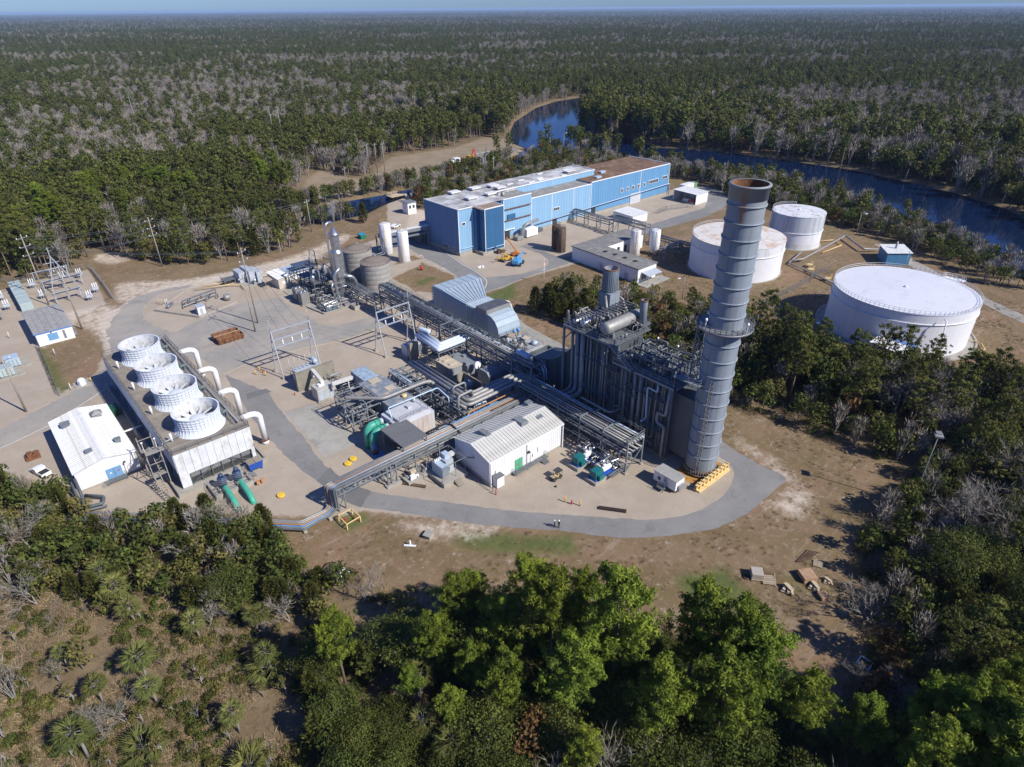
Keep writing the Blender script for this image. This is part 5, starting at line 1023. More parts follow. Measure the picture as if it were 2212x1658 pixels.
tag(sheet('rusty_slab', [[(29.2,-21.4),(38.8,-20),(39.6,-26.6),(30,-26.8)]], .03, mat('orange_stained_slab', (.48,.25,.06), .8, var=.3, scale=.4, second=(.25,.1,.03), amt=.5)), None, None, kind='structure')
tag(MB().box(38.6,-23.4,.0,39.8,-22.0,.3).box(38.7,-23.2,.3,39.6,-22.2,2.2).build('junction_box', brownrust), 'dark junction box standing behind the stack base', 'box')
# ---------------- pipe racks and the machinery between them ----------------
def rack(name, label, axis, a, b, lo, hi, levels, bay, pipes, loc=None, m=midsteel, legs=True, diag=True, top=None):
    """steel pipe bridge running along x or y; pipes = (cross position, z, radius, material[, label])"""
    V = (lambda t, c, z: (t, c, z)) if axis == 'x' else (lambda t, c, z: (c, t, z))
    R = thing(name, label, 'pipe rack', V((a+b)/2,(lo+hi)/2,0)); n = max(1, round((b-a)/bay)); base = wloc(R)
    mb = MB(); zt = top or levels[-1]
    if legs:
        for c in (lo, hi): mb.beam(V(0,c,0), V(0,c,zt), .26)
    for z in levels: mb.beam(V(0,lo,z), V(0,hi,z), .22, .28)
    if legs and diag: mb.beam(V(0,lo,.4), V(0,hi,levels[0]-.3), .12)
    me = mb.mesh('bent', m)
    for i in range(n+1):
        t = a+(b-a)*i/n; p = V(t,0,0); place(me,'bent',R,(p[0]-base.x,p[1]-base.y,-base.z))
        if legs: MB().cbox((*V(t,lo,0)[:2],0),.8,.8,.35).build('footing', conc, R); MB().cbox((*V(t,hi,0)[:2],0),.8,.8,.35).build('footing', conc, R)
    for z in levels:
        for c in (lo, hi): MB().beam(V(a,c,z), V(b,c,z), .2, .3).build('girder', m, R)
    for i in range(n*2+1):
        t = a+(b-a)*i/(n*2); MB().beam(V(t,lo,levels[-1]-.02), V(t,hi,levels[-1]-.02), .14).build('cross_beam', m, R)
    if diag and len(levels) > 1:
        for i in range(n):
            t0, t1 = a+(b-a)*i/n, a+(b-a)*(i+1)/n; z0, z1 = levels[-2], levels[-1]
            for c in (lo, hi): MB().beam(V(t0,c,z0) if i%2 else V(t0,c,z1), V(t1,c,z1) if i%2 else V(t1,c,z0), .1).build('brace', m, R)
    for p in pipes:
        c, z, rr, pm = p[:4]; q = p[4] if len(p) > 4 else (a-.4, b+.4)
        o = MB().tube([V(q[0],c,z), V(q[1],c,z)], rr, 8).build('pipe', pm, R)
    return R
E_ = lambda lst: lst
# main rack, from the boiler corner to the distillation plant
R1 = rack('pipe_rack','high dark main pipe rack running past the pale blue intake duct','y',24.5,84.5,27.7,30.9,[4.6,6.8,9.0],6,
  [(28.0,9.35,.16,alud),(28.45,9.4,.2,alud),(28.95,9.3,.12,steel),(29.3,9.35,.16,paleblue),(28.2,7.1,.2,alud),(28.8,7.1,.16,steel),(29.6,7.05,.16,alud),(30.2,7.1,.2,steel),(28.2,4.9,.25,alud),(29.2,4.9,.2,alud),(30.1,4.9,.16,steel)])
for c in (30.0,30.5): 
    tr = MB().box(c,24,9.25,c+.42,84.8,9.3).box(c,24,9.3,c+.04,84.8,9.45).box(c+.38,24,9.3,c+.42,84.8,9.45).build('cable_tray', dsteel, R1)
rail(MB(),[(31.4,24.5,9.0),(31.4,84.5,9.0)],1.0,.06,3).box(31.0,24.5,8.95,31.6,84.5,9.05).build('walkway', dsteel, R1)
r = random.Random(3); mb = MB()
for i in range(60): y = 25+i; mb.box(27.75+r.uniform(0,2.6),y,9.3,28.1+r.uniform(0,2.6),y+r.uniform(.2,.7),9.55+r.uniform(0,.3))
mb.build('pipe_support', dsteel, R1)
rack('pipe_rack','lower end of the main rack entering the distillation plant','y',85.5,105.5,26.2,29.2,[3.0,4.8],5,[(26.6,5.1,.18,alud),(27.2,5.1,.15,steel),(28,5.1,.2,alud),(28.6,5.1,.12,steel),(27,3.2,.2,steel),(28.2,3.2,.2,alud)])
# front bridge over the loop road
R2 = rack('pipe_bridge','long front pipe bridge with orange and blue pipes crossing the loop road','x',-13.8,26.2,13.2,16.2,[3.4,4.9],5.7,
  [(13.5,5.25,.22,alud,(-24.6,22)),(14.0,5.2,.14,steel,(-24.6,26)),(14.4,5.2,.09,ltblue,(-24.6,12)),(14.75,5.2,.09,orange,(-24.6,21)),(15.1,5.25,.2,alud,(-24.6,26)),(15.6,5.25,.22,alud,(-24.6,26)),(13.6,3.75,.22,alud),(14.3,3.7,.16,steel),(15.0,3.75,.2,alud),(15.7,3.7,.18,dsteel),(16.0,5.3,.11,bluepipe,(1,16))])
mb = MB()
for c in (13.2,16.2):
    mb.beam((-25.2,c,4.9),(-13.8,c,4.9),.22,.34).beam((-25.2,c,3.6),(-13.8,c,3.6),.2,.26)
    for k in range(6): x = -25.2+k*2.28; mb.beam((x,c,3.6),(x,c,4.9),.12); mb.beam((x,c,3.6 if k%2 else 4.9),(min(x+2.28,-13.8),c,4.9 if k%2 else 3.6),.1)
for k in range(6): x = -25.2+k*2.28; mb.beam((x,13.2,4.85),(x,16.2,4.85),.14).beam((x,13.2,3.6),(x,16.2,3.6),.14)
mb.build('truss_span', midsteel, R2)
mb = MB()
for x in (-25.2,-23.8):
    for y in (13.2,16.2): mb.beam((x,y,0),(x,y,5.0),.22)
for y in (13.2,16.2): mb.beam((-25.2,y,.3),(-23.8,y,3.4),.12).beam((-25.2,y,2),(-23.8,y,2),.12)
mb.beam((-25.2,13.2,.4),(-25.2,16.2,3.4),.12).beam((-25.2,16.2,.4),(-25.2,13.2,3.4),.12); mb.build('end_tower', midsteel, R2)
mb = MB()
for x in (-14.6,-12.6):
    for y in (13.2,16.2): mb.beam((x,y,0),(x,y,5.0),.24)
    mb.beam((x,13.2,.4),(x,16.2,3.4),.12)
mb.beam((-14.6,13.2,.3),(-12.6,13.2,3.3),.12).beam((-14.6,16.2,.3),(-12.6,16.2,3.3),.12); mb.build('trestle', midsteel, R2)
tag(MB().box(-15.2,12.6,0,-12.0,13.7,.4).box(-15.2,15.7,0,-12.0,16.7,.4).build('trestle_footing', conc), 'concrete footings under the first trestle of the front pipe bridge', 'footing')
# pipes that drop from its end and follow the wood edge
runs = [(13.5,.24,dsteel,'grey'),(14.0,.15,steel,'thin grey'),(14.4,.10,bluepipe,'blue'),(14.75,.10,orange,'orange'),(15.1,.2,alud,'lagged'),(15.6,.22,alud,'outer lagged')]
for k, (c, rr, m_, lab) in enumerate(runs):
    o_ = (k-2.5)*.42; nx_, ny_ = .70, .71
    pts = [(-24.4,c,5.2),(-25.5-.12*k,c,5.2),(-25.5-.12*k,c,.75),(-27.2,13.6+o_*.9,.75),(-32.3+o_*.2,13.5+o_*1.1,.75),(-37.6+o_*nx_,18.9+o_*ny_,.75),(-48.6+o_*nx_,30.2+o_*ny_,.75),(-57+o_*nx_,38.8+o_*ny_,.75),(-63+o_*nx_,44.4+o_*ny_,.75)]
    tag(MB().tube(pts, rr, 8, bend=.5).build('ground_pipe', m_, loc=(-40,20,0)), '%s pipe dropping from the bridge end and running along the wood edge' % lab, 'pipe', 'pipes along the wood edge')
for k in range(13):
    t = k/12; x, y = (-27.5,13.6) if k == 0 else (-32.3-(t-.08)*34, 13.5+(t-.08)*34.3); SP = thing('pipe_sleeper','concrete block number %d from the bridge end under the wood edge pipes' % (k+1) if k else 'concrete block under the pipes at the bridge end','block',(x,y,0),'blocks under the ground pipes'); MB().cbox((x,y,0),.6,3.2,.45,radians(-45) if k > 1 else 0).build('block', conc, SP)
# right-hand rack below the boiler
R3 = rack('pipe_rack','lower pipe rack along the foot of the boiler, ending above the teal pumps','y',-14.9,16.6,22.5,27.4,[4.6,6.6],6.3,
  [(23,6.95,.22,alud),(23.7,6.95,.16,steel),(24.5,6.95,.26,alud),(25.4,6.9,.14,steel),(26.2,6.95,.2,alud),(26.9,6.95,.18,paleblue),(23,4.95,.2,alud),(24,4.95,.16,steel),(25.2,4.95,.22,alud),(26.4,4.95,.18,alud),(21.9,3.1,.12,alud)],top=7.4)
pipe('lagged pipe loop on top of the lower rack', [(25.6,6,7.6),(25.6,-1.6,7.6),(25.6,-3.4,7.6),(28.6,-3.2,7.6),(29.0,-3.2,6.0)], .26, alud, .8, group='pipes over the lower rack')
pipe('second lagged pipe loop at the end of the lower rack', [(27.4,2,8.0),(27.4,-6,8.0),(30.6,-6.4,8.0)], .24, alud, .8, group='pipes over the lower rack')
rail(MB(),[(22.4,-15,7.4),(27.5,-15,7.4),(27.5,-8,7.4)],1.0,.08,2).build('handrail', midsteel, R3)
for y in (-14.9,-8.6,-2.3,4): MB().beam((22.5,y,7.4),(27.4,y,7.4),.22,.3).build('cross_beam', midsteel, R3)
MB().beam((22.5,-14.9,.3),(27.4,-14.9,4.4),.16).beam((27.4,-14.9,.3),(22.5,-14.9,4.4),.16).beam((22.5,-14.9,.3),(22.5,-8.6,4.4),.16).build('brace', midsteel, R3)
JT = thing('junction_tower','dark steel junction tower where the pipe racks meet','tower',(28.4,19.5,0)); mb = MB()
for x in (26.6,30.8):
    for y in (16.8,23.6): mb.beam((x,y,0),(x,y,9.6),.34)
for z in (4.6,6.8,9.4):
    for y in (16.8,23.6): mb.beam((26.6,y,z),(30.8,y,z),.28)
    for x in (26.6,30.8): mb.beam((x,16.8,z),(x,23.6,z),.28)
mb.beam((26.6,16.8,.4),(30.8,16.8,4.4),.16).beam((26.6,16.8,4.7),(26.6,23.6,9.2),.16).beam((30.8,16.8,4.7),(30.8,23.6,9.2),.16).beam((26.6,23.6,6.8),(30.8,16.8,9.4),.12); mb.build('frame', midsteel, JT)
rail(MB(),[(26.6,16.8,9.5),(30.8,16.8,9.5),(30.8,23.6,9.5),(26.6,23.6,9.5),(26.6,16.8,9.5)],1.0,.06,2).box(27,19,9.4,29.2,23.4,9.5).build('platform', midsteel, JT)
D_ = thing('blowdown_drum','pale blue horizontal drum on top of the junction tower','drum',(28.3,21.3,9.5)); MB().vessel((28.3,19.6,10.6),(28.3,23.2,10.6),.75,16).build('shell', paleblue, D_); MB().box(27.9,20.1,9.5,28.7,20.3,10).box(27.9,22.6,9.5,28.7,22.8,10).build('saddle', midsteel, D_)
for k in range(2): pipe(('pale','thin')[k]+' blue pipe dropping from the junction tower', [(29.2+k*.8,16.4,9.3),(29.2+k*.8,15.4,8.2),(29.2+k*.8,15.2,5.6)], .12, ltblue, .3, 6, 'pipes at the junction tower')
# frame carrying the steam pipes
R4 = rack('pipe_structure','square steel frame carrying the steam pipes beside the turbine hall roof','y',31,44,5.4,13.4,[2.6,5.0],4.3,[(6.4,5.3,.12,ltblue,(36,45)),(7.2,3,.2,steel),(8.2,3,.2,alud),(9,5.3,.35,alud,(18.7,31.4))])
for c in (7,8.4): MB().beam((c,31,5),(c,44,5),.2,.28).build('girder', midsteel, R4)
for k in range(7): MB().beam((5.4,31.8+k*1.9,5.02),(9.6,31.8+k*1.9,5.02),.16,.2).build('cross_beam', midsteel, R4)
rail_part(R4,[(5.4,31,5.1),(5.4,44,5.1)],m=paleblue,h=1.1,t=.07)
rack('pipe_structure','narrow steel frame under the steam pipe bends behind the front bridge','y',17.6,30,7.6,13.2,[2.8,5.0],4.1,[(8.4,3.1,.2,alud),(9.8,3.1,.2,steel),(11.4,3.1,.22,alud)])
pipe('fourth lagged steam pipe, outermost, bending above the front bridge', [(9.4,31.6,5.7),(9.4,18.7,5.7),(22.5,18.7,5.8),(29,18.7,5.8)], .42, alud, 1.6, 12, 'steam pipes')
pipe('lagged crossover pipe sloping from the left frame to the steam pipes', [(-9.3,38.4,6.6),(-8.6,37.6,6.6),(-3.2,32.3,6.6),(7.4,32.2,6.6),(9.2,32.0,6.2),(9.4,31,5.7)], .42, alud, 1.2, 12, 'steam pipes')
pipe('raised square loop in a lagged pipe over the steam pipes', [(13,24,6.2),(13,24,8.0),(9.6,24,8.0),(9.6,24,6)], .24, alud, .7, 8, 'steam pipe loops'); pipe('lower square loop in a lagged pipe near the pipe bends', [(12.4,20.8,6.2),(12.4,20.8,7.6),(8.6,20.6,7.6),(8.2,20.4,6.6),(8.2,20.4,3)], .3, alud, .7, 8, 'steam pipe loops')
pipe('light blue pipe over the pale condenser box', [(-6.2,24,6.6),(-5.9,25.6,8.2),(-5.4,26.6,7.8),(7.2,26.4,7.8),(7.6,23,6.6),(7.6,23,3)], .13, ltblue, .5, 8, 'steam pipe loops')
pipe('orange pipe stepping up at the front bridge', [(21.2,16.6,5.6),(8.2,16.6,5.6),(7.4,16.2,5.2),(7.2,15.4,3.9),(6.8,14.75,5.2),(4,14.75,5.2)], .13, orange, .4, 8, 'pipes over the front bridge')
pipe('dark pipe dipping beside the white steel building', [(21.5,12.8,3.8),(6.4,12.8,3.8),(4.6,12.6,3.0),(-1.2,12.6,3.0)], .3, dsteel, .8, 8, 'pipes over the front bridge')
pipe('second dark pipe dipping beside the white steel building', [(21.5,12.1,3.5),(7.2,12.1,3.5),(5.4,11.9,2.6),(-1.2,11.9,2.6)], .22, dsteel, .8, 8, 'pipes over the front bridge')
pipe('black arched cable duct over the front bridge', [(-4,16.6,5.4),(1.8,16.6,5.6),(2.6,15.6,5.6),(2.6,12.4,5),(2.6,11.9,3)], .22, black, .9, 8, 'pipes over the front bridge')
# turbine hall and condenser
tr = mat('patched_blue_roof', (.185,.225,.275), .7, var=.15, scale=.5, second=(.46,.39,.31), amt=.55, sscale=.75)
tw = mat('turbine_wall', (.30,.32,.34), .6, var=.12, second=(.22,.2,.17), amt=.3, streak=.3)
B = thing('turbine_enclosure','low steam turbine enclosure with peeling blue and tan roof','enclosure',(0,39,0))
MB().box(-3,29.4,0,3,43.6,5.3).build('wall', tw, B); MB().box(-1.4,43.6,0,2.2,50.3,5.3).build('annex', tw, B); MB().box(-3.6,30,0,-3,42,1.5).build('base', conc, B)
for k in range(5): y = 29.3+k*2.88; MB().box(-3.15,y+.04,5.3,3.15,y+2.84,5.42).box(-3.15,y-.03,5.42,3.15,y+.08,5.5).build('roof_panel', tr, B)
for k in range(3): MB().box(-1.5,43.7+k*2.2,5.3,2.3,45.85+k*2.2,5.42).build('roof_panel', mat('patched_pale_roof', (.33,.43,.52), .7, var=.12, second=(.18,.22,.27), amt=.6, sscale=1.0), B)
MB().box(-1.0,41.2,5.45,1.6,43.2,5.6).build('hatch', tan, B); MB().box(.2,36,5.45,2.4,38,5.55).build('hatch', tan, B); MB().lathe(1.6,31.6,[(.6,5.4),(.6,5.9),(.4,6)],12).build('vent', paleyellow, B)
B = thing('condenser_box','pale grey condenser box with chamfered top and railings','condenser',(-1.5,25,0))
cw = mat('condenser_paint', (.50,.51,.53), .55, var=.08, second=(.44,.36,.30), amt=.35, sscale=.5, streak=.3); cpk = mat('condenser_end_paint', (.52,.47,.44), .6, var=.08, second=(.40,.30,.24), amt=.4, sscale=.5, streak=.2)
mb = MB(); mb.extrude([(-5.6,21.2,.8),(-5.6,28.6,.8),(-5.6,29.2,4.6),(-5.6,27.6,6.6),(-5.6,22.2,6.6),(-5.6,21.2,6.2)], (7.4,0,0)); mb.build('shell', cw, B)
for k in range(6): MB().box(-5.5+k*1.23,21.1,1.0,-4.32+k*1.23,21.2,6.1).build('end_panel', cpk, B)
MB().tube([(-6.4,22.4,3),(-6.4,27.6,3)],1.3,14).extrude([(-5.6,21.8,1.2),(-5.6,28.2,1.2),(-5.6,28.2,6),(-5.6,21.8,6)], (-.9,0,0)).build('water_box', cw, B); MB().extrude([(1.8,21.8,1.2),(1.8,28.2,1.2),(1.8,28.2,6),(1.8,21.8,6)], (1.0,0,0)).build('water_box', cw, B)
rail_part(B,[(-5.4,22.4,6.6),(1.6,22.4,6.6),(1.6,27.4,6.6)],m=midsteel); MB().box(-1.6,25,6.6,-.6,26,7.1).lathe(1,26.6,[(.3,6.6),(.3,7.6),(.1,7.7)],10).build('vent', cw, B)
for x in (-5,1): MB().box(x-.5,22,0,x+.5,28,.9).build('support', conc, B)
for k, (y, h) in enumerate(((27.2,4.9),(25.0,4.6))):
    P = thing('cooling_water_pipe','big green cooling water pipe bending into the ground, %s' % ('nearer the concrete pad','nearer the grey canopy')[k],'pipe',(-9.6,y,0),'green cooling water pipes')
    MB().tube([(-7.6,y,h),(-9.8,y,h),(-10.6,y,h-1),(-10.6,y,-.1)],.85,16,bend=1.5).build('pipe', teal, P); MB().cyl((-7.6,y,h),(-6.2,y,h),.75,14).build('nozzle', cw, P)
    MB().cyl((-7.8,y,h),(-7.5,y,h),1.02,16).build('flange', teal, P); MB().cyl((-8.7,y,h),(-8.4,y,h),.98,16).build('flange', teal, P)
V_ = thing('blue_valve','blue steel elbow with open rusty mouth beside the green pipes','pipe',(-10.8,24.2,0)); MB().tube([(-10.6,24.8,3.0),(-10.8,24.4,1.6),(-11.2,23.6,.9)],[.45,.6,.7],12).build('body', mat('dull_blue', (.17,.24,.45), .5, var=.15), V_); MB().cyl((-11.2,23.6,.9),(-11.3,23.4,.85),.72,12).cyl((-10.6,24.8,3.0),(-10.6,24.85,3.1),.5,12).build('mouth', rust, V_); MB().box(-12,22.6,.1,-9.6,24.8,.25).build('frame', bluepipe, V_)
C_ = thing('pipe_canopy','grey ribbed steel canopy roof on posts above the front pipe bridge','canopy',(-7,18.5,0)); cg = mat('canopy_grey', (.15,.152,.155), .6, var=.08, rand=.03)
for k in range(5): y = 14.2+k*1.68; MB().box(-10,y+.02,6.5,-4.0,y+1.62,6.58).box(-10,y+1.56,6.58,-4,y+1.64,6.66).build('roof_panel', cg, C_)
for x in (-9.7,-4.3):
    for y in (14.5,22.2): MB().beam((x,y,0),(x,y,6.5),.2).build('post', midsteel, C_)
MB().beam((-9.7,14.5,6.4),(-9.7,22.2,6.4),.2).beam((-4.3,14.5,6.4),(-4.3,22.2,6.4),.2).build('beam', midsteel, C_)
F_ = thing('valve_structure','open steel frame with ducts and valves left of the turbine enclosure','frame',(-6.8,37,0)); mb = MB()
for x in (-10.4,-6.8,-3.4):
    for y in (33.6,37.2,41): mb.beam((x,y,0),(x,y,6.4 if x < -4 else 5.4),.24)
for z in (2.6,5.0,6.3):
    for y in (33.6,37.2,41): mb.beam((-10.4,y,z),(-3.4,y,z),.2)
    for x in (-10.4,-6.8,-3.4): mb.beam((x,33.6,z),(x,41,z),.2)
mb.beam((-10.4,33.6,.3),(-10.4,37.2,5),.14).beam((-10.4,33.6,.3),(-6.8,33.6,5),.14).beam((-6.8,33.6,5),(-3.4,33.6,.3),.14).beam((-10.4,37.2,5),(-10.4,41,.3),.14); mb.build('frame', midsteel, F_)
rail_part(F_,[(-10.4,37.2,6.4),(-10.4,41,6.4),(-3.4,41,6.4)],m=midsteel); MB().box(-10.3,37.3,5.0,-3.5,40.9,5.1).build('deck', deckc, F_)
r = random.Random(5)
mb = MB()
for i in range(16): x, y, z = r.uniform(-10,-4), r.uniform(33.8,40), r.uniform(.8,4.4); d = (r.uniform(1.5,4),0,0) if i%2 else (0,r.uniform(1.5,4),0); mb.tube([(x,y,z),(min(x+d[0],-3.4),min(y+d[1],41),z),(min(x+d[0],-3.4),min(y+d[1],41),z-.8)],r.uniform(.1,.26),7,bend=.3)
mb.build('pipe_run', alud, F_)
for i in range(9): x, y, z = r.uniform(-9.6,-4.4), r.uniform(34.4,40), r.choice((0,2.7)); MB().box(x,y,z,x+r.uniform(.6,1.6),y+r.uniform(.6,1.6),z+r.uniform(.6,1.5)).build('valve_box', r.choice((steel,midsteel,dsteel)), F_)
# clutter under the frames between the turbine and the racks
def clutter(name, label, x0_, x1_, y0_, y1_, zmax, n_, seed, ms=(steel,midsteel,alud,dsteel)):
    r = random.Random(seed); R = thing(name, label, 'pipework', ((x0_+x1_)/2,(y0_+y1_)/2,0))
    for m_ in ms[:3]:
        mb = MB()
        for i in range(n_//2):
            x, y, z = r.uniform(x0_,x1_), r.uniform(y0_,y1_), r.uniform(.5,zmax); along = r.random() < .5; l = r.uniform(1.5,5)
            x2, y2 = (min(x1_,x+l),y) if along else (x,min(y1_,y+l)); mb.tube([(x,y,max(.1,z-r.uniform(0,1.4))),(x,y,z),(x2,y2,z),(x2,y2,max(.1,z-r.uniform(.2,1.6)))],r.uniform(.06,.2),6,bend=.25)
        mb.build('pipe_run', m_, R)
    for i in range(n_//2):
        x, y = r.uniform(x0_,x1_-1), r.uniform(y0_,y1_-1); h = r.uniform(.5,2.0); k = r.random()
        if k < .4: MB().box(x,y,0,x+r.uniform(.5,1.6),y+r.uniform(.5,1.4),h).build('equipment_box', r.choice(ms), R)
        elif k < .7: a = r.uniform(.25,.6); MB().lathe(x,y,[(a,0),(a,h),(a*.5,h+.25)],10).build('vessel', r.choice(ms), R)
        else: a = r.uniform(.2,.4); MB().vessel((x,y,h*.6),(x+r.uniform(.8,1.6),y,h*.6),a,9).build('pump', r.choice(ms), R)
    return R
clutter('pipework','pipes and small vessels under the steam pipe frame beside the turbine roof',3.6,13,18,44,3.6,44,21)
clutter('pipework','pipes and pumps in the shade below the main rack',24,33,30,60,3.4,40,22)
clutter('pipework','pipes and valves along the foot of the boiler under the lower rack',22.5,31.5,-14,16,3.4,44,23)
clutter('pipework','pipes under the front bridge beside the condenser box',-3,22,16.4,20.4,3.6,30,24,(alud,steel,ltblue,dsteel))
clutter('pipework','pipes behind the white bus duct by the transformer wall',-6,-1.5,44,57,3,26,25)
clutter('valve_skid','valves and filters on a concrete plinth under the front bridge',-11,-3.5,11.0,13.4,1.8,14,26,(steel,white,alud,tan)); MB_ = tag(MB().box(-11.6,10.6,0,-3,13.0,.7).build('plinth', conc), 'concrete plinth under the front pipe bridge by the canopy', 'plinth')
# transformers
def transformer(label, x, y, w_, d_, h, cons=True):
    T = thing('transformer', label, 'transformer', (x,y,0), 'power transformers')
    MB().box(x-w_/2-.4,y-d_/2-.4,0,x+w_/2+.4,y+d_/2+.4,.4).build('base', conc, T); MB().box(x-w_/2,y-d_/2,.4,x+w_/2,y+d_/2,h).build('tank', palegrey, T)
    n = max(4,int(w_/.4)); me = MB().box(-.06,-.5,.7,.06,0,h-.4).mesh('radiator_fin', palegrey); b_ = wloc(T)
    for k in range(n): place(me,'radiator_fin',T,(-w_/2+.25+k*(w_-.5)/(n-1),-d_/2,0))
    for k in range(n): place(me,'radiator_fin',T,(-w_/2+.25+k*(w_-.5)/(n-1),d_/2+.5,0))
    for k in range(6): MB().lathe(x-w_/2+.7+k*(w_-1.4)/5,y,[(.16,h),(.09,h+.15),(.14,h+.3),(.08,h+.5),(.12,h+.65),(.05,h+1.3)],8).build('bushing', mat('bushing_grey', (.42,.44,.46), .3), T)
    if cons: MB().vessel((x+w_/2-1.0,y-.8,h+1.0),(x+w_/2-.8,y+1.2,h+1.0),.62,14).build('conservator', paleblue, T); MB().beam((x+w_/2-.9,y-.5,h),(x+w_/2-.9,y-.5,h+.8),.12).beam((x+w_/2-.9,y+.9,h),(x+w_/2-.9,y+.9,h+.8),.12).build('support', steel, T)
    return T
transformer('grey power transformer with pale drum behind the left concrete blast wall',-7.2,62.4,6.4,2.6,3.7)
transformer('grey power transformer beside the three white bus pipes',19.6,56.2,4.4,2.6,3.4,False)
tag(MB().box(-11.8,58.2,0,-1.8,59.0,5.0).build('blast_wall', concw),'tall stained concrete blast wall in front of the left transformer','wall')
for k in range(4): pass
tag(MB().box(17.0,52.6,0,19.6,53.4,5.2).build('blast_wall', concw),'narrow concrete blast wall beside the white bus pipes','wall'); tag(MB().box(22.4,52.6,0,25.6,53.4,4.6).build('blast_wall', concw),'dark concrete wall in the shade behind the white bus pipes','wall')
B = thing('generator_breaker','pale grey switchgear box with white bus ducts by the blast wall','switchgear',(-8,52,0)); MB().box(-10.4,50.4,.3,-6.2,53.6,3.5).build('body', mat('switchgear_grey', (.45,.44,.42), .6, var=.08, second=(.40,.33,.24), amt=.3), B); MB().box(-10.6,50.2,0,-6,53.8,.3).build('base', conc, B)
for k in range(3): MB().box(-10.2+k*1.4,50.34,.6,-9.0+k*1.4,50.4,3.0).build('door', palegrey, B)
MB().box(-9.4,51.4,3.5,-8.2,52.6,3.9).build('vent', white, B); rail_part(B,[(-10.6,49.4,0),(-8,49.4,0)],m=steel)
cream = mat('bus_duct_cream', (.60,.60,.57), .5, var=.06, second=(.5,.45,.35), amt=.2)
tag(MB().beam((-7.7,57.4,4.9),(-8.3,52.0,4.6),.8,.7).beam((-7.7,57.6,5.1),(-7.7,57.9,3.0),.7).beam((-8.2,52.2,4.7),(-8.2,52.0,3.3),.8).build('bus_duct', cream),'cream bus duct bending over the blast wall to the switchgear','duct',group='cream bus ducts')
tag(MB().beam((-7.0,49.4,4.3),(-1.4,48.9,4.3),.9,.7).beam((-6.6,49.5,4.4),(-6.6,50.0,2.6),.8).beam((-3,49.0,0),(-3,49.0,4.0),.25).build('bus_duct', cream),'cream bus duct running from switchgear to the turbine enclosure','duct',group='cream bus ducts')
# bus pipes at the gas turbine
FB = thing('bus_structure','dark steel frame carrying three white bus pipes','frame',(22,44,0)); mb = MB()
for x in (18.2,22.6,26.2):
    for y in (41.4,46.6): mb.beam((x,y,0),(x,y,6.6),.24)
for z in (3.6,6.5):
    for y in (41.4,46.6): mb.beam((18.2,y,z),(26.2,y,z),.22)
    for x in (18.2,22.6,26.2): mb.beam((x,41.4,z),(x,46.6,z),.22)
mb.beam((18.2,41.4,.4),(22.6,41.4,3.5),.14).beam((26.2,41.4,.4),(22.6,41.4,3.5),.14).beam((22.6,41.4,3.6),(22.6,46.6,6.5),.14)
for x in (24.6,28.4):
    for y in (44.4,49.4): mb.beam((x,y,6.5),(x,y,9.4),.2)
for y in (44.4,49.4): mb.beam((24.6,y,9.4),(28.4,y,9.4),.2)
mb.beam((24.6,44.4,9.4),(24.6,49.4,9.4),.2); mb.build('frame', midsteel, FB)
for k in range(3):
    o_ = k*1.15
    tag(MB().tube([(19.4+o_,52.8,7.1),(18.6+o_,42.0+o_,7.1),(28.6,42.2+o_,7.1)],.5,14,bend=.25).build('bus_pipe', mat('bus_pipe_white', (.60,.68,.76), .4, var=.05)),['outer','middle','inner'][k]+' white bus pipe bending toward the main rack','pipe',group='white bus pipes')
tag(MB().vessel((21.2,53.6,8.0),(22.0,50.6,8.0),.6,14).build('bus_enclosure', mat('bus_pipe_white', (.6,.68,.76))),'short white drum lying above the bus pipe ends','drum')
B = thing('excitation_cabin','grey cabin with tan roof and two vents below the bus pipes','cabin',(19.6,39.4,0)); MB().box(17.8,36.2,.2,21.3,42.4,4.4).build('wall', mat('cabin_grey', (.27,.28,.29), .6, var=.1), B); MB().box(17.6,36,4.4,21.5,42.6,4.55).build('roof', tan, B)
for k in range(5): MB().box(17.72,36.3+k*1.22,.4,17.8,37.4+k*1.22,4.2).build('wall_panel', mat('cabin_grey',(.27,.28,.29)), B)
for y in (37.4,39.9): MB().box(18.6,y,4.55,20.8,y+.9,4.8).build('vent', paleyellow if False else tan, B)
W_ = thing('pit_wall','grey concrete enclosure walls around the small shaded transformer','wall',(18.8,31.6,0)); MB().box(16.8,28.2,0,17.1,35.2,3).box(17.1,34.9,0,21,35.2,3).box(20.7,28.2,0,21,34.9,3).build('wall', concw, W_)
transformer('small transformer inside the concrete enclosure',18.9,31.4,2.2,1.6,2.4,False)
gt = mat('gas_turbine_paint', (.22,.245,.27), .5, var=.12)
B = thing('gas_turbine_enclosure','grey gas turbine enclosure with round vent in the shade of the boiler','enclosure',(27,30.6,0)); MB().extrude([(23.6,28.6,.3),(23.6,33,.3),(23.6,33,3.2),(23.6,32.2,4.0),(23.6,29.4,4.0),(23.6,28.6,3.2)], (6.6,0,0)).build('shell', gt, B); MB().cyl((24.2,33.4,4.2),(24.2,34.2,4.2),.9,14).build('vent', white, B); MB().box(23.4,28.4,0,30.4,33.2,.3).build('base', conc, B)
for k in range(5): MB().box(23.8+k*1.3,28.5,.5,24.9+k*1.3,28.6,3.1).build('wall_panel', gt, B)
B = thing('generator_enclosure','long dark generator enclosure under the bus frame','enclosure',(24.6,39.6,0)); MB().box(22.6,35.6,.2,27.2,43.4,3.6).build('shell', gt, B); MB().box(22.8,36.4,3.6,24,37.4,4.1).box(24.8,40,3.6,26,41,4.0).build('hatch', gt, B)
for k in range(6): MB().box(22.52,35.8+k*1.26,.4,22.6,36.9+k*1.26,3.4).build('wall_panel', gt, B)
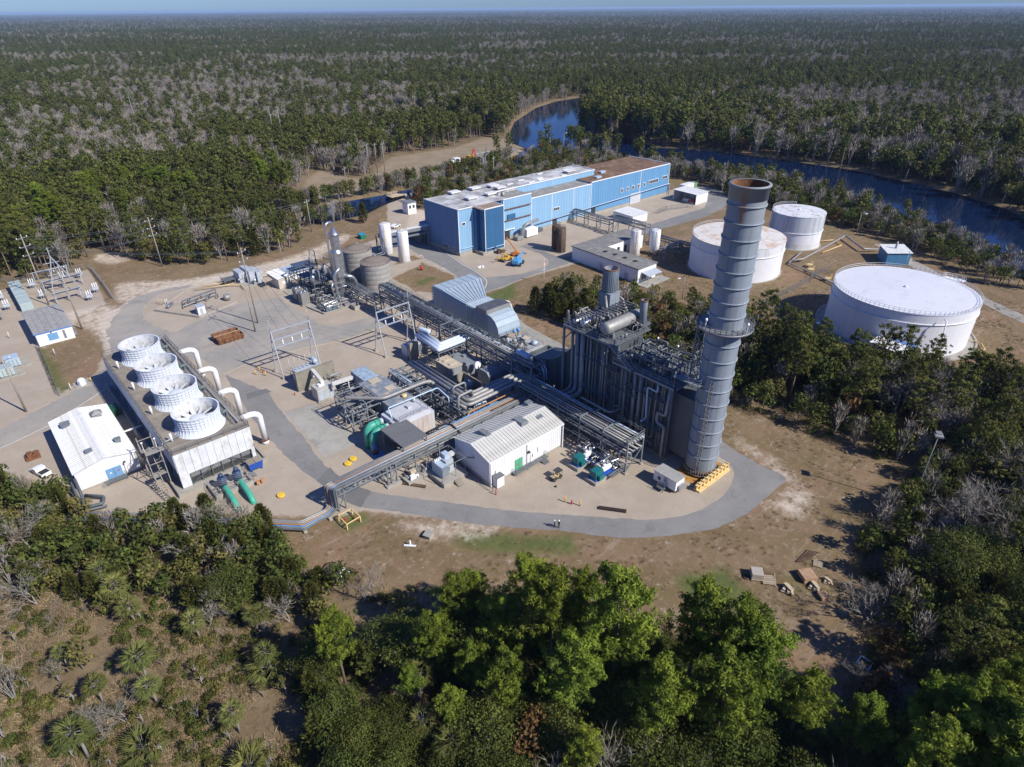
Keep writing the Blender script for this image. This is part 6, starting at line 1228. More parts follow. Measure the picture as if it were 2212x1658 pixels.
# air intake
ib = mat('intake_pale_blue', (.33,.41,.48), .5, var=.1, second=(.47,.45,.41), amt=.3, sscale=.4, rand=.04)
B = thing('air_intake','pale blue gas turbine air intake house and ribbed duct','air intake',(44,58,0))
MB().box(38.5,67,2.6,52.8,72,9.8).build('filter_house', ib, B)
for k in range(6): w_ = 14.3/6; MB().box(38.5+k*w_+.05,67.05,9.8,38.5+(k+1)*w_-.05,71.95,9.92).box(38.5+(k+1)*w_-.14,67,9.92,38.5+(k+1)*w_-.02,72,10.02).build('roof_panel', ib, B)
for k in range(5): MB().box(38.42,67.1+k*.98,2.8,38.5,67.98+k*.98,9.7).build('wall_panel', ib, B)
for k in range(10): MB().box(38.2,72,2.9+k*.68,53,72.6,3.0+k*.68).build('louvre', ib, B)
A = [(38.5,67,2.6),(52.8,67,2.6),(52.8,67,9.8),(38.5,67,9.8)]; Bq = [(39.2,57.6,3.2),(47,57.6,3.2),(47,57.6,8.6),(39.2,57.6,8.6)]
MB().add(A+Bq,[(0,1,5,4),(1,2,6,5),(2,3,7,6),(3,0,4,7)]).build('hood', ib, B)
Av = [Vector(p) for p in A]; Bv = [Vector(p) for p in Bq]
for k in range(10): f = (k+.5)/10; MB().beam(Av[3].lerp(Av[2],f)+Vector((0,0,.05)),Bv[3].lerp(Bv[2],f)+Vector((0,0,.05)),.1,.22).build('hood_rib', ib, B)
for k in range(6): f = (k+.4)/6.2; z0_ = 2.6+7.2*f; MB().beam(Av[0].lerp(Av[3],f)+Vector((-.06,0,0)),Bv[0].lerp(Bv[3],f)+Vector((-.06,0,0)),.14,.16).build('hood_rib', ib, B)
prof = [(57.6,3.2),(57.6,8.6),(48,8.6),(46,8.2),(44.6,7.3),(43.6,5.9),(43.2,4.4),(43.2,3.2)]
MB().extrude([(39.2,y,z) for y, z in prof], (7.8,0,0)).build('duct', ib, B)
for k in range(12): y = 56.6-k*.78; MB().box(39.0,y,3.3,39.2,y+.1,8.5).box(39.0,y,8.6,47.2,y+.1,8.78).build('duct_rib', ib, B)
for (ya, za), (yb, zb) in zip(prof[2:6], prof[3:7]): MB().beam((39.1,yb,zb),(47.1,yb,zb),.16).build('duct_rib', ib, B)
for k in range(3): MB().extrude([(39.3+k*2.6,43.12,3.3),(41.7+k*2.6,43.12,3.3),(41.7+k*2.6,43.12,4.3),(39.3+k*2.6,43.12,4.3)], (0,-.06,0)).build('end_panel', ib, B)
sl_ = MB().box(38.8,47.6,8.7,47.4,52.2,9.7).build('silencer', alud, B)
for k in range(24): MB().box(38.9+k*.355,47.7,9.7,39.05+k*.355,52.1,9.82).build('slat', steel, sl_)
for x in (39.4,43,46.8):
    for y in (43.8,50,57): MB().beam((x,y,0),(x,y,3.2),.3).build('leg', midsteel, B)
for x in (39,45.5,52.4):
    for y in (67.4,71.6): MB().beam((x,y,0),(x,y,2.6),.35).build('leg', midsteel, B)
MB().tube([(47.4,50.4,9.2),(48.6,49.6,9.0),(48.9,48.4,6.5)],.35,10,bend=.8).build('drain_pipe', cream, B)
for x in (44.4,45.9): MB().lathe(x,42.6,[(.4,3.2),(.4,3.9),(.1,4.1)],10).build('blue_valve', bluepipe, B)
rail_part(B,[(39.2,42.6,3.2),(47,42.6,3.2)],m=midsteel); MB().box(36.8,68,2.4,38.3,72,2.6).build('platform', grating, B); rail_part(B,[(36.9,68,2.6),(36.9,72,2.6)],m=steel)
B = thing('accessory_module','grey gas turbine accessory boxes with valves at the duct end','module',(43,36,0)); MB().box(38.6,33,.2,46,41.4,2.6).build('body', mat('module_grey', (.40,.41,.42), .6, var=.12), B)
for i, (x, y, a, h) in enumerate(((40,35.4,.8,1.0),(42.4,36,.6,1.3),(44.4,34.6,.9,.8),(41,38.8,.7,1.1),(44.6,39,.6,.9),(39.6,40,.5,1.2))): MB().lathe(x,y,[(a,2.6),(a,2.6+h),(a*.4,2.9+h)],12).build('valve', (alud,steel,paleblue)[i%3], B)
mb = MB(); r = random.Random(8)
for i in range(14): x, y = r.uniform(39,45), r.uniform(33.4,41); mb.tube([(x,y,2.6),(x,y,3+r.random()),(x+r.uniform(-1,1.4),y+.6,3+r.random()),(x+1,y+.8,2.6)],.12,6,bend=.2)
mb.build('pipe_run', steel, B); rail_part(B,[(38.6,33,2.6),(46,33,2.6),(46,41,2.6)],m=midsteel); MB().box(40,35,3.6,40.8,35.6,3.9).box(43,37,3.4,45,38.4,3.7).build('brown_box', tan, B)
W_ = thing('exhaust_pit','dark steel walled pit between the turbine boxes and the boiler duct','pit',(43,26,0)); MB().box(36,24.2,0,36.3,32,2.6).box(46.6,24.2,0,47,32,2.6).box(36.3,31.7,0,46.6,32,2.6).build('wall', dsteel, W_)
for k in range(3): MB().beam((36,25.6+k*2,2.7),(47,25.6+k*2,2.7),.3).build('beam', midsteel, W_)
# unit transformer on plinth at the front
P = thing('front_plinth','concrete plinth with steps below the front pipe bridge','plinth',(-4,8.6,0)); MB().box(-7,5.4,0,-1.1,12.0,1.0).build('slab', conc, P)
for k in range(5): MB().box(-4.6,5.1-.32*k,0,-3.2,5.42-.32*k,.84-.18*k).build('step', concw, P)
B = thing('unit_transformer','pale grey boxy transformer cabinets on the front concrete plinth','transformer',(-4.4,8.6,1.0)); MB().box(-6.2,7.2,1,-4.6,10.4,3.4).build('tank', paleblue, B); MB().box(-4.6,7.8,1,-2.8,10.2,3.9).build('cabinet', palegrey, B); MB().box(-4.2,8.6,3.9,-3.0,10,4.8).build('top_box', paleblue, B)
for k in range(8): MB().box(-6.1+k*.19,6.7,1.3,-6.02+k*.19,7.2,3.2).build('radiator_fin', palegrey, B)
for k in range(4): MB().lathe(-5.9+k*.4,9.6,[(.12,3.4),(.18,3.6),(.08,4.2)],8).build('bushing', signw, B)
MB().box(-2.6,9,3.4,-.6,10,4.0).build('duct', cream, B); MB().box(-4.4,7.7,1.4,-3.8,7.8,2.4).build('panel', dsteel, B)
rail_part(B,[(-6.8,5.7,1.0),(-6.8,5.7,1.0)],m=steel) if False else None
F_ = thing('cable_gantry','thin steel cable gantry around the front transformer','gantry',(-4,8.6,1.0)); mb = MB()
for x, y in ((-6.8,6),(-6.8,11.4),(-1.3,6),(-1.3,11.4),(-3.6,6)): mb.beam((x,y,1),(x,y,4.4),.1)
for a_, b_ in (((-6.8,6),(-6.8,11.4)),((-6.8,11.4),(-1.3,11.4)),((-1.3,11.4),(-1.3,6)),((-1.3,6),(-6.8,6))): mb.beam((*a_,4.4),(*b_,4.4),.1)
mb.beam((-1.3,6,4.4),(.2,4.4,4.4),.2).beam((.2,4.4,4.4),(.2,4.4,2.2),.2); mb.build('frame', steel, F_)
rail(MB(),[(-.6,10,0),(-.6,-1.6,0)],1.6,.08,3.4).build('handrail', dsteel); tag(bpy.data.objects['handrail'] if False else COL.objects[-1],'dark pipe rail along the shaded end of the white steel building','railing')
# teal feed pumps
for k, (x, y) in enumerate(((16.6,-7.0),(15.9,-12.4))):
    P = thing('feed_pump','teal boxed feed pump motor with grey pump on plinth, %s' % ('nearer the white steel building','nearer the office trailer')[k],'pump',(x+2.4,y,0),'teal feed pumps')
    MB().box(x-.8,y-1.3,0,x+6.4,y+1.6,.7).build('plinth', conc, P); MB().box(x-.4,y-1,.7,x+5.6,y+1,.95).build('skid', royal, P)
    MB().box(x-.2,y-.8,.95,x+1.8,y+.8,2.6).build('motor', dteal, P); MB().box(x+.2,y-1.5,.95,x+1.4,y-.82,2.0).build('motor_box', dteal, P)
    MB().vessel((x+2.6,y,1.7),(x+4.6,y,1.7),.6,12).lathe(x+3,y,[(.3,2),(.3,2.9)],10).lathe(x+4.2,y,[(.3,2),(.3,2.9)],10).build('pump_casing', white, P)
    MB().tube([(x+3,y,2.8),(x+3,y+.4,3.4),(x+5.6,y+.6,3.4),(x+5.6,y+.6,1)],.2,8,bend=.4).tube([(x+4.2,y,2.8),(x+4.2,y-.6,3.1),(x+6.2,y-1,3.1),(x+6.4,y-1,5)],.2,8,bend=.4).tube([(x+4.6,y-.9,1.1),(x+6.2,y-.9,1.1),(x+6.2,y+1,1.2)],.18,8,bend=.3).build('pipe_run', alu, P)
    for q in range(4): MB().lathe(x+2.4+q*1.1,y+1.1-.5*(q%2),[(.22,.95),(.3,1.2),(.12,1.6)],8).build('valve', steel, P)
clutter('pipework','pale pipes and valves between the teal pumps and the boiler',18.5,23.5,-13,-4,2.4,34,27,(alu,white,steel,alud))
P = thing('pump_platform','small grated platform beside the nearer teal pump','platform',(21,-14.2,0)); MB().box(18.6,-14.8,.9,23.6,-13.7,1.0).build('deck', grating, P); rail_part(P,[(18.6,-14.8,1),(23.6,-14.8,1)],m=alud)
T = thing('white_vessel','stubby pale vessel in the shade under the lower rack','vessel',(21.6,3,0)); MB().lathe(21.4,3.2,[(.9,.2),(1.0,.4),(1.0,2.3),(.6,2.7),(.05,2.8)],16).build('shell', tk, T); MB().lathe(21.4,3.2,[(.9,0),(.9,.25)],14).build('skirt', conc, T)
# ---------------- distillation plant ----------------
C_ = thing('distillation_column','tall shiny aluminium clad column with stepped diameter and gooseneck pipe','column',(25.3,104.1,0)); cx, cy = 25.3, 104.1
for a_, b_, ra, rb in ((.3,6.6,1.5,1.5),(6.6,7.4,1.5,1.85),(7.4,15.2,1.85,1.85),(15.2,16,1.85,1.4),(16,20.8,1.4,1.4)): MB().lathe(cx,cy,[(ra,a_),(rb,b_)],28,False,False).build('shell', alu, C_)
MB().lathe(cx,cy,[(1.55,20.6),(1.55,21),(1.2,21.2),(.35,23)],24).build('top_cone', alu, C_)
for z in (9.5,11.5,13.5,18,19.5): MB().lathe(cx,cy,[((1.86 if z<15 else 1.41),z),((1.91 if z<15 else 1.46),z),((1.91 if z<15 else 1.46),z+.08),((1.86 if z<15 else 1.41),z+.08)],28).build('hoop', alud, C_)
MB().tube([(25.3,104.0,22.8),(25.1,103.9,24.8),(22.5,103.2,24.8),(22.5,103.2,9)],.32,12,bend=1.4).build('gooseneck_pipe', alu, C_)
MB().tube([(25,102.8,10.2),(23.4,102.6,9.6),(22.6,102.6,8.2),(22.6,102.2,2.2),(23.2,101.6,.7)],.55,14,bend=1.4).build('downcomer', alu, C_)
MB().tube([(26.2,102.8,7.4),(28.4,102.2,7.0),(29.5,102,5),(29.4,102,1.4),(28.6,101.9,.8),(26,101.8,.9)],.55,14,bend=1.4).build('loop_pipe', alu, C_); MB().tube([(22.8,102.3,4.2),(29.3,102,4.6)],.2,8).build('cross_pipe', alu, C_)
MB().tube([(23.3,101.4,.9),(21.6,101.8,1.4),(20.9,102,5.4),(21.6,102.4,6.2),(22.4,102.8,6.2)],.28,10,bend=.6).build('side_pipe', alu, C_)
MB().lathe(cx,cy,[(2.2,0),(2.2,.35)],20,smooth=False).build('footing', conc, C_); rail(MB(),[(cx+2.1*cos(q),cy+2.1*sin(q),7.5) for q in (-.6,0,.6,1.2)],1,.05,1).box(26,103,7.4,27.8,105.6,7.5).build('platform', steel, C_)
P = thing('distillation_pad','low concrete pad with curbs under the distillation plant','pad',(20,100,0)); MB().prism([(14.4,96),(23.4,95.6),(30,101),(30,122),(13,122),(13,104)],0,.22).build('slab', conc, P); MB().beam((14.4,96,.35),(23.4,95.6,.35),.3,.3).beam((14.4,96,.35),(13,104,.35),.3,.3).build('kerb', conc, P)
S2 = thing('scrubber_column','dark slim column with round platform and cone top left of the aluminium column','column',(20.3,113,0)); MB().lathe(20.3,113,[(.85,1.5),(.85,9.6)],18).lathe(20.3,113,[(.9,10.6),(.5,12),(.1,13.2)],14).build('shell', midsteel, S2); MB().lathe(20.3,113,[(2.0,9.5),(2.0,9.7)],20,smooth=False).build('platform', steel, S2)
rail(MB(),[(20.3+1.95*cos(2*pi*k/14),113+1.95*sin(2*pi*k/14),9.7) for k in range(15)],1.1,.06,1).build('handrail', steel, S2); MB().tube([(20.3,113,13),(20.3,113,14.6),(21.8,112.6,14.6),(21.9,112.6,9.7)],.13,8,bend=.6).build('gooseneck_pipe', dsteel, S2)
mb = MB()
for x in (19,21.6):
    for y in (111.8,114.2): mb.beam((x,y,0),(x,y,6),.2)
mb.beam((19,111.8,.4),(21.6,111.8,6),.14).beam((21.6,111.8,.4),(19,111.8,6),.14).beam((19,111.8,3),(21.6,111.8,3),.14).beam((19,111.8,6),(21.6,111.8,6),.14); mb.build('support_frame', steel, S2)
F_ = thing('process_structure','dark open steel process structure with vessels left of the aluminium column','structure',(22,118,0)); mb = MB()
for x in (18,21.5,25,28):
    for y in (108,114,120,126): mb.beam((x,y,0),(x,y,9 if x > 22 and y < 124 else 5.4),.2)
for z in (2.8,5.2):
    for y in (108,114,120,126): mb.beam((18,y,z),(28,y,z),.18)
    for x in (18,21.5,25,28): mb.beam((x,108,z),(x,126,z),.18)
for x in (25,28): mb.beam((x,108,8.8),(x,120,8.8),.18)
mb.beam((25,108,8.8),(28,108,8.8),.18).beam((25,114,8.8),(28,114,8.8),.18).beam((25,108,5.3),(28,108,8.7),.1); mb.build('frame', dsteel, F_)
MB().box(18.2,108.2,5.2,27.8,119.8,5.28).build('deck', grating, F_); rail_part(F_,[(18,108,5.3),(25,108,5.3)],m=steel); rail_part(F_,[(25,108,8.9),(28,108,8.9),(28,120,8.9),(25,120,8.9)],m=steel)
r = random.Random(9)
for i in range(16): x, y, z = r.uniform(18.6,27), r.uniform(108.6,124), r.choice((.2,.2,5.3)); a = r.uniform(.3,.8); h = r.uniform(1,3); MB().lathe(x,y,[(a*.8,z),(a,z+.2),(a,z+h),(a*.3,z+h+.4)],12).build('vessel', r.choice((midsteel,steel,alud,alu)), F_)
mb = MB()
for i in range(36): x, y, z = r.uniform(16,28), r.uniform(100,124), r.uniform(1,7); l = r.uniform(1,4); q = (x+l,y,z) if i%2 else (x,y+l,z); mb.tube([(x,y,z-r.uniform(.5,2)),(x,y,z),q,(q[0],q[1],max(.2,q[2]-r.uniform(.5,2.5)))],r.uniform(.07,.2),6,bend=.3)
mb.build('pipe_run', steel, F_)
B = thing('process_canopy','dark blue flat canopy roof beyond the process structure','canopy',(24,129,0)); MB().box(20.6,127.2,5.0,27.2,131.4,5.15).build('roof', mat('canopy_blue', (.07,.10,.16), .5), B)
for x in (21,27):
    for y in (127.6,131): MB().beam((x,y,0),(x,y,5),.18).build('post', dsteel, B)
cool = mat('condenser_unit_grey', (.27,.265,.25), .6, .2, var=.15)
for k, (x, y) in enumerate(((12.4,106.2),(12.6,110.4))):
    B = thing('cooling_unit','tall grey box condenser unit, %s' % ('nearest the paved road corner','behind the front unit')[k],'cooling unit',(x+1.3,y+1.4,0),'grey condenser units'); MB().box(x,y,.4,x+2.6,y+2.8,4.0).build('body', cool, B); MB().box(x-.3,y-.3,0,x+2.9,y+3.1,.4).build('base', concw, B)
    for q in range(5): MB().box(x+.08+q*.5,y-.05,.6,x+.5+q*.5,y,3.8).build('panel', cool, B)
    for q in (.7,1.9): MB().lathe(x+q,y+1.4,[(.5,4),(.5,4.35)],12).build('fan', alu, B)
clutter('pipework','pumps and pipework on the front edge of the distillation pad',15,24,96.4,101,2.0,44,31,(alu,steel,alud,midsteel)); clutter('pipework','vessels and pipes between the condenser units and the process structure',15.6,19,102,112,2.6,34,32,(alu,steel,alud,midsteel))
B = thing('pump_motor_box','dark blue-grey motor cabinet at the corner of the distillation pad','cabinet',(16.6,97.4,.2)); MB().box(15.4,96.4,.22,17.4,97.6,1.9).build('cabinet', mat('motor_blue_grey', (.10,.14,.19), .5), B); MB().box(17.6,96.4,.22,19,97.4,1.2).build('motor', mat('motor_blue_grey',(.1,.14,.19)), B)
B = thing('concrete_basin','open concrete basin with pumps beside the distillation pad','basin',(24.4,93.6,0)); MB().box(22.8,92.2,0,23.1,95.2,1.3).box(25.8,92.2,0,26.1,95.2,1.3).box(23.1,92.2,0,25.8,92.5,1.3).box(23.1,94.9,0,25.8,95.2,1.3).build('wall', conc, B)
for k in range(5): MB().lathe(23.5+k*.5,93+.8*(k%2),[(.2,.2),(.25,1.6),(.1,1.9)],8).build('pump', steel, B)
# conveyor bridge to the blue building
B = thing('conveyor_bridge','grey covered conveyor bridge from the white tanks to the blue building','conveyor',(68,131,0)); MB().beam((57,133.2,6.6),(78,129.4,7.0),1.8,1.3).build('gallery', midsteel, B); MB().beam((57,133.2,7.3),(78,129.4,7.7),2.1,.12).build('roof', ltw, B); MB().beam((57,132.6,4.6),(78,128.8,5.0),.8,.5).build('lower_gallery', midsteel, B)
mb = MB()
for x, y in ((56.6,131.6),(56.6,134.6),(76,128.2),(76,131)): mb.beam((x,y,0),(x,y,6.6),.35)
mb.beam((56.6,131.6,.5),(56.6,134.6,6),.16).beam((76,128.2,.5),(76,131,6),.2); mb.build('trestle', midsteel, B)
pipe('grey pipe sloping from the white tanks down to the silo top', [(57,131,6.4),(50,118,9),(41,103.4,11.6),(37.6,102.5,11.6)], .15, steel, .4, 8, 'silo feed pipes'); pipe('second grey pipe sloping down to the silo top', [(57,130.2,6),(50,117,8.6),(41.2,102.4,11.3),(37.8,102.1,11.3)], .15, steel, .4, 8, 'silo feed pipes')

# ---------------- electrical gear, poles and lines ----------------
gal = mat('galvanised_lattice', (.43,.46,.49), .5, .3, var=.1)
def aframe(label, u0, u1, v0, v1, h):
    A = thing('line_gantry', label, 'gantry', ((u0+u1)/2,(v0+v1)/2,0), 'steel line gantries'); vm = (v0+v1)/2
    for u in (u0,u1):
        for v in (v0,v1): MB().beam((u,v,.3),(u,vm,h),.24).build('leg', gal, A); MB().cbox((u,v,0),.9,.9,.5).build('footing', conc, A)
        MB().tube([(u,vm,h-.2),(u,vm,h+3)],[.12,.03],6).build('spike', gal, A)
    for z in (h-.2,h-2.6,h-4.6): MB().beam((u0,vm,z),(u1,vm,z),.3,.3).build('beam', gal, A)
    for k in range(3): u = u0+(u1-u0)*(k+1)/4; MB().lathe(u,vm,[(.1,h-4.4),(.22,h-4.1),(.1,h-3.8),(.2,h-3.5),(.1,h-3.1)],8).build('insulator', signw, A)
    return A
aframe('pale steel line gantry left of the transformer blast wall',-11.6,-1.6,67,72,12.3); aframe('pale steel line gantry between paved road and main pipe rack',13.6,23.6,59.6,64.6,12.3)
for k in range(6): u = -10+k*1.35; RD_ = thing('lightning_mast',('leftmost','second','third','fourth','fifth','rightmost')[k]+' thin grey mast behind the left transformer','mast',(u,66-k*.25,0),'thin masts behind the left transformer'); MB().tube([(u,66-k*.25,0),(u,66-k*.25,5.6)],[.12,.05],6).build('mast', gal, RD_)
def pole(label, x, y, h, arms=3, name='utility_pole', m=polew, steel_arm=True, rr=.24):
    P = thing(name, label, 'pole', (x,y,0), 'utility poles'); MB().tube([(x,y,-.2),(x,y,h)],[rr,rr*.6],8).build('shaft', m, P)
    for k in range(arms):
        z = h-1.2-k*2.6; MB().beam((x-1.5,y-.9,z),(x+1.5,y+.9,z),.14,.16).build('crossarm', steel if steel_arm else m, P)
        for s in (-1,1): MB().lathe(x+1.4*s,y+.85*s,[(.09,z+.05),(.15,z+.2),(.06,z+.45)],6).build('insulator', signw, P)
    return P
pole('tall utility pole with three crossarms behind the control building',-46.8,162.2,22.8); pole('plain utility pole at the right corner of the control building',-43,134.6,19.5,1)
pole('utility pole nearest the rusty skips',-6,98.5,17.5,1); pole('taller utility pole beside the one near the rusty skips',-3.1,103.8,23,2); pole('utility pole with three crossarms against the woods',-9.2,174.7,18,3); pole('utility pole on the brown grass beyond the aluminium column',50.2,176.5,13.5,1)
pole('short plain pole beside the sandy road',26.3,152.2,8,0,rr=.16); pole('utility pole at the left picture edge by the paved road',-62.8,92.8,14.5,1); pole('utility pole behind the blue building roof',163,192,13,1); pole('leaning grey pole in the dry field',102.3,241.6,9,1)
for x, y, lab in ((124.7,255.5,'left'),(128,252.4,'middle'),(132.4,251.7,'right')): pole('%s of three bare grey poles in the dry field' % lab,x,y,16.5,1,m=steel)
for x, y, lab in ((68.3,500,'left'),(120,370,'nearer'),(124,366,'farther')): pole('%s grey line pole rising out of the far woods' % lab,x,y,26,1,m=steel)
def wire(a, b, sag, label):
    a = Vector(a); b = Vector(b); pts = [a.lerp(b,t/12)-Vector((0,0,sag*4*(t/12)*(1-t/12))) for t in range(13)]
    tag(MB().tube(pts,.035,4,False).build('power_line', dsteel, loc=a), label, 'wire', 'overhead power lines')
for k in range(3):
    z = 21.6-2.6*k
    for s in (-1,1):
        wire((-46.8+1.4*s,162.2+.85*s,z),(-9.2+1.4*s,174.7+.85*s,16.8-2.6*k),1.6,'%s %s overhead line from the tall control building pole to the pole against the woods' % (('top','middle','bottom')[k],'far' if s > 0 else 'near')); wire((-9.2+1.4*s,174.7+.85*s,16.8-2.6*k),(50.2,176.5,12.6-.6*k),1.8,'%s %s overhead line from the pole against the woods to the brown grass pole' % (('top','middle','bottom')[k],'far' if s > 0 else 'near'))
for s in (-1,0,1): wire((-3.1+s,103.8,21.6),(-6.6+3*s,69.5,12),1.2,('left','centre','right')[s+1]+' overhead line from the tall pole to the left line gantry'); wire((-3.1+s,103.8,20),(18.6+3*s,62.1,12),1.4,('left','centre','right')[s+1]+' overhead line from the tall pole to the right line gantry'); wire((-3.1+s,103.8,22),(-46.8+s,162.2,19),1.5,('left','centre','right')[s+1]+' overhead line from the tall pole to the control building pole')
# switchyard
sg = mat('switchgear_pale', (.42,.50,.50), .45, .1, var=.08, rand=.06)
for k in range(6):
    y = 160.6+k*4.3; z = 2.6; B = thing('switchgear_cubicle', ('nearest','second','third','fourth','fifth','farthest')[k]+' pale green switchgear cubicle behind the control building','switchgear',(-52.4,y+1.8,0),'pale switchgear cubicles')
    MB().box(-54,y,.3,-50.8,y+3.6,z).build('body', sg, B); MB().box(-54.3,y-.2,0,-50.5,y+3.8,.3).build('base', conc, B)
    for q in range(4): MB().box(-54.05,y+.06+q*.9,z,-50.75,y+.84+q*.9,z+.1).build('roof_panel', sg, B)
    for q in range(3): MB().box(-53.9+q*1.05,y-.06,.5,-53+q*1.05,y,z-.2).build('door', sg, B)
for k, (x, y) in enumerate(((-60.5,158),(-61,170),(-61.5,181))): B = thing('switch_rack',('nearest','middle','farthest')[k]+' grey switch rack at the left picture edge','switchgear',(x,y,0),'grey switch racks'); MB().box(x-1.4,y,1.0,x+1.2,y+3,3).build('body', steel, B); MB().box(x-1.3,y+.2,0,x-1.1,y+.4,1).box(x+.9,y+.2,0,x+1.1,y+.4,1).box(x-1.3,y+2.6,0,x-1.1,y+2.8,1).box(x+.9,y+2.6,0,x+1.1,y+2.8,1).build('leg', steel, B); [MB().beam((x-1.8,y+.6*q,3.2+.0*q),(x+1.6,y+.6*q,3.2),.16).build('bus_bar', gal, B) for q in range(5)]
for k, (y, x0_, x1_) in enumerate(((188,-47,-36),(176,-46,-34),(162,-45,-37))):
    B = thing('bus_support',('farthest','middle','nearest')[k]+' row of grey bus bars on posts in the switchyard','bus bars',((x0_+x1_)/2,y,0),'switchyard bus rows')
    for q in range(5): MB().beam((x0_,y-1+q*.6,3.6-.3*q),(x1_,y-1+q*.6,3.9-.3*q),.2).build('bus_bar', gal, B)
    for x in (x0_+.5,(x0_+x1_)/2,x1_-.5):
        MB().beam((x,y-1,0),(x,y-1,3.5),.2).beam((x,y+1.2,0),(x,y+1.2,2.4),.2).beam((x,y-1,.3),(x,y+1.2,2.2),.12).build('post', gal, B)
        MB().lathe(x,y,[(.2,2.6),(.3,2.9),(.15,3.2)],8).build('insulator', signw, B)
for k, (x, y) in enumerate(((-57,166),(-57.5,176),(-48,182),(-39,183),(-34,182),(-47,169),(-36,157),(-33,163))):
    B = thing('circuit_breaker',('first','second','third','fourth','fifth','sixth','seventh','eighth')[k]+' grey three-post circuit breaker counted from the switchyard left edge','breaker',(x,y,0),'switchyard breakers'); MB().box(x-.9,y-.5,1.2,x+.9,y+.5,2.0).build('tank', palegrey, B)
    for q in (-.6,0,.6): MB().lathe(x+q,y,[(.14,2),(.2,2.3),(.12,2.6),(.18,2.9),(.06,3.5)],8).build('bushing', signw, B); MB().beam((x+q,y,0),(x+q,y,1.2),.12).build('leg', gal, B)
A = thing('dead_end_gantry','tall slanted A-shaped steel frame in the switchyard','gantry',(-40,168,0))
for a_, b_ in (((-36,168.6,0),(-41,172,12)),((-44,172,0),(-41,172,12)),((-40,178,0),(-41,172,12)),((-41,172,12),(-41,172,15))): MB().beam(a_,b_,.28).build('leg', gal, A)
for z in (4,6,8,10): MB().beam((-43.5,172,z),(-39,172,z),.2).build('beam', gal, A)
for k, (x, y) in enumerate(((-63,115),(-61,120))): B = thing('pad_transformer',('pale green padded transformer nearer the paved road','pale blue transformer in the left yard behind it')[k],'transformer',(x,y,0)); MB().box(x-2,y,.4,x+1.2,y+3.4,2.6).build('body', sg if k == 0 else paleblue, B); MB().box(x-2.6,y-.6,0,x+3.2,y+4,.25).build('curb_slab', conc, B); [MB().box(x-1.9+q*.8,y-.3,.6,x-1.5+q*.8,y,2.4).build('radiator_fin', sg, B) for q in range(4)]
# fences
def fence(label, pts, h=2.2, step=3.0):
    F = thing('chain_link_fence', label, 'fence', (*pts[0],0), 'chain link fences')
    for a_, b_ in zip(pts, pts[1:]):
        l = hypot(b_[0]-a_[0], b_[1]-a_[1]); n = max(1, round(l/step)); d = ((b_[0]-a_[0])/n, (b_[1]-a_[1])/n)
        for i in range(n+1): x, y = a_[0]+d[0]*i, a_[1]+d[1]*i; MB().beam((x,y,0),(x,y,h),.08).build('post', steel, F)
        for i in range(n):
            x, y = a_[0]+d[0]*i, a_[1]+d[1]*i; mb = MB()
            for k in range(7): z = .1+k*(h-.1)/6; mb.beam((x,y,z),(x+d[0],y+d[1],z),.03 if 0 < k < 6 else .05)
            for k in range(1,8): t = k/8; mb.beam((x+d[0]*t,y+d[1]*t,.1),(x+d[0]*t,y+d[1]*t,h),.025)
            mb.build('mesh_panel', steel, F)
fence('chain link fence along the brown grass beside the control building', [(-54.6,128.6),(-55,112),(-55.5,95.6)]); fence('chain link fence between the switchyard and the sandy road', [(-30.4,152.6),(-29.6,170),(-29.2,190)])
fence('chain link fence between the wide rusty tank and the big white tank', [(117.9,9.8),(147,9.4),(154,11),(163,10)]); fence('short fence on the gravel in front of the open shed', [(176,94.4),(184,95.4),(197.6,90.6)]); fence('chain link fence along the back of the switchyard', [(-31,190),(-52,190),(-55,197)])
# gas metering skid
K = thing('metering_kerb','low concrete kerb walls around the gas metering yard','kerb',(-14,128,0)); MB().beam((-23.2,134,.3),(-14.6,119.4,.3),.6,.6).build('wall', conc, K); MB().beam((-14.6,119.4,.25),(-1.8,123.6,.25),.5,.5).build('wall', conc, K); MB().beam((-23.2,134,.2),(-9,146,.2),.3,.4).build('wall', conc, K)
B = thing('meter_hut','small white meter hut at the corner of the metering kerb','hut',(-13,122.4,0)); MB().box(-14.2,121.3,0,-12,123.6,2.6).build('wall', white, B); MB().box(-14.4,121.1,2.6,-11.8,123.8,2.75).build('roof', palegrey, B); MB().box(-13.6,121.24,.1,-12.7,121.3,2.1).build('door', palegrey, B); MB().box(-14.25,122,.9,-14.2,122.9,1.8).build('window', glass, B)
for k in range(4): tag(MB().tube([(-16+k*.4,129.6+k*1.5,.4),(-16+k*.4,129.6+k*1.5,.9),(-5+k*.5,132.6+k*1.5,.9),(-5+k*.5,132.6+k*1.5,.3)],.2,8,bend=.4).build('meter_pipe', dsteel if k%2 else alud), ('nearest','second','third','farthest')[k]+' long meter pipe in the gas metering yard','pipe',group='meter pipes')
for k in range(10): x, y = -15+k*1.1, 130.3+(k%3)*1.2; V_ = thing('meter_valve','small valve with handwheel, %s along the meter pipes from the meter hut' % ('first','second','third','fourth','fifth','sixth','seventh','eighth','ninth','last')[k],'valve',(x,y,0),'valves on the meter pipes'); MB().lathe(x,y,[(.2,.6),(.35,.9),(.2,1.2),(.12,1.5)],8).build('body', dsteel if k%2 else steel, V_); MB().lathe(x,y,[(.3,1.5),(.3,1.56)],10).build('handwheel', red if k%4 == 0 else dsteel, V_)
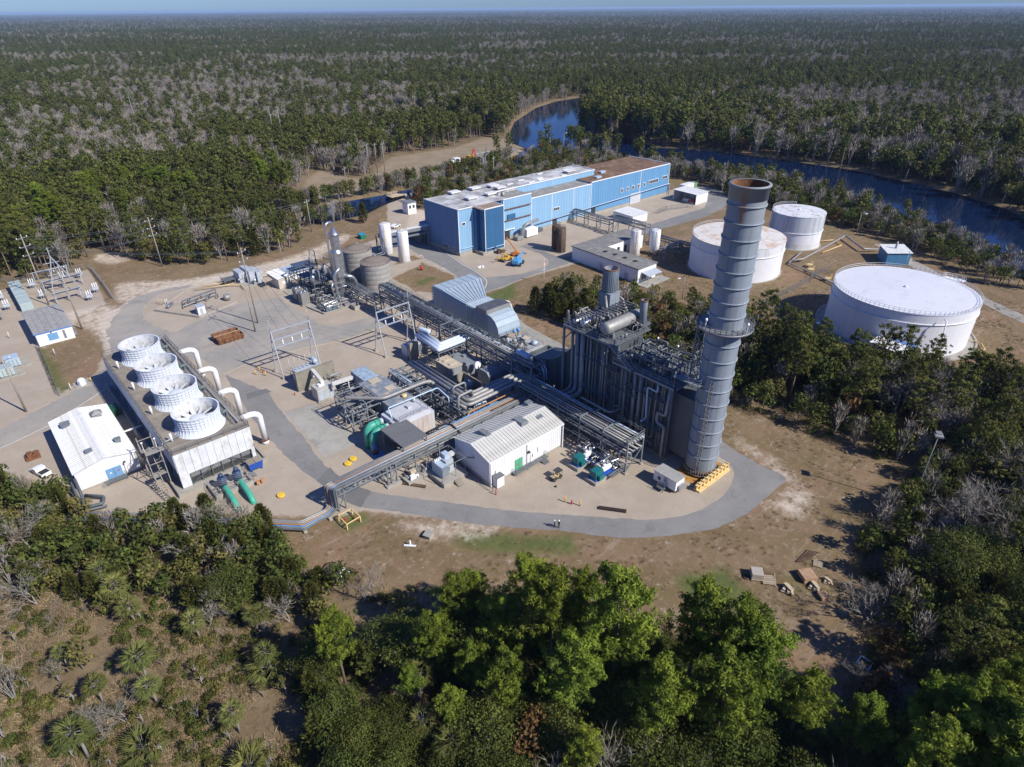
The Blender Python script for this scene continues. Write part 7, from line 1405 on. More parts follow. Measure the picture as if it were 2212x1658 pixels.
pipe('yellow gas pipe running along the metering yard', [(-8.6,142,.8),(2,138,.8),(4.4,135.4,.8),(4.2,131.4,.8)], .17, paleyellow, .6, 8, 'yellow gas pipes'); pipe('second yellow gas pipe beside the grey cabinets', [(-6,143,.9),(3,140.5,.9),(3.6,142.4,.9)], .16, paleyellow, .5, 8, 'yellow gas pipes'); pipe('yellow gas pipe running from the cabinets to the beige hut', [(11,139,.6),(18,138,.6),(26,139.5,.6)], .16, paleyellow, .5, 8, 'yellow gas pipes')
tag(MB().vessel((-19.6,133,.7),(-17.8,134.6,.7),.5,12).build('drum', alu),'small shiny drum at the far corner of the metering kerb','drum'); tag(MB().cyl((-3.4,127.4,.2),(-3.2,127.3,1.9),1.0,16).build('round_filter', alud),'upright round filter end beside the metering pipes','filter')
B = thing('switch_building','cluster of tall pale grey switchgear cabinets beside the metering yard','switchgear',(8.4,138.6,0))
for k, (x, y, a_, b_, h) in enumerate(((5.2,138,2.2,5.6,3.8),(7.6,135,2.0,8,4.6),(9.8,134,1.8,4,4.2),(9.8,138.4,1.8,4.6,3.6))): MB().box(x,y,.3,x+a_,y+b_,h).build('cabinet', palegrey, B)
MB().box(4.6,133.6,0,12,144,.3).build('base', conc, B); MB().lathe(8.6,133.6,[(.5,1.2),(.5,2.2)],10).build('fan', alu, B)
P = thing('cabinet_platform','dark raised platform beside the grey switchgear cabinets','platform',(2.6,141,0)); MB().box(.6,139.6,1.6,4.4,143.4,1.75).build('deck', grating, P); [MB().beam((x,y,0),(x,y,1.6),.14).build('leg', steel, P) for x in (.8,4.2) for y in (139.8,143.2)]; rail_part(P,[(.6,139.6,1.75),(.6,143.4,1.75),(4.4,143.4,1.75)],m=steel)
# ---------------- small things around the site ----------------
def bollard(label, x, y, m, h=1.2, rr=.11, group='bollards'): 
    B_ = thing('bollard', label, 'bollard', (x,y,0), group); MB().lathe(x,y,[(rr,0),(rr,h),(rr*.6,h+.06)],10).build('post', m, B_); return B_
for x, y, lab in ((-16,73.8,'yellow bollard nearest the loop road by the left line gantry'),(-14.4,71.5,'yellow bollard closest to the left line gantry leg'),(-14.5,75.1,'yellow bollard farthest up the verge by the left line gantry'),(7.6,-12.9,'yellow bollard left of the red hydrant on the gravel'),(8.9,-15.5,'yellow bollard right of the red hydrant on the gravel'),(-48.2,98.2,'yellow bollard by the white meter box on the roadside'),(106.5,92,'yellow post at the foot of the brown silos'),(34,53,'yellow post beside the main pipe rack')): bollard(lab,x,y,yellow,1.3,.13)
for x, y, lab in ((-52.1,121,'white post with yellow tip on the brown grass in front of the control building'),(-52.8,96.9,'white post with yellow tip beside the meter box at the road'),(-59.7,141.8,'white post in the left switchyard')): b_ = bollard(lab,x,y,white,1.9,.1); MB().lathe(x,y,[(.12,1.9),(.12,2.1)],8).build('tip', yellow, b_)
for k, (x, y) in enumerate(((-20.6,138.2),(-20,137.4),(-19.2,136.6),(-18.6,137))): bollard(('first','second','third','fourth')[k]+' pale post of the four at the metering yard corner',x,y,(paleyellow,paleyellow,white,white)[k],1.8,.1)
bollard('red post at the corner of the small white hut',-.7,-2.6,red,1.3,.1); bollard('red post beside the yellow bollards by the gantry',-14.3,73.6,red,.9,.12); bollard('red post beside the left blast wall',-13.1,57.6,red,.9,.1); bollard('red fire cabinet post near the brown grass island',58,107.4,red,1.6,.4)
def hydrant(label, x, y): H_ = thing('fire_hydrant', label, 'hydrant', (x,y,0), 'red fire hydrants'); MB().lathe(x,y,[(.16,0),(.16,.15),(.12,.18),(.12,.65),(.17,.7),(.12,.9),(.03,.95)],12).build('body', red, H_); MB().cyl((x-.26,y,.5),(x+.26,y,.5),.07,8).build('nozzle', red, H_); return H_
hydrant('red fire hydrant between two yellow bollards on the gravel',8.1,-14.1); hydrant('red hydrant inside the pale yellow guard frame, left one',-25.8,10); hydrant('red hydrant inside the pale yellow guard frame, right one',-24.2,9)
G = thing('hydrant_guard','pale yellow square pipe guard frame around the hydrants','guard frame',(-25.1,9.5,0)); mb = MB(); q = [(-26.5,11,0),(-23.8,11,0),(-23.7,8.1,0),(-26.5,7.9,0)]
for i in range(4):
    a_, b_ = Vector(q[i]), Vector(q[(i+1)%4]); MB().beam(a_,a_+Vector((0,0,1.3)),.16).build('post', paleyellow, G); MB().beam(a_+Vector((0,0,1.3)),b_+Vector((0,0,1.3)),.16).build('rail', paleyellow, G)
for k, (x, y, l) in enumerate(((-17.2,99.2,7.2),(-17.0,96.2,7.0))):
    B = thing('rusty_skip','open rusty steel skip, %s' % ('the one behind with pale rim','the one in front')[k],'skip',(x+l/2,y+1.2,0),'rusty skips'); mb = MB(); t = .12
    mb.extrude([(x,y+.3,.2),(x,y+2.3,.2),(x,y+2.6,1.7),(x,y+2.45,1.7),(x,y+2.2,.4),(x,y+.4,.4),(x,y+.15,1.7),(x,y,1.7)], (l,0,0)); mb.box(x-.02,y+.3,.2,x+.1,y+2.3,1.6).box(x+l-.1,y+.3,.2,x+l+.02,y+2.3,1.6); mb.build('body', rust, B)
    for q in range(6): MB().box(x+.4+q*(l-.9)/5,y-.06,.3,x+.55+q*(l-.9)/5,y+.06,1.6).build('rib', rust, B)
    MB().box(x,y-.06,1.6,x+l,y+.14,1.75).build('rim', mat('pale_rust', (.42,.30,.20), .8, var=.2) if k == 0 else rust, B); MB().box(x+.3,y+.5,.4,x+l-.3,y+2.1,1.0).build('scrap', mat('scrap_rust', (.25,.16,.10), .9, var=.4, scale=3), B)
B = thing('meter_box','white round-roofed meter box on a concrete slab by the road','box',(-50.2,98.2,0)); MB().box(-52,96.6,0,-48,100.4,.12).build('slab', conc, B); MB().lathe(-50.2,98,[(.9,.12),(.9,1.3),(.6,1.8),(.05,1.9)],6,smooth=False).build('body', white, B); MB().tube([(-50.8,99.4,.1),(-50.8,99.4,1.2),(-49.6,99.6,1.2)],.1).build('pipe', steel, B)
# vehicles
tyre_m = black
def wheel(mb_parent, x, y, r_, w_, ang=0.0):
    d = Vector((sin(ang),cos(ang),0))*w_/2; c = Vector((x,y,r_)); o = MB().cyl(c-d,c+d,r_,14).build('tyre', tyre_m, mb_parent); MB().cyl(c-d*1.05,c+d*1.05,r_*.5,10).build('rim', steel, o); return o
def car(label, x, y, rz, body, pickup=False, name='parked_car', cat='car'):
    V_ = thing(name, label, cat, (x,y,0)); L, W = 4.7, 1.85
    mb = MB(); prof_ = [(-2.3,.35),(2.25,.35),(2.35,.75),(1.5,.95),(.9,1.5),(-.3,1.55),(-.55,1.05),(-2.3,1.05)] if pickup else [(-2.3,.35),(2.3,.35),(2.35,.8),(1.2,.98),(.4,1.5),(-1.4,1.55),(-2.1,1.1),(-2.35,.9)]
    mb.extrude([(px,-W/2,pz) for px, pz in prof_], (0,W,0)); b_ = bpy.data.objects.new('body', mb.mesh('body', body)); COL.objects.link(b_); b_.parent = V_; KIDS.setdefault(V_.name,[]).append(b_)
    g = MB().extrude([(.35,-W/2-.01,1.0),(1.1,-W/2-.01,1.0),(.75,-W/2-.01,1.42),(.3,-W/2-.01,1.44)], (0,W+.02,0)).extrude([(-.45 if pickup else -1.4,-W/2-.01,1.0),(.25,-W/2-.01,1.0),(.2,-W/2-.01,1.44),(-.35 if pickup else -1.3,-W/2-.01,1.44)], (0,W+.02,0)); o = bpy.data.objects.new('window', g.mesh('window', glass)); COL.objects.link(o); o.parent = V_
    if pickup: o = bpy.data.objects.new('load_bed', MB().box(-2.2,-W/2+.12,1.04,-.6,W/2-.12,1.07).mesh('load_bed', dark)); COL.objects.link(o); o.parent = V_
    for px in (-1.45,1.45):
        for s in (-1,1): o = bpy.data.objects.new('wheel', MB().cyl((px,s*(W/2-.2),.36),(px,s*(W/2+.02),.36),.36,14).mesh('wheel', tyre_m)); COL.objects.link(o); o.parent = V_
    V_.rotation_euler = (0,0,rz); return V_
car('white car parked behind the white tanks',79.3,157.5,.4,white); car('white pickup half hidden by shrubs beside the pump house',-64.4,63.6,1.9,white,True,'pickup_truck','pickup')
tag(MB().box(-66,70,0,-63.4,72.6,.5).box(-65.6,70.4,.5,-64.6,72,1.2).box(-64.4,71,.5,-63.6,72.2,.9).build('scrap_heap', rust),'heap of rusty scrap steel beside the white pickup','scrap')
# golf cart
V_ = thing('utility_cart','small black utility cart with yellow seat on the gravel','cart',(11.2,-6.8,0)); MB().box(10,-7.5,.35,12.4,-6.1,.6).box(10,-7.4,.6,10.9,-6.2,.9).build('chassis', mat('cart_dark', (.05,.05,.05), .5), V_); MB().box(11.0,-7.3,.6,11.5,-6.3,.85).box(11.45,-7.3,.8,11.6,-6.3,1.25).build('seat', paleyellow, V_)
MB().box(11.0,-7.5,1.8,12.5,-6.1,1.88).build('roof', mat('cart_roof', (.06,.06,.065), .5), V_); [MB().beam((px,py,.6),(px,py,1.8),.05).build('post', dsteel, V_) for px in (11.05,12.4) for py in (-7.4,-6.2)]; [wheel(V_,px,py,.25,.2) for px in (10.4,12.0) for py in (-7.4,-6.2)]; MB().box(10.0,-7.3,.9,10.8,-6.3,.95).build('load_bed', wood, V_)
tag(MB().cbox((9.4,-8.6,0),.4,.3,.25,.4).build('black_bag', black),'small black bag on the gravel beside the cart','bag')
# people
def person(label, x, y, face, jacket, trousers):
    P = {'pel':(0,0,.95),'spi':(0,.02,1.2),'che':(0,0,1.42),'nek':(0,0,1.54),'hed':(0,.02,1.64),'top':(0,.02,1.74)}
    me = bpy.data.meshes.new('person'); v = [(0,0,.95),(0,.01,1.2),(0,0,1.4),(0,0,1.53),(0,.03,1.62),(0,.02,1.74),(.1,0,.9),(.12,.02,.5),(.12,-.02,.1),(.12,.14,.05),(-.1,0,.9),(-.12,.03,.5),(-.13,0,.1),(-.13,.16,.05),(.2,0,1.4),(.27,-.02,1.12),(.24,.14,.92),(.23,.2,.84),(-.2,0,1.4),(-.27,-.02,1.12),(-.22,.16,.98),(-.2,.22,.92)]
    e = [(0,1),(1,2),(2,3),(3,4),(4,5),(0,6),(6,7),(7,8),(8,9),(0,10),(10,11),(11,12),(12,13),(2,14),(14,15),(15,16),(16,17),(2,18),(18,19),(19,20),(20,21)]
    me.from_pydata(v,e,[]); o = bpy.data.objects.new('person', me); COL.objects.link(o); m_ = o.modifiers.new('skin','SKIN'); rad_ = [.15,.14,.16,.065,.1,.09,.1,.075,.05,.05,.1,.075,.05,.05,.075,.055,.045,.035,.075,.055,.045,.035]
    for i, sv in enumerate(me.skin_vertices[0].data): sv.radius = (rad_[i],rad_[i]*.85); sv.use_root = i == 0
    s_ = o.modifiers.new('sub','SUBSURF'); s_.levels = 1; s_.render_levels = 1
    ev = o.evaluated_get(bpy.context.evaluated_depsgraph_get()); m2 = bpy.data.meshes.new_from_object(ev); o.modifiers.clear(); o.data = m2; m2.materials.clear()
    for mm in (jacket, trousers, mat('skin', (.42,.26,.18), .6), mat('boot', (.04,.03,.025), .7)): m2.materials.append(mm)
    for p in m2.polygons:
        z = sum(m2.vertices[i].co.z for i in p.vertices)/len(p.vertices); xx = abs(p.center.x); p.material_index = 2 if z > 1.53 or (xx > .16 and z < .95 and p.center.y > .1) else 0 if z > .95 or xx > .2 else 3 if z < .12 else 1; p.use_smooth = True
    o.location = (x,y,.008); o.rotation_euler = (0,0,face); tag(o,label,'person')
    h = MB().lathe(0,.02,[(.15,1.68),(.15,1.7),(.125,1.72),(.115,1.8),(.06,1.85),(.01,1.86)],14); ho = bpy.data.objects.new('hard_hat', h.mesh('hard_hat', signw)); COL.objects.link(ho); ho.parent = o
    return o
bpy.context.view_layer.update()
person('person in dark clothing and white hard hat on the road, the left one',1.3,-16.4,.6,mat('dark_jacket', (.03,.03,.035), .8),mat('dark_trousers', (.025,.03,.04), .8)); person('person in dark clothing and white hard hat on the road, the right one',1.85,-16.95,1.2,mat('dark_jacket', (.03,.03,.035)),mat('grey_trousers', (.05,.05,.055), .8))
tag(MB().beam((-12,12.6-.6,.15),(-9.4,8.2,.15),.7,.25).build('rusty_beam', brownrust),'brown steel beam lying below the front pipe bridge','beam'); tag(MB().beam((11.0,-18.2,.15),(14.0,-22.3,.15),.75,.3).build('dark_beam', mat('dark_rail_steel', (.035,.022,.02), .7)),'dark steel beam lying on gravel near the loop road','beam')
F_ = thing('trailer_chassis','rusty trailer frame with mesh panels lying at the edge of the woods','frame',(-33,-.2,0)); q = [Vector(p) for p in ((-35.6,1,.5),(-33,2.5,.5),(-30.6,-1.5,.5),(-33.2,-2.9,.5))]
for i in range(4): MB().beam(q[i],q[(i+1)%4],.28,.24).build('edge', brownrust if i < 3 else white, F_)
for f in (.33,.66): MB().beam(q[0].lerp(q[3],f),q[1].lerp(q[2],f),.2).build('crossbar', white if f > .5 else brownrust, F_)
MB().beam(q[3],q[2].lerp(q[1],.33),.16).beam(q[2],q[3].lerp(q[0],.33),.16).build('brace', white, F_); MB().extrude([q[0]-Vector((0,0,.1)),q[1]-Vector((0,0,.1)),q[2]-Vector((0,0,.1)),q[3]-Vector((0,0,.1))],(0,0,.04)).build('mesh_panel', mat('mesh_grey', (.10,.09,.08), .8, var=.3, scale=4), F_)
for a_ in q: MB().beam((a_.x,a_.y,0),a_,.2).build('foot', brownrust, F_)
tag(MB().cbox((-16.7,-3.2,0),1.5,1.3,.7,.4).cbox((-16.7,-3.2,.7),1.7,1.5,.12,.4).build('concrete_box', conc),'small concrete valve box on the brown grass','box'); W_ = thing('white_post','short white post with a plank leaning on the brown grass','post',(-20.3,-2.8,0)); MB().beam((-20.3,-2.8,0),(-20.3,-2.8,1.1),.25).build('post', white, W_); MB().beam((-21.2,-2.2,.2),(-19.8,-3.8,.25),.4,.12).build('plank', white, W_)
# pallets and timber on the right
def pallet(label, x, y, rz, h=.15, load=None, n=5, m=wood):
    P = thing('pallet', label, 'pallet', (x,y,0), 'pallets on the brown clearing'); P.rotation_euler = (0,0,rz)
    for k in range(n): place(PB,'board',P,(-.55+k*1.1/(n-1),0,h))
    for s in (-.5,0,.5): place(PS,'stringer',P,(0,s,h-.12))
    if load: o = bpy.data.objects.new('load', load); COL.objects.link(o); o.parent = P; o.location = (0,0,h+.04)
    return P
PB = MB().box(-.13,-.65,0,.09,.65,.04).mesh('board', wood); PS = MB().box(-.65,-.06,-.03,.65,.06,.11).mesh('stringer', wood)
pl = mat('pale_plank', (.55,.45,.30), .8, var=.2)
ld1 = MB().box(-.6,-.6,0,.6,.6,.7).mesh('load', mat('crate_grey', (.40,.36,.31), .8, var=.15)); ld2 = MB().cbox((0,0,0),1.3,.3,.25,.3).cbox((.1,.3,.0),1.2,.28,.2,-.2).cbox((-.1,-.3,.0),1.4,.25,.25,.5).cbox((0,0,.25),1.2,.35,.2,.9).mesh('load', pl); ld3 = MB().box(-.65,-.65,0,.65,.65,.45).mesh('load', mat('crate_rust', (.40,.26,.16), .8, var=.35, scale=2))
for lab, x, y, rz, ld, s in (('pallet with a grey crate, beside the slatted one',17.6,-46.4,.7,ld1,1.5),('bare slatted pallet beside the grey crate',18.3,-48.1,.7,None,1.5),('pallet heaped with pale planks',18.8,-51.2,.3,ld2,1.4),('pallet with a brown weathered crate top',23.4,-52.0,1.0,ld3,1.7),('pallet with a small pile of timber beside the brown crate',22.4,-53.8,.2,ld2,1.3),('pallet with pale timber nearest the woods',25.2,-54.6,.5,ld2,1.0),('dark pallet in the branch shade',21.6,-55.6,1.0,ld3,1.1),('small pale pallet beside the rail bars',27.6,-51.8,.4,None,1.1)):
    P = pallet(lab,x,y,rz,load=ld); P.scale = (s,s,s)
for k in range(4): tag(MB().beam((25.4+k*.25,-49.2-k*.2,.1),(29.6+k*.25,-49.2-k*.5,.12),.16).build('rail_bar', brownrust),('first','second','third','fourth')[k]+' rusty bar in the row lying on brown grass','bar',group='rusty bars on brown grass')
T = thing('old_tyre','old tyre lying on the clearing beside the grey crate','tyre',(16.3,-45.4,0)); MB().tube([(16.3+.45*cos(2*pi*k/12),-45.4+.45*sin(2*pi*k/12),.13) for k in range(13)],.13,8,False).build('tyre', mat('brown_tyre', (.10,.06,.04), .9), T)
W_ = thing('framed_panel','white framed grey panel lying flat on the clearing','panel',(11.6,-47.8,0)); MB().cbox((11.6,-47.8,0),1.7,1.2,.08,.5).build('frame', white, W_); MB().cbox((11.6,-47.8,.085),1.4,.9,.02,.5).build('pane', steel, W_)
tag(MB().beam((18,-49.6,.08),(20.4,-48,.08),.15).build('plank', wood),'single pale plank on the ground beside the slatted pallet','plank'); F_ = thing('open_crate','white open box frame in the shade at the edge of the right woods','frame',(14.2,-65,0)); [MB().beam(a_,b_,.16).build('bar', white, F_) for a_, b_ in (((13.4,-65.8,.5),(15,-65.8,.5)),((15,-65.8,.5),(15,-64.2,.5)),((15,-64.2,.5),(13.4,-64.2,.5)),((13.4,-64.2,.5),(13.4,-65.8,.5)),((13.4,-65.8,0),(13.4,-65.8,.5)),((15,-65.8,0),(15,-65.8,.5)),((15,-64.2,0),(15,-64.2,.5)),((13.4,-64.2,0),(13.4,-64.2,.5)))]
# lamp posts
def lamp(label, x, y, h, d=(1,0), flood=False, m=steel):
    L_ = thing('lamp_post', label, 'lamp post', (x,y,0), 'lamp posts'); MB().tube([(x,y,0),(x,y,h)],[.14,.09],8).build('post', m, L_)
    if flood: MB().cbox((x,y,h),1.5,1.3,.3,.5).cbox((x+.4,y+.2,h+.3),.9,.9,.2,.5).build('head', alud, L_)
    else: MB().tube([(x,y,h-.2),(x+d[0]*.6,y+d[1]*.6,h+.2),(x+d[0]*1.7,y+d[1]*1.7,h+.2)],.06,6).build('arm', m, L_); MB().cbox((x+d[0]*2,y+d[1]*2,h+.1),.9,.4,.2,atan2(d[1],d[0])).build('head', signw, L_)
lamp('tall lamp post with square flood head on the right clearing',54.8,-56.3,15.5,flood=True,m=mat('lamp_green_grey', (.16,.2,.18), .5)); lamp('lamp post by the river trees behind the tall white tank',209.5,21.2,8.5,(.8,-.6)); lamp('lamp post on the grass below the wide rusty tank',103.9,29.5,7,(-.8,.5)); lamp('lamp post among trees left of the big white tank',97.3,-17.1,10,(-.8,.5)); lamp('lamp post on the river bank behind the blue building',234.9,210.8,14,(1,0)); lamp('lamp post behind the big white tank',176,-9,8,(.9,.3))
# flag
F_ = thing('flagpole','white flagpole with a small hanging flag at the road junction','flagpole',(81.4,69.2,0)); MB().tube([(81.4,69.2,0),(81.4,69.2,8.5)],[.09,.05],8).build('pole', white, F_)
for k in range(6): MB().box(81.44,69.19+.03*(k%2),6.2+k*.28,82.0-.06*k,69.22+.03*(k%2),6.48+k*.28).build('stripe', red if k%2 == 0 else signw, F_)
MB().box(81.44,69.16,7.2,81.75,69.27,7.9).build('canton', mat('flag_blue', (.02,.04,.22), .7), F_)
# green bin, lifts, field machines
B = thing('green_bin','green waste bin with blue lid on the brown grass','bin',(61.2,154.2,0)); MB().box(60,152.8,.1,62.4,155.4,1.5).build('body', mat('bin_green', (.015,.17,.09), .5), B); MB().extrude([(60,152.8,1.52),(60,155.4,1.52),(60,155.4,2.0)],(2.4,0,0)).build('lid', mat('bin_blue', (.03,.22,.35), .5), B)
def boomlift(label, x, y, rz, m, up=0.0, boom=5.5, name='boom_lift'):
    V_ = thing(name, label, 'lift', (x,y,0)); V_.rotation_euler = (0,0,rz); V_.scale = ((1.35,)*3 if up == 0 else (.9,)*3)
    def add(nm, mb, mm): o = bpy.data.objects.new(nm, mb.mesh(nm, mm)); COL.objects.link(o); o.parent = V_; return o
    add('chassis', MB().box(-1.8,-1,.5,1.8,1,1.0), m); add('turret', MB().box(-1.5,-.9,1.0,.6,.9,1.9), m); add('boom', MB().beam((-1,0,2),(-1+boom*cos(up),0,2+boom*sin(up)),.35,.45), m); add('counterweight', MB().box(-2.3,-.9,1.0,-1.5,.9,1.8), m)
    add('basket', MB().box(-1+boom*cos(up),-.7,1.5+boom*sin(up),-.2+boom*cos(up),.7,1.6+boom*sin(up)), dsteel)
    for px in (-1.2,1.2):
        for s in (-1,1): o = add('wheel', MB().cyl((px,s*.95,.5),(px,s*1.3,.5),.5,14), tyre_m)
boomlift('light blue boom lift parked on gravel by the factory',87,88.6,.5,mat('lift_blue', (.10,.33,.60), .45)); boomlift('orange boom lift with raised boom near the factory door',92.4,96.4,2.2,mat('lift_orange', (.62,.24,.06), .5),.9,7)
V_ = thing('backhoe','yellow backhoe loader parked between the two lifts','backhoe',(86,94.4,0)); ym = mat('machine_yellow', (.55,.33,.04), .5, var=.15); MB().box(84.4,93.6,.7,87.6,95.2,1.5).box(86.6,93.8,1.5,87.8,95,1.9).build('body', ym, V_); MB().box(85,93.6,2.7,86.6,95.2,2.85).build('cab_roof', ym, V_); [MB().beam((px,py,1.5),(px,py,2.7),.1).build('cab_post', dark, V_) for px in (85.1,86.5) for py in (93.7,95.1)]; MB().beam((84.4,94.4,1.2),(82.6,94.4,2.8),.25).beam((82.6,94.4,2.8),(81.8,94.4,.9),.22).build('digger_arm', ym, V_); MB().box(88.4,93.3,.2,89.2,95.5,1.0).beam((87.6,94.4,1.1),(88.6,94.4,.6),.3).build('loader_bucket', ym, V_); [wheel(V_,px,py,.6 if px < 86 else .42,.4) for px in (85,87.4) for py in (93.5,95.3)]
tag(MB().box(89,101.6,.6,93,103.4,.8).box(89.2,101.8,.8,90.4,103,1.6).cyl((90,101.7,.4),(90,103.3,.4),.4,10).cyl((92,101.7,.4),(92,103.3,.4),.4,10).build('work_trailer', brownrust),'small rusty work trailer by the deep blue wall','trailer')
tag(MB().cbox((75,95.6,0),2.2,1,.3,.3).cbox((76,95,0),1.4,.6,.5,1).build('tarpaulin_bundle', signw),'pale tarpaulin bundle on the gravel beside the road','bundle')
V_ = thing('lorry','white lorry cab with long low trailer in the dry field','lorry',(166,240,0)); MB().box(173.6,240,.9,177.4,243,3.6).box(172,240.4,.9,173.6,242.6,2.6).build('cab', white, V_); MB().beam((157,237.6,1.1),(172.4,241.4,1.1),2.4,.3).build('trailer_bed', tan, V_); [wheel(V_,px,py,.5,.4) for px, py in ((158,237),(158,239),(160,237.6),(160,239.6),(174,240),(174,243),(176.6,240),(176.6,243))]; MB().box(174.2,239.96,2.2,176.6,240,3.2).build('window', glass, V_)
V_ = thing('field_machine','yellow and red excavator in the dry field','excavator',(190,246,0)); MB().box(187.4,244.6,.6,191,247.4,2.6).build('body', ym, V_); MB().beam((190.6,246,2),(192.6,246,6),.5).beam((192.6,246,6),(194,246,1.4),.4).build('arm', red, V_); MB().box(187.2,244.2,0,191.2,245,.8).box(187.2,247,0,191.2,247.8,.8).build('track', black, V_)
car('red pickup parked beyond the blue building',197,235.6,.2,mat('car_red', (.30,.02,.02), .4),True,'red_pickup','pickup')
LT = thing('lattice_tower','grey steel lattice transmission tower behind the blue building roof','tower',(169,208,0)); mb = MB()
for sx in (-1,1):
    for sy in (-1,1): mb.beam((169+2*sx,208+2*sy,0),(169+.8*sx,208+.8*sy,9),.22); mb.beam((169+.8*sx,208+.8*sy,9),(169+3*sx,208+.2*sy,15),.18)
for z in (3,6,9): w_ = 2-1.2*z/9; mb.beam((169-w_,208-w_,z),(169+w_,208-w_,z),.12).beam((169-w_,208-w_,z-3),(169+w_,208-w_,z),.1).beam((169+w_,208-w_,z-3),(169-w_,208-w_,z),.1)
mb.beam((164,208,12),(174,208,12),.3).beam((164,208,12),(169,208,9),.16).beam((174,208,12),(169,208,9),.16); mb.build('lattice', gal, LT)
# canal intake deck
I_ = thing('intake_deck','pale timber intake deck with railings beside the canal','deck',(107,200,0)); rail(MB(),[(103,198,1),(103,203,1),(112,203.4,1)],1.1,.14,1.4).build('railing', pl, I_)
for k in range(8): MB().box(102.8+k*1.2,197.8,.85,103.9+k*1.2,203.4,1.0).build('deck_board', pl, I_)
[MB().lathe(x,196,[(.7,0),(.7,1.8)],12).build('bin', white, I_) for x in (110,113)]
for x, y, lab, m_, h in ((257.2,246,'light blue channel sign standing in the river bend','b',5),(302.2,265.2,'bare marker post standing in the river','w',5)):
    P = thing('river_marker', lab, 'marker', (x,y,-.8), 'river markers'); MB().beam((x,y,-2),(x,y,h-1),.4).build('post', polew, P); MB().box(x-1,y-.2,h-2.6 if m_ == 'b' else h-1.4,x+1,y+.0,h).build('board', ltblue if m_ == 'b' else wood, P)
# pipe racks between factory, office and tanks
rack('pipe_rack','steel pipe rack leaving the blue building wall toward the road','y',91,111.5,139.4,142,[3.4,5.2],6.8,[(140,5.5,.2,alud),(140.8,5.5,.16,steel),(141.4,5.5,.2,alud)]); rack('pipe_rack','high pipe bridge over the factory road behind the office','y',72.5,88.5,139,142.2,[5.6,7.2],7.8,[(139.6,7.5,.2,alud),(140.6,7.5,.2,steel),(141.4,7.5,.16,alud)])
rack('pipe_rack','pipe rack from the domed white tank to the wide rusty tank','x',130,140,56,58.4,[2.6,3.8],5,[(56.6,4.1,.2,alud),(57.6,4.1,.2,alud)]); rack('pipe_rack','pipe rack turning alongside the wide rusty tank','y',51,70,140.4,142.8,[2.6,3.8],6,[(141,4.1,.2,alud),(142,4.1,.2,alud)])
pipe('long tan pipeline crossing the tank farm on low supports', [(160,23,.9),(164,20.6,1.2),(201,22,1.6),(190.6,10.6,1.4),(195.4,7,1.0)], .35, alud, .6, 8, 'tank farm pipelines'); pipe('second tan pipeline across the tank farm grass', [(172,25,.9),(158,22.6,.8),(154,12,.8),(150,2,.8)], .3, alud, .6, 8, 'tank farm pipelines'); pipe('yellow pipeline curving round the tall white tank', [(190,27,.5),(196,24,.5),(192,19,.5),(178,20,.5)], .2, paleyellow, .8, 8, 'tank farm pipelines')
for x, y, lab in ((157,14,'nearest'),(161,16.5,'middle'),(152.8,6,'farthest')): P = thing('crossover_steps','%s yellow step-over platform on the tank farm pipeline' % lab,'steps',(x,y,0),'yellow step-over platforms'); MB().box(x-1,y-.8,1.0,x+1,y+.8,1.1).build('deck', paleyellow, P); [MB().beam((x+sx,y+sy,0),(x+sx,y+sy,1.0),.1).build('leg', paleyellow, P) for sx in (-.9,.9) for sy in (-.7,.7)]; rail_part(P,[(x-1,y-.8,1.1),(x+1,y-.8,1.1)],m=paleyellow)
# pump house pipe on the left
pipe('dark elbowed pipe dropping from the pump house corner', [(-59.9,51.2,3.6),(-59.9,47.4,1.6),(-60.2,44.6,1.0),(-57.4,43.8,1.0),(-56.8,45.8,1.0),(-59.4,48.6,1.0)], .3, dsteel, .6, 8, 'pump house pipes'); pipe('second dark elbowed pipe beside the pump house corner', [(-60.6,51.2,3.2),(-60.6,47.8,1.2),(-61.2,44.4,.7),(-57,43,.7)], .24, dsteel, .6, 8, 'pump house pipes')
B = thing('green_cabinet','dark green cabinet in the gap behind the pump house','cabinet',(-47.6,78,0)); MB().box(-49,76.6,0,-46.6,79.4,1.8).build('body', mat('cabinet_green', (.02,.09,.05), .5), B); MB().box(-49.1,76.5,1.8,-46.5,79.5,1.9).build('lid', mat('cabinet_green',(.02,.09,.05)), B)
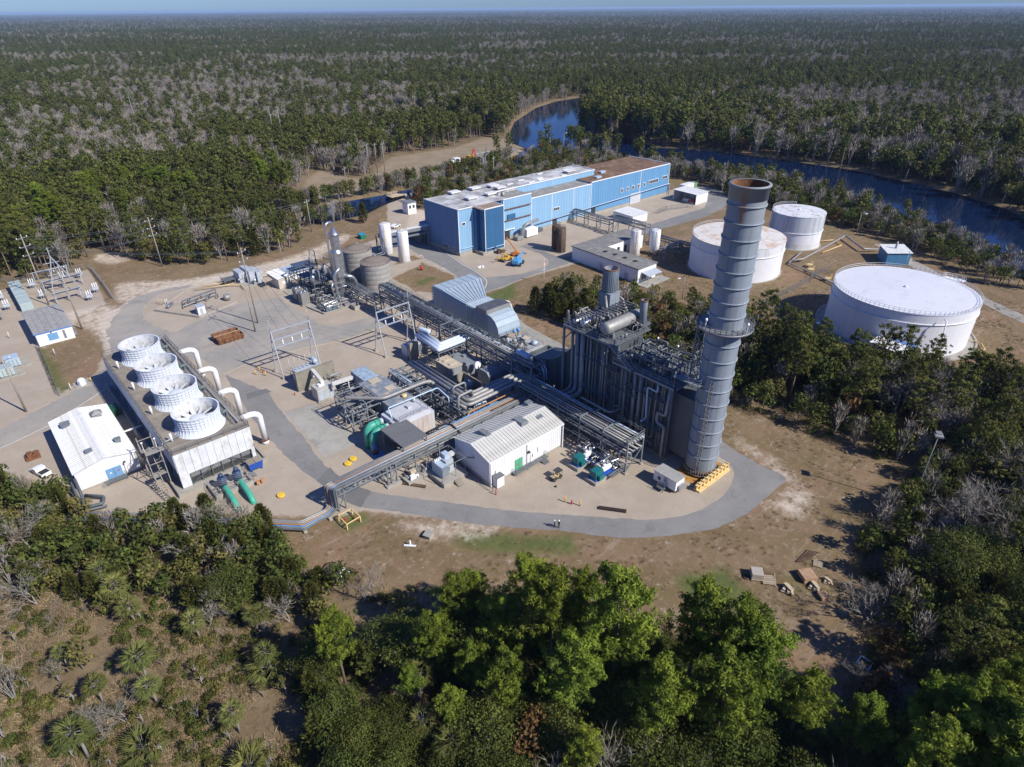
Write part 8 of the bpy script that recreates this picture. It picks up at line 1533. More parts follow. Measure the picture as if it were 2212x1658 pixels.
# ---------------- trees ----------------
def leafmat(name, dark_, light, rough_=.65, rnd=.22, trans=.25):
    m = bpy.data.materials.new(name); m.use_nodes = True; t = m.node_tree; N = t.nodes; L = t.links; b = N['Principled BSDF']
    b.inputs['Roughness'].default_value = rough_; b.inputs['Specular IOR Level'].default_value = .08
    at = N.new('ShaderNodeAttribute'); at.attribute_name = 'tint'
    mx = N.new('ShaderNodeMix'); mx.data_type = 'RGBA'; mx.inputs['A'].default_value = (*dark_,1); mx.inputs['B'].default_value = (*light,1); L.new(at.outputs['Fac'], mx.inputs['Factor'])
    oi = N.new('ShaderNodeObjectInfo'); r = N.new('ShaderNodeMapRange'); r.inputs[3].default_value = 1-rnd; r.inputs[4].default_value = 1+rnd; L.new(oi.outputs['Random'], r.inputs[0])
    hs = N.new('ShaderNodeHueSaturation'); L.new(mx.outputs['Result'], hs.inputs['Color']); L.new(r.outputs[0], hs.inputs['Value'])
    h = N.new('ShaderNodeMapRange'); h.inputs[3].default_value = .485; h.inputs[4].default_value = .515; mo = N.new('ShaderNodeMath'); mo.operation = 'FRACT'; mu = N.new('ShaderNodeMath'); mu.operation = 'MULTIPLY'; mu.inputs[1].default_value = 7.3
    L.new(oi.outputs['Random'], mu.inputs[0]); L.new(mu.outputs[0], mo.inputs[0]); L.new(mo.outputs[0], h.inputs[0]); L.new(h.outputs[0], hs.inputs['Hue'])
    L.new(hs.outputs[0], b.inputs['Base Color'])
    if trans:
        tr_ = N.new('ShaderNodeBsdfTranslucent'); L.new(hs.outputs[0], tr_.inputs['Color']); ms = N.new('ShaderNodeMixShader'); ms.inputs[0].default_value = trans
        L.new(b.outputs[0], ms.inputs[1]); L.new(tr_.outputs[0], ms.inputs[2]); L.new(ms.outputs[0], N['Material Output'].inputs['Surface'])
    return m
M_pine = leafmat('pine_needles', (.07,.105,.02), (.255,.315,.04), trans=.3); M_oak = leafmat('broad_leaves', (.045,.065,.017), (.155,.18,.042), trans=.3); M_cedar = leafmat('cedar_leaves', (.042,.052,.015), (.125,.125,.030))
M_palm = leafmat('palm_fronds', (.08,.105,.03), (.24,.24,.075)); M_twig = leafmat('bare_twigs', (.175,.155,.13), (.36,.325,.28), .85, .18, 0); M_rusty = leafmat('rusty_leaves', (.13,.075,.03), (.22,.13,.055)); M_olive = leafmat('olive_leaves', (.10,.10,.028), (.23,.21,.065))
M_pinef = leafmat('far_pine_needles', (.048,.066,.017), (.175,.18,.042), trans=.25)
M_bark = mat('pine_bark', (.20,.155,.12), .9, var=.3, scale=2); M_barkg = mat('grey_bark', (.30,.28,.255), .9, var=.25, scale=2); M_dead = mat('dead_frond', (.30,.22,.13), .9, var=.3)
def trimesh(name, V, F, tint, m):
    """V (n,k,3): n separate small faces of k corners; tint one value per face"""
    n, k = V.shape[:2]; me = bpy.data.meshes.new(name); me.vertices.add(n*k); me.vertices.foreach_set('co', V.astype(np.float32).ravel())
    me.loops.add(n*k); me.loops.foreach_set('vertex_index', np.arange(n*k, dtype=np.int32)); me.polygons.add(n); me.polygons.foreach_set('loop_start', np.arange(0, n*k, k, dtype=np.int32)); me.update(calc_edges=True)
    a = me.attributes.new('tint', 'FLOAT', 'FACE'); a.data.foreach_set('value', np.clip(tint, 0, 1).astype(np.float32)); me.materials.append(m); return me
def unit(v): return v/(np.linalg.norm(v, axis=-1, keepdims=True)+1e-9)
def blades(C, D, L_, W_, g):
    """thin pointed leaves at C along D"""
    s = unit(np.cross(D, unit(g.normal(size=C.shape)))); L_ = np.broadcast_to(np.asarray(L_, float).reshape(-1,1) if np.ndim(L_) else np.full((len(C),1),L_), (len(C),1))
    return np.stack([C - s*W_/2, C + s*W_/2, C + D*L_], 1)
def leaves(C, Nrm, s_, g, asp=.32):
    a = unit(np.cross(Nrm, g.normal(size=C.shape))); b = np.cross(Nrm, a); s_ = np.broadcast_to(np.asarray(s_, float).reshape(-1,1), (len(C),1)) if np.ndim(s_) else s_
    return np.stack([C - a*s_*.5, C - b*s_*asp, C + a*s_*.55, C + b*s_*asp], 1)
def pine(h, seed, nb=26, tufts=9, bl=14, name='pine', m=None, spread=.17, base=.48, bw=.0065):
    g = np.random.default_rng(seed); T = MB(); lean = g.normal(0,.012*h,2); top = (lean[0],lean[1],h*.97)
    T.tube([(0,0,-.3),(lean[0]*.3,lean[1]*.3,h*.4),(lean[0]*.7,lean[1]*.7,h*.75),top],[h*.0135,h*.011,h*.007,h*.002],7)
    VV, TT = [], []
    for i in range(nb):
        f = base + (1-base)*((i+g.random())/nb); z = h*f; q = (f-base)/(1-base); a = i*2.4+g.normal(0,.4); r = h*spread*(.35+1.0*sqrt(max(0,1-q))*min(1,.35+q*3))*g.uniform(.65,1.15)
        st = np.array([lean[0]*f,lean[1]*f,z-.06*h*(1-q)]); en = np.array([lean[0]*f+r*cos(a),lean[1]*f+r*sin(a),z+r*g.uniform(.05,.4)])
        T.tube([st, st*.5+en*.5-np.array([0,0,r*.06]), en],[h*.0035,h*.0025,h*.0012],4,False)
        C = st+(en-st)*g.uniform(.35,1.08,(tufts,1)) + g.normal(0,.16*r+.12,(tufts,3))*np.array([1,1,.6]); C = np.vstack([C, en[None]])
        cl = g.normal(.5,.22)
        for c in C:
            n = bl; d = unit(g.normal(size=(n,3))+np.array([.2*cos(a),.2*sin(a),.35])); p = c + d*np.array([1,1,.8])*g.uniform(.011,.027,(n,1))*h*g.uniform(.8,1.3); VV.append(leaves(p, unit(d+g.normal(0,.4,(n,3))), g.uniform(.016,.03,n)*h, g, bw*22)); TT.append(np.full(n, cl)+g.normal(0,.2,n)+.15*(q-.4))
    return T.mesh(name+'_trunk', M_bark), trimesh(name+'_crown', np.vstack(VV), None, np.concatenate(TT), m or M_pine)
def broad(h, seed, n=1500, m=None, name='oak', wide=.5, ls=.05, lobes=11):
    g = np.random.default_rng(seed); T = MB(); R = h*wide; VV, TT = [], []
    T.tube([(0,0,-.3),(.1*h*g.normal(0,.3),.05*h,h*.3),(0,0,h*.6)],[h*.03,h*.022,h*.01],6)
    for i in range(lobes):
        a = i*2.4+g.normal(0,.3); rr = R*sqrt((i+.3)/lobes)*.75; zc = h*(.80-.36*(rr/R)**1.5)*g.uniform(.82,1.08); c = np.array([rr*cos(a),rr*sin(a),zc]); lr = R*g.uniform(.28,.46)
        T.tube([(0,0,h*.3),c*.55+np.array([0,0,h*.12]),c],[h*.013,h*.008,h*.004],4,False)
        k = n//lobes; d = unit(g.normal(size=(k,3))*np.array([1,1,.9])+np.array([0,0,.3])); rad_ = lr*g.uniform(.55,1.08,(k,1))*(1+.22*np.sin(d[:,:1]*5+i)*np.cos(d[:,1:2]*6)); P = c+d*rad_*np.array([1,1,.75])
        VV.append(leaves(P, unit(d+g.normal(0,.55,(k,3))), g.uniform(.7,1.3,k)*ls*h, g)); TT.append(g.normal(.5,.15)+g.normal(0,.22,k))
    return T.mesh(name+'_trunk', M_barkg), trimesh(name+'_crown', np.vstack(VV), None, np.concatenate(TT), m or M_oak)
def cedar(h, seed, n=1300, name='cedar', wide=.26):
    g = np.random.default_rng(seed); T = MB().tube([(0,0,-.3),(0,0,h*.9)],[h*.022,h*.004],6); f = g.random(n)**.8; a = g.uniform(0,2*pi,n); lump = 1+.22*np.sin(a*3+f*9+seed)+.15*np.sin(a*7-f*17)
    r = h*wide*np.sqrt(np.clip(1-f,0,1))*(.55+.45*np.minimum(1,f*5))*lump*g.uniform(.55,1.05,n); P = np.stack([r*np.cos(a),r*np.sin(a),h*(.06+.94*f)],-1)
    d = unit(np.stack([np.cos(a)*.8,np.sin(a)*.8,np.full(n,.8)],-1)+g.normal(0,.35,(n,3))); V = blades(P,d,g.uniform(.06,.11,n)*h,.04*h,g)
    return T.mesh(name+'_trunk', M_bark), trimesh(name+'_crown', V, None, .45+.25*(lump-1)*3+g.normal(0,.22,n), M_cedar)
def bare(h, seed, depth=5, name='bare', wide=.5, kids=3, sides=3, spread_=.55):
    g = np.random.default_rng(seed); T = MB(); tips = []
    def grow(p, d, l, r, k):
        q = p+d*l; T.tube([p, p+d*l*.5+g.normal(0,l*.05,3), q],[r,r*.8,r*.6], 5 if k == depth else sides, False)
        if k <= 2: tips.append((q, d, l))
        if k > 1:
            for i in range(kids if k > 2 else kids-1): grow(p+d*l*g.uniform(.55,1.0), unit(d+g.normal(0,spread_,3)*np.array([1,1,.6])+np.array([0,0,.16])), l*g.uniform(.6,.85), r*.58, k-1)
    for s_ in range(2): grow(np.zeros(3), unit(np.array([g.normal(0,.25),g.normal(0,.25),1])), h*.34, h*.013, depth)
    P = np.array([t[0] for t in tips]); D = np.array([t[1] for t in tips]); VV, TT = [], []
    for k in range(4): d = unit(D+g.normal(0,.6,D.shape)+np.array([0,0,.2])); VV.append(blades(P,d,g.uniform(.06,.14,len(P))*h,.006*h,g)); TT.append(g.normal(.5,.25,len(P)))
    return T.mesh(name+'_trunk', M_barkg), trimesh(name+'_twigs', np.vstack(VV), None, np.concatenate(TT), M_twig)
def palm(h, seed, name='palm'):
    g = np.random.default_rng(seed); T = MB().tube([(0,0,-.2),(.05*h,0,h*.5),(.03*h,.04*h,h)],[.2,.17,.2],7); VV, TT = [], []; top = np.array([.03*h,.04*h,h])
    for i in range(34):
        a = i*2.4; e = 1.25-2.0*(i/34)+g.normal(0,.1); d = np.array([cos(a)*cos(e),sin(a)*cos(e),sin(e)]); l = g.uniform(.9,1.3); c = top+d*l; T.tube([top,c],[.03,.02],3,False)
        side = unit(np.cross(d,np.array([0,0,1.]))); n = 15; w_ = np.linspace(-1.25,1.25,n)[:,None]; ld = unit(d*np.cos(w_)+side*np.sin(w_)+np.array([0,0,-.25])*(1+abs(w_)*.5)); VV.append(blades(np.repeat(c[None],n,0)+ld*.05, ld, g.uniform(1.0,1.35,n), .16, g)); TT.append(np.full(n,.75-.5*(i/34))+g.normal(0,.15,n))
    return T.mesh(name+'_trunk', M_barkg), trimesh(name+'_crown', np.vstack(VV), None, np.concatenate(TT), M_palm)
def puffs(h, seed, m, name, lobes, n, lo, hi, wide, lr, ls, tip=0.0):
    g = np.random.default_rng(seed); T = MB().tube([(0,0,-.3),(0,0,h*.5),(0,0,h*.93)],[h*.017,h*.013,h*.004],4,False); VV, TT = [], []
    for i in range(lobes):
        f = (i+.5)/lobes; q = wide*h*(1-tip*f)*g.uniform(.25,1); a = i*2.4+g.normal(0,.4); c = np.array([q*cos(a),q*sin(a),h*(lo+(hi-lo)*f)]); R_ = lr*h*g.uniform(.75,1.25)*(1-.35*tip*f)
        d = unit(g.normal(size=(n,3))); P = c+d*R_*np.array([1,1,.7])*g.uniform(.75,1.1,(n,1)); VV.append(leaves(P, unit(d+g.normal(0,.35,(n,3))), g.uniform(.7,1.4,n)*ls*h, g)); TT.append(g.normal(.45,.2)+g.normal(0,.18,n))
    return T.mesh(name+'_trunk', M_bark), trimesh(name+'_crown', np.vstack(VV), None, np.concatenate(TT), m)
def fuzz(h, seed, name, n=230, wide=.26):
    g = np.random.default_rng(seed); T = MB(); VV = []
    for i in range(7): a = i*2.4; T.tube([(0,0,-.3),(wide*h*.3*cos(a),wide*h*.3*sin(a),h*.45),(wide*h*.8*cos(a)*g.uniform(.4,1),wide*h*.8*sin(a)*g.uniform(.4,1),h*g.uniform(.75,1))],[h*.014,h*.009,h*.003],3,False)
    f = g.random(n)**.7; a = g.uniform(0,6.28,n); r = wide*h*g.uniform(.1,1,n)*np.sqrt(1-.6*f); P = np.stack([r*np.cos(a),r*np.sin(a),h*(.3+.6*f)],-1); d = unit(np.stack([np.cos(a)*.4,np.sin(a)*.4,np.ones(n)],-1)+g.normal(0,.35,(n,3)))
    return T.mesh(name+'_trunk', M_barkg), trimesh(name+'_crown', blades(P,d,g.uniform(.09,.2,n)*h,.02*h,g), None, g.normal(.5,.25,n), M_twig)
def pick(lst, i): return lst[i % len(lst)]
K = {'pine': [pine(20,s,30,14,26,spread=.14,base=.54) for s in (1,2,3,4,5)], 'pinen': [pine(16,s,24,8,20,m=M_pinef,bw=.011) for s in (11,12,13)], 'oak': [broad(9,s,6000,ls=.026,lobes=15) for s in (1,2,3)], 'olive': [broad(8,s,3600,M_olive,wide=.42,ls=.027) for s in (5,6)], 'rusty': [broad(8,s,1200,M_rusty,wide=.42) for s in (7,8)],
     'cedar': [cedar(8,s) for s in (1,2,3)], 'palm': [palm(5,s) for s in (1,2)], 'bare': [bare(9,s,5) for s in (1,2,3,4)], 'stem': [bare(5,s,3,'stem',kids=3,spread_=.4) for s in (6,7)], 'sapling': [broad(4.6,s,260,M_olive,'sapling',.22,.05,6) for s in (31,32,33)], 'shrub': [broad(2.2,s,420,M_olive,'shrub',.6,.13,6) for s in (1,2)], 'shrubg': [broad(2.4,s,420,M_oak,'shrub',.6,.12,6) for s in (3,4)], 'palmetto': [palm(.7,s,'palmetto') for s in (3,)]}
BASEH = dict(sapling=4.6, pine=20, pinen=16, oak=9, olive=8, rusty=8, cedar=8, palm=5, bare=9, stem=5, shrub=2.2, shrubg=2.4, palmetto=.7)
NAMES = dict(sapling='young_tree', pine='pine_tree', pinen='pine_tree', oak='broadleaf_tree', olive='broadleaf_tree', rusty='broadleaf_tree', cedar='cedar_tree', palm='palm_tree', bare='bare_tree', stem='bare_sapling', shrub='shrub', shrubg='shrub', palmetto='palm_shrub')
DESC = dict(sapling='thin pale stemmed young tree with sparse olive leaves', pine='tall green long-needled pine', pinen='slender green pine', oak='dark green broadleaf tree', olive='olive green broadleaf tree', rusty='rust brown leafy tree', cedar='dense conical cedar', palm='cabbage palm with fan fronds', bare='leafless pale grey tree', stem='thin leafless sapling', shrub='low olive shrub', shrubg='low dark green shrub', palmetto='low fan palm shrub')
CATS = dict(sapling='tree', pine='pine', pinen='pine', oak='tree', olive='tree', rusty='tree', cedar='cedar', palm='palm', bare='bare tree', stem='sapling', shrub='shrub', shrubg='shrub', palmetto='palm')
count = {}
def tree(kind, x, y, h, where, i, z=0.0):
    tm, cm = pick(K[kind], i); s = h/BASEH[kind]
    lab = '%s%s %s' % (SIZEW(kind,h), DESC[kind], spot(x,y))
    o = thing(NAMES[kind], lab, CATS[kind], (x,y,z), '%ss %s' % (NAMES[kind].replace('_',' '), spot(x,y)), random.uniform(0,6.28)); o.scale = (s*random.uniform(.9,1.1),s*random.uniform(.9,1.1),s)
    place(tm,'trunk',o,(0,0,0)); place(cm,'crown',o,(0,0,0)); count[NAMES[kind]] = count.get(NAMES[kind],0)+1
def region(x, y):
    if y < 62 and x < -34: return 'in the scrub at the lower left'
    if x < 12 and y < -10: return 'in the front pine grove'
    if y < -40 and x < 95: return 'in the right hand woods'
    if x < 100 and -60 < y < 72 and x > 48: return 'in the grove behind the tall stack'
    if x < 48 and y > 150: return 'along the woods above the sandy road'
    if x > 90 and y < -35: return 'beside the big white tank'
    if y > 215 and x < 260: return 'around the dry field'
    if x > 160 and y < 215: return 'on the near river bank'
    if y > 140: return 'along the canal behind the factory'
    return 'by the plant'
LANDM = [((-33,0),'by the rusty trailer chassis'),((-25,9.5),'by the yellow hydrant guard'),((-38,20),'by the pump pipes bend'),((-57,39),'by the pump house pipes'),((-65,63),'by the white pickup'),((19,-50),'by the pallets'),((55,-56),'by the flood lamp post'),((14,-65),'by the white open crate'),((-60,-20),'at the lower left corner'),((-62,8),'on the bare brown slope'),((-47,5),'among the scattered palms'),((-20,-45),'in the middle of the tallest pines'),((0,-75),'at the lower right corner'),((48,-48),'at the edge of the brown clearing'),((75,-40),'below the big white tank'),((62,-15),'right behind the tall stack'),((72,10),'between the stack and the tank'),((65,45),'by the short silencer stack'),((90,40),'below the office'),((100,5),'by the tank farm fence'),((-30,215),'by the pale sand heap'),((-9,178),'by the pole against the woods'),((23,163),'above the long canopy shed'),((50,180),'by the brown grass pole'),((80,190),'by the canal deck'),((130,205),'behind the factory roof'),((170,205),'by the lattice tower'),((215,190),'at the river bend'),((100,250),'by the leaning field pole'),((128,255),'by the three bare poles'),((200,250),'by the field machines'),((215,130),'beyond the brown factory roof'),((220,60),'behind the tall white tank'),((205,0),'behind the blue pump shed'),((185,-50),'by the tank road'),((-60,230),'deep in the woods behind the switchyard'),((20,240),'deep in the woods above the plant'),((60,290),'deep in the woods left of the field'),((120,320),'deep in the woods behind the field'),((-10,300),'far back in the left woods'),((330,100),'on the far river bank'),((320,20),'on the far bank of the right hand reach'),((340,260),'on the river peninsula')]
def spot(x, y): return min(LANDM, key=lambda l: (l[0][0]-x)**2+(l[0][1]-y)**2)[1]
SIZEW = lambda kind, h: ('short ' if h < BASEH[kind]*.82 else 'big ' if h > BASEH[kind]*1.12 else '')
heroes = [(-17.8,-45.7,25.5),(-22.1,-38.9,23),(-10.7,-51.8,22.5),(-9.7,-57.3,23.6),(-10.2,-59.2,22),(-14.4,-58.4,20.6),(-24.2,-45,19.1),(-20.1,-53.2,18.8),(-42,-19.9,15.5),(-32,-28,14.1),(-27.2,-25.3,15.6),(-36.9,-28.6,9.1),(-35,-35.3,10.8),(-18.8,-31.3,17.5),(-23.1,-25,12.9),(1.7,-80.5,21),(-1.3,-83.6,20),(1.9,-74.2,17),(-14.6,-37.5,16.5),(-24.8,-33,16.5),(-29.6,-39,15),(-28,-50.4,12.5),(-6.6,-63.6,16.5),(-3.4,-69.6,15),(7.5,-78.5,17),(-30.5,-33.8,12.6),(6,-84,21),(12.5,-84,19),(3,-77,19),(11,-79,17.5),(18,-83,18),(-4,-76,18.5)]
for i, (x, y, h) in enumerate(heroes): tree('pine',x,y,h,'in the front pine grove' if x < 0 else 'at the lower right corner',i)
for i, (x, y, h) in enumerate([(96.3,-32.6,14.7),(98.2,-36.5,15.4),(99.9,-42.3,14),(94.8,-51.4,13.9),(95.9,-18.3,11.9),(94.5,-57.4,12)]): tree('pinen',x,y,h,'in front of the big white tank',i)
for i, (x, y) in enumerate([(-38.3,-33.4),(-37.6,-37.5),(-46.4,-3.1),(-48.5,-10.5),(-48.8,1.6),(-47.3,-2.7),(-54,1.7),(-62,-.6),(-55.2,-15.9),(-70.5,-6.6),(-64.9,-10.5),(-60.3,11.5),(-60.8,15.5),(25.9,-70.7),(62.5,-55.2),(-35,-27.5),(-40.3,14.7),(-48.7,-10),(-56.2,-21.9),(-26.6,-48.4)]): tree('palm' if i not in (10,17,18) else 'palmetto',x,y,random.uniform(4,5.6) if i not in (10,17,18) else 1.0,region(x,y),i)
for i, (x, y, h) in enumerate([(-71,25.7,9.6),(-42.8,21.5,8.6),(22.1,-63.1,9.4),(55,-62.9,8),(10,-66.1,5),(-49.2,8,6.2),(-70.3,9.5,4.4),(-68.4,-4.8,5.5),(-65.6,-4.9,6.7),(-7.9,-63.8,7.4),(38.5,-70,8.7),(45.7,-74.1,6),(38.3,-65.7,6),(93,-14,7),(73,52,9.5),(77,54,9),(75,47,8.5)]): tree('bare',x,y,h,region(x,y),i)
for i, (x, y, h) in enumerate([(72.7,172.8,8.6),(-50.1,16.6,7.4),(-43.5,12.7,6.6),(21.1,162.5,9),(15.1,168,8.6),(-67.2,44,6.4),(61.8,52.7,8.6),(63.9,44.6,8.4),(65.5,50.9,9.3),(71.3,48.3,10),(64,38,7),(66,34,7.6),(64,28,7),(66.5,40,8),(68,46,8.4),(64.5,48.5,7.6),(70,41,8),(69,52,7.5),(74,44,7.5)]): tree('cedar' if i not in (5,) else 'oak',x,y,h,region(x,y),i)
# scattered individuals, nearest and largest first; what lies beyond them becomes the far woods
AXR = np.array([cos(radians(-41.3)), sin(radians(-41.3))])      # picture-right on the ground
AXF = np.array([sin(radians(41.3)), cos(radians(41.3))])
def cand(D0, D1, per, seed):
    g = np.random.default_rng(seed); A = radians(47 if D1 > 300 else 78); n = int((A)*(D1**2-D0**2)/per); D = np.sqrt(g.uniform(D0**2,D1**2,n)); a = g.uniform(-A,A,n); f, r_ = D*np.cos(a), D*np.sin(a)
    return CAM.x+f*AXF[0]+r_*AXR[0], CAM.y+f*AXF[1]+r_*AXR[1], D, g
def keep(x, y, m=1.0):
    ok = (sdist(SITE,x,y) > m) & (sdist(RIVER,x,y) > .8) & (sdist(CANAL,x,y) > 1.5) & (sdist(FIELD,x,y) > 1.0)
    return ok
BAND = .605
KEYS = ['pine','pinen','oak','olive','rusty','cedar','palm','bare','stem','shrub','shrubg','sapling']
def probs(x, y, D):
    P = np.zeros((len(x), len(KEYS))); k = {n: i for i, n in enumerate(KEYS)}
    def put(msk, **kw):
        P[msk] = 0
        for n, v in kw.items(): P[msk, k[n]] = v
    u = x*AXR[0]+y*AXR[1]; f = x*AXF[0]+y*AXF[1]
    bands = fbm(u*.42, f, 125, 41, 4) + .10*fbm(u, f, 30, 51, 2) + np.clip((D-900)/6000,0,.10) + .03
    green = np.clip((bands-BAND)*26+.5, 0, 1); g_ = green[:,None]
    mixg = np.array([.10,.40,.19,.14,.015,.03,.02,.085,0,0,.02,0]); mixb = np.array([.03,.12,.09,.04,.03,.0,.015,.655,.0,0,.02,0])
    P[:] = mixg*g_ + mixb*(1-g_)
    put((y < 62) & (x < -34), oak=.42, cedar=.22, olive=.12, bare=.08, palm=.05, shrubg=.11)
    put((x < 12) & (y < -10) & (x > -34), oak=.34, olive=.2, shrubg=.16, palm=.08, rusty=.05, bare=.06, cedar=.05, pinen=.06)
    put((y < -40) & (x > 3) & (x < 95), bare=.24, oak=.28, cedar=.10, olive=.16, shrubg=.07, palm=.05, rusty=.04, pinen=.06)
    put((x > 48) & (x < 105) & (y < 72) & (y > -45), oak=.36, cedar=.18, olive=.18, bare=.09, rusty=.10, pinen=.09)
    put((x > 150) & (y < 160) & (D < 470) & (sdist(RIVER,x,y) < 70), oak=.42, bare=.17, cedar=.12, olive=.12, palm=.06, rusty=.05, pinen=.06)
    put((y > 140) & (y < 225) & (x > 55) & (x < 235), oak=.24, cedar=.34, bare=.18, palm=.07, olive=.1, rusty=.07)
    put((x < 60) & (y > 145) & (y < 225), cedar=.34, pinen=.28, oak=.16, bare=.12, palm=.05, olive=.05); put((x < 75) & (y > 224) & (y < 330) & (D < 430), pinen=.5, pine=.16, oak=.12, olive=.06, bare=.16)
    return P/P.sum(1, keepdims=True)
HT = dict(sapling=(4.5,8), pine=(15,20), pinen=(13,18), oak=(8,12), olive=(6.5,10), rusty=(6,9.5), cedar=(6.5,10), palm=(4,6.5), bare=(9,14), stem=(3,5.5), shrub=(1.2,2.4), shrubg=(1.3,2.6))
SPARSE = [(-90,30),(-75.3,30),(-62,15),(-51.5,5.6),(-45.5,-7),(-46,-17),(-50,-30),(-60,-60),(-120,-60)]
xs, ys, DD, g = [], [], [], None
for D0, D1, per, sd in ((14,170,8,1),(170,330,16,2),(330,620,18,3)):
    a, b, c, g = cand(D0, D1, per, sd); k_ = keep(a, b); xs.append(a[k_]); ys.append(b[k_]); DD.append(c[k_])
for reg, per, sd in (([(206,-70),(262,-30),(262,60),(262,150),(222,150),(206,40),(204,-20)],7,11),([(58,180),(96,190),(132,197),(132,204),(97,197),(58,188)],5,13),([(56,203),(130,212),(200,221),(236,247),(232,252),(198,229),(130,219),(56,216)],9,14),([(262,160),(340,230),(350,90),(330,0),(280,-70),(330,-60),(365,20),(370,110),(350,240),(400,340),(380,350),(300,250)],14,12)):   # thick cover on both river banks
    g = np.random.default_rng(sd); q_ = np.array(reg, float); n = int(np.prod(np.ptp(q_, axis=0))/per); a = g.uniform(q_[:,0].min(),q_[:,0].max(),n); b = g.uniform(q_[:,1].min(),q_[:,1].max(),n); k_ = keep(a,b) & (sdist(reg,a,b) < 0); xs.append(a[k_]); ys.append(b[k_]); DD.append(np.hypot(a[k_]-CAM.x,b[k_]-CAM.y))
xs, ys, DD = map(np.concatenate, (xs, ys, DD))
inside = sdist(SPARSE, xs, ys) < 0
P = probs(xs, ys, DD); cum = P.cumsum(1); kind = (g.random((len(xs),1)) > cum).sum(1).clip(0, len(KEYS)-1)
sp_kind = g.choice([KEYS.index(n) for n in ('shrub','stem','olive','shrubg','palm','bare','sapling')], len(xs), p=[.30,.13,.05,.10,.03,.03,.36]); kind = np.where(inside, sp_kind, kind)
hh = np.array([g.uniform(*HT[KEYS[i]]) for i in kind]); hh = np.where(inside, hh*.62, hh)
hh = np.where((ys < 62) & (xs < -34) & ~inside, hh*.72, hh); hh = np.where((xs > 48) & (xs < 105) & (ys < 72) & (ys > -45), hh*np.where(ys > 0, .78, .98), hh); hh = np.where((xs > 150) & (xs < 262) & (ys < 150), hh*.78, hh)
hh = np.where((sdist(SITE, xs, ys) < 9) & (ys < 60), np.minimum(hh, 7.5), hh); hh = np.where((ys > 150) & (ys < 225) & (xs > 50) & (xs < 240), np.minimum(hh, 9), hh)
farbank = (sdist(RIVER, xs, ys) < 120) & (DD > 330); hh = np.where(farbank & (xs > 255), hh*1.3+1, hh)
drop = inside & (g.random(len(xs)) < .3); size = hh/np.hypot(DD, 80)
# not over the camera, nor on one another's trunk
order = np.argsort(-size); grid = {}; indiv, rest = [], []
LIM = {'pine_tree': 285, 'broadleaf_tree': 290, 'cedar_tree': 200, 'palm_tree': 120, 'bare_tree': 260, 'bare_sapling': 140, 'shrub': 200, 'young_tree': 160}
for i in order:
    if drop[i]: continue
    c = (round(xs[i]/2.2), round(ys[i]/2.2))
    if c in grid: continue
    grid[c] = 1; kd = KEYS[kind[i]]; nm = NAMES[kd]
    if count.get(nm,0) < LIM[nm] and DD[i] < 420: tree(kd, xs[i], ys[i], hh[i], region(xs[i], ys[i]), int(i))
    else: rest.append((xs[i], ys[i], hh[i], kd))
# far woods: light tree meshes on points
far_src = {'pine': [puffs(16,s,M_pinef,'far_pine',10,26,.56,.95,.15,.085,.055,.35) for s in (21,22,23,24)], 'oak': [puffs(11,s,M_oak,'far_oak',10,30,.4,.88,.26,.15,.075,.5) for s in (21,22)], 'olive': [puffs(10,23,M_olive,'far_olive',9,28,.4,.9,.3,.17,.085,.5)], 'rusty': [puffs(10,24,M_rusty,'far_rusty',9,28,.4,.9,.3,.17,.085,.5)], 'cedar': [puffs(9,25,M_cedar,'far_cedar',9,28,.15,.92,.16,.15,.08,.8)], 'bare': [fuzz(12,s,'far_bare') for s in (21,22,23)]}
FB_ = dict(pine=16, oak=11, olive=10, rusty=10, cedar=9, bare=12)
MAPK = dict(pine='pine', pinen='pine', oak='oak', olive='olive', rusty='rusty', cedar='cedar', palm='olive', bare='bare', stem='bare', shrub='oak', shrubg='oak', sapling='olive')
fx, fy, fh, fk = [r_[0] for r_ in rest], [r_[1] for r_ in rest], [r_[2] for r_ in rest], [MAPK[r_[3]] for r_ in rest]
for D0, D1, per, sd in ((620,1100,28,4),(1100,1900,60,5),(1900,3400,170,6),(3400,6500,800,7),(6500,13000,2800,8),(13000,24000,12000,9)):
    a, b, c, g = cand(D0, D1, per, sd); k_ = keep(a, b); a, b, c = a[k_], b[k_], c[k_]; P = probs(a, b, c); kd = (g.random((len(a),1)) > P.cumsum(1)).sum(1).clip(0, len(KEYS)-1)
    h_ = np.array([g.uniform(*HT[KEYS[i]]) for i in kd])*(1 if D1 < 3000 else 1.15)*g.uniform(.7,1.2,len(a)); fx += list(a); fy += list(b); fh += list(h_); fk += [MAPK[KEYS[i]] for i in kd]
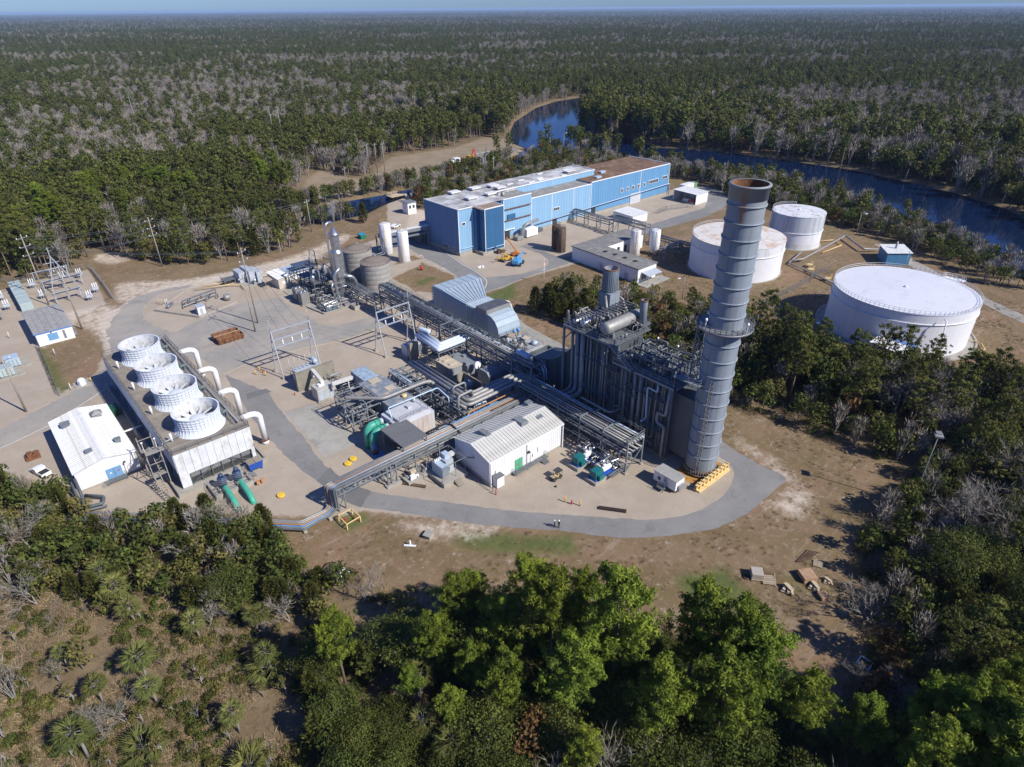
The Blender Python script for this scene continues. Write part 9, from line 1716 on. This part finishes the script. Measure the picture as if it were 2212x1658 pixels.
def scatter(o, col):
    name = o.name
    ng = bpy.data.node_groups.new(name,'GeometryNodeTree'); ng.interface.new_socket('Geometry',in_out='INPUT',socket_type='NodeSocketGeometry'); ng.interface.new_socket('Geometry',in_out='OUTPUT',socket_type='NodeSocketGeometry')
    N = ng.nodes; L = ng.links; gi = N.new('NodeGroupInput'); go_ = N.new('NodeGroupOutput'); ip = N.new('GeometryNodeInstanceOnPoints'); ci = N.new('GeometryNodeCollectionInfo'); ci.inputs['Collection'].default_value = col; ci.inputs['Separate Children'].default_value = True; ci.inputs['Reset Children'].default_value = True
    mp = N.new('GeometryNodeMeshToPoints'); L.new(gi.outputs[0], mp.inputs[0]); L.new(mp.outputs[0], ip.inputs['Points']); L.new(ci.outputs[0], ip.inputs['Instance']); ip.inputs['Pick Instance'].default_value = True
    def at(nm, tp): a = N.new('GeometryNodeInputNamedAttribute'); a.data_type = tp; a.inputs['Name'].default_value = nm; return [s for s in a.outputs if s.enabled and s.name == 'Attribute'][0]
    L.new(at('pick','INT'), ip.inputs['Instance Index']); L.new(at('size','FLOAT'), ip.inputs['Scale']); cx_ = N.new('ShaderNodeCombineXYZ'); L.new(at('turn','FLOAT'), cx_.inputs['Z']); L.new(cx_.outputs[0], ip.inputs['Rotation']); L.new(ip.outputs[0], go_.inputs[0])
    md = o.modifiers.new('scatter','NODES'); md.node_group = ng
def stuff(name, kinds):
    srcs = []; col = bpy.data.collections.new(name+'_kinds')
    for kd in kinds:
        for tm, cm in far_src[kd]:
            # trunk and crown joined for the light far version
            bm = bmesh.new(); bm.from_mesh(tm); n0 = len(bm.faces); bm.from_mesh(cm); bm.faces.ensure_lookup_table()
            for fi in range(n0, len(bm.faces)): bm.faces[fi].material_index = 1
            me = bpy.data.meshes.new('far_tree'); bm.to_mesh(me); bm.free(); me.materials.append(tm.materials[0]); me.materials.append(cm.materials[0])
            o = bpy.data.objects.new('%s_%03d' % (name, len(srcs)), me); col.objects.link(o); srcs.append(kd)
    sel = [i for i, k_ in enumerate(fk) if k_ in kinds]; g = np.random.default_rng(len(sel)); n = len(sel)
    idx = np.array([g.choice([j for j, s in enumerate(srcs) if s == fk[i]]) for i in sel], np.int32); sc = np.array([fh[i]/FB_[fk[i]] for i in sel], np.float32)
    me = bpy.data.meshes.new(name); me.vertices.add(n); me.vertices.foreach_set('co', np.stack([[fx[i] for i in sel],[fy[i] for i in sel],np.full(n,-.05)],-1).astype(np.float32).ravel())
    for nm, tp, v in (('pick','INT',idx),('size','FLOAT',sc),('turn','FLOAT',g.uniform(0,6.28,n).astype(np.float32))): me.attributes.new(nm,tp,'POINT').data.foreach_set('value', v)
    o = bpy.data.objects.new(name, me); COL.objects.link(o); tag(o, None, None, kind='stuff')
    scatter(o, col); return n
def undergrowth():
    M_dry = leafmat('dry_grass', (.19,.14,.075), (.46,.36,.22), .9, .25, .2)
    g = np.random.default_rng(77); col = bpy.data.collections.new('undergrowth_kinds'); w_ = []
    def src(me, wt): o = bpy.data.objects.new('under_%02d' % len(w_), me); col.objects.link(o); w_.append(wt)
    def tuft(n, l, w__, m, up, r_, sd): q = np.random.default_rng(sd); C = np.concatenate([q.normal(0,r_,(n,2)), np.zeros((n,1))],1); return trimesh('tuft', blades(C, unit(q.normal(0,1,(n,3))*np.array([1,1,.2])+np.array([0,0,up])), q.uniform(.5,1.2,n)*l, w__, q), None, q.normal(.5,.28,n), m)
    src(tuft(130,.75,.06,M_dry,.9,.6,1),.34); src(tuft(90,.5,.07,M_dry,.5,.9,2),.26)
    for k, (m_, wt) in enumerate(((M_olive,.13),(M_oak,.11),(M_cedar,.07))):
        q = np.random.default_rng(k); d = unit(q.normal(size=(170,3))*np.array([1,1,.8])+np.array([0,0,.3])); P_ = d*np.array([.55,.55,.5])*q.uniform(.5,1.1,(170,1))+np.array([0,0,.35]); src(trimesh('shrublet', leaves(P_, unit(d+q.normal(0,.5,(170,3))), .2, q), None, q.normal(.5,.25,170), m_), wt)
    src(tuft(24,1.3,.035,M_twig,1.1,.25,5),.07); src(tuft(18,.9,.10,M_palm,.6,.1,6),.06); src(tuft(14,1.6,.03,M_twig,.3,.3,7),.04)
    g = np.random.default_rng(5); a, b, c, _ = cand(14,240,.55,91); k_ = keep(a,b,-.5) & (g.random(len(a)) < np.clip(1.25-c/260,0.1,1)) & (fbm(a,b,5,9,3) > .40); a, b = a[k_], b[k_]; n = len(a)
    me = bpy.data.meshes.new('undergrowth'); me.vertices.add(n); me.vertices.foreach_set('co', np.stack([a,b,np.zeros(n)],-1).astype(np.float32).ravel())
    idx = g.choice(len(w_), n, p=np.array(w_)/sum(w_)).astype(np.int32)
    sz = g.uniform(.6,1.6,n)
    e, f, c2, _ = cand(14,240,.9,93); k2 = (sdist(SITE,e,f) < 0) & (sdist(inn+outr,e,f) > .8) & (np.minimum(sd_union(GRAVEL,e,f), sdist([(46,-21),(54,-4),(48,0),(38,-30),(44.7,-37.5)],e,f)) > 1.2) & (f < 70) & (e > -40) & (fbm(e,f,4,19,3) > .46); e, f = e[k2], f[k2]
    me.vertices.add(len(e)); me.vertices.foreach_set('co', np.stack([np.r_[a,e],np.r_[b,f],np.zeros(n+len(e))],-1).astype(np.float32).ravel()); idx = np.r_[idx, g.integers(0,2,len(e))].astype(np.int32); sz = np.r_[sz, g.uniform(.18,.42,len(e))]; n += len(e)
    for nm, tp, v in (('pick','INT',idx),('size','FLOAT',sz.astype(np.float32)),('turn','FLOAT',g.uniform(0,6.28,n).astype(np.float32))): me.attributes.new(nm,tp,'POINT').data.foreach_set('value', v)
    o = bpy.data.objects.new('undergrowth', me); COL.objects.link(o); tag(o, None, None, kind='stuff'); scatter(o, col); return n
print('under', undergrowth())
print('individual', count, 'far', stuff('pine_woods',['pine']), stuff('broadleaf_woods',['oak','olive','rusty']), stuff('cedar_woods',['cedar']), stuff('bare_woods',['bare']))
# ---------------- air and steam ----------------
HAZE = 0.00005
def volume(name, mb, dens, col=(1,1,1), noise_=None, aniso=0.0):
    m = bpy.data.materials.new(name); m.use_nodes = True; t = m.node_tree; N = t.nodes; L = t.links; N.remove(N['Principled BSDF'])
    v = N.new('ShaderNodeVolumePrincipled'); v.inputs['Color'].default_value = (*col,1); v.inputs['Density'].default_value = dens; v.inputs['Anisotropy'].default_value = aniso; L.new(v.outputs[0], N['Material Output'].inputs['Volume'])
    if noise_:
        tc = N.new('ShaderNodeTexCoord'); n = N.new('ShaderNodeTexNoise'); n.inputs['Scale'].default_value = noise_; n.inputs['Detail'].default_value = 4; L.new(tc.outputs['Object'], n.inputs['Vector'])
        g = N.new('ShaderNodeTexGradient'); g.gradient_type = 'SPHERICAL'; mp = N.new('ShaderNodeMapping'); mp.inputs['Location'].default_value = (-1,-1,-1); mp.inputs['Scale'].default_value = (2,2,2); L.new(tc.outputs['Generated'], mp.inputs['Vector']); L.new(mp.outputs[0], g.inputs['Vector'])
        r = N.new('ShaderNodeMapRange'); r.inputs[1].default_value = .42; r.inputs[2].default_value = .7; L.new(n.outputs['Fac'], r.inputs[0]); mu = N.new('ShaderNodeMath'); mu.operation = 'MULTIPLY'; L.new(r.outputs[0], mu.inputs[0]); L.new(g.outputs['Fac'], mu.inputs[1])
        m2 = N.new('ShaderNodeMath'); m2.operation = 'MULTIPLY'; m2.inputs[1].default_value = dens; L.new(mu.outputs[0], m2.inputs[0]); L.new(m2.outputs[0], v.inputs['Density'])
    o = mb.build(name, m); tag(o, None, None, kind='stuff'); return o
volume('haze', MB().box(-27000,-27000,-3.2,35000,35000,82), HAZE, (.5,.7,1.0))
mb = MB().lathe(26.6,105.6,[(.3,23.4),(1.2,25),(1.8,28),(1.4,31),(.2,33)],16); volume('steam_wisp', mb, .35, (1,1,1), .55)
for k in range(1,4): volume('steam_wisp', MB().lathe(-37.4,45.2+13.0*k,[(.3,HD+3.0),(3.9,HD+3.1),(4.4,HD+5.2),(3.2,HD+6.4),(.3,HD+6.8)],20), .22, (1,1,1), .4)
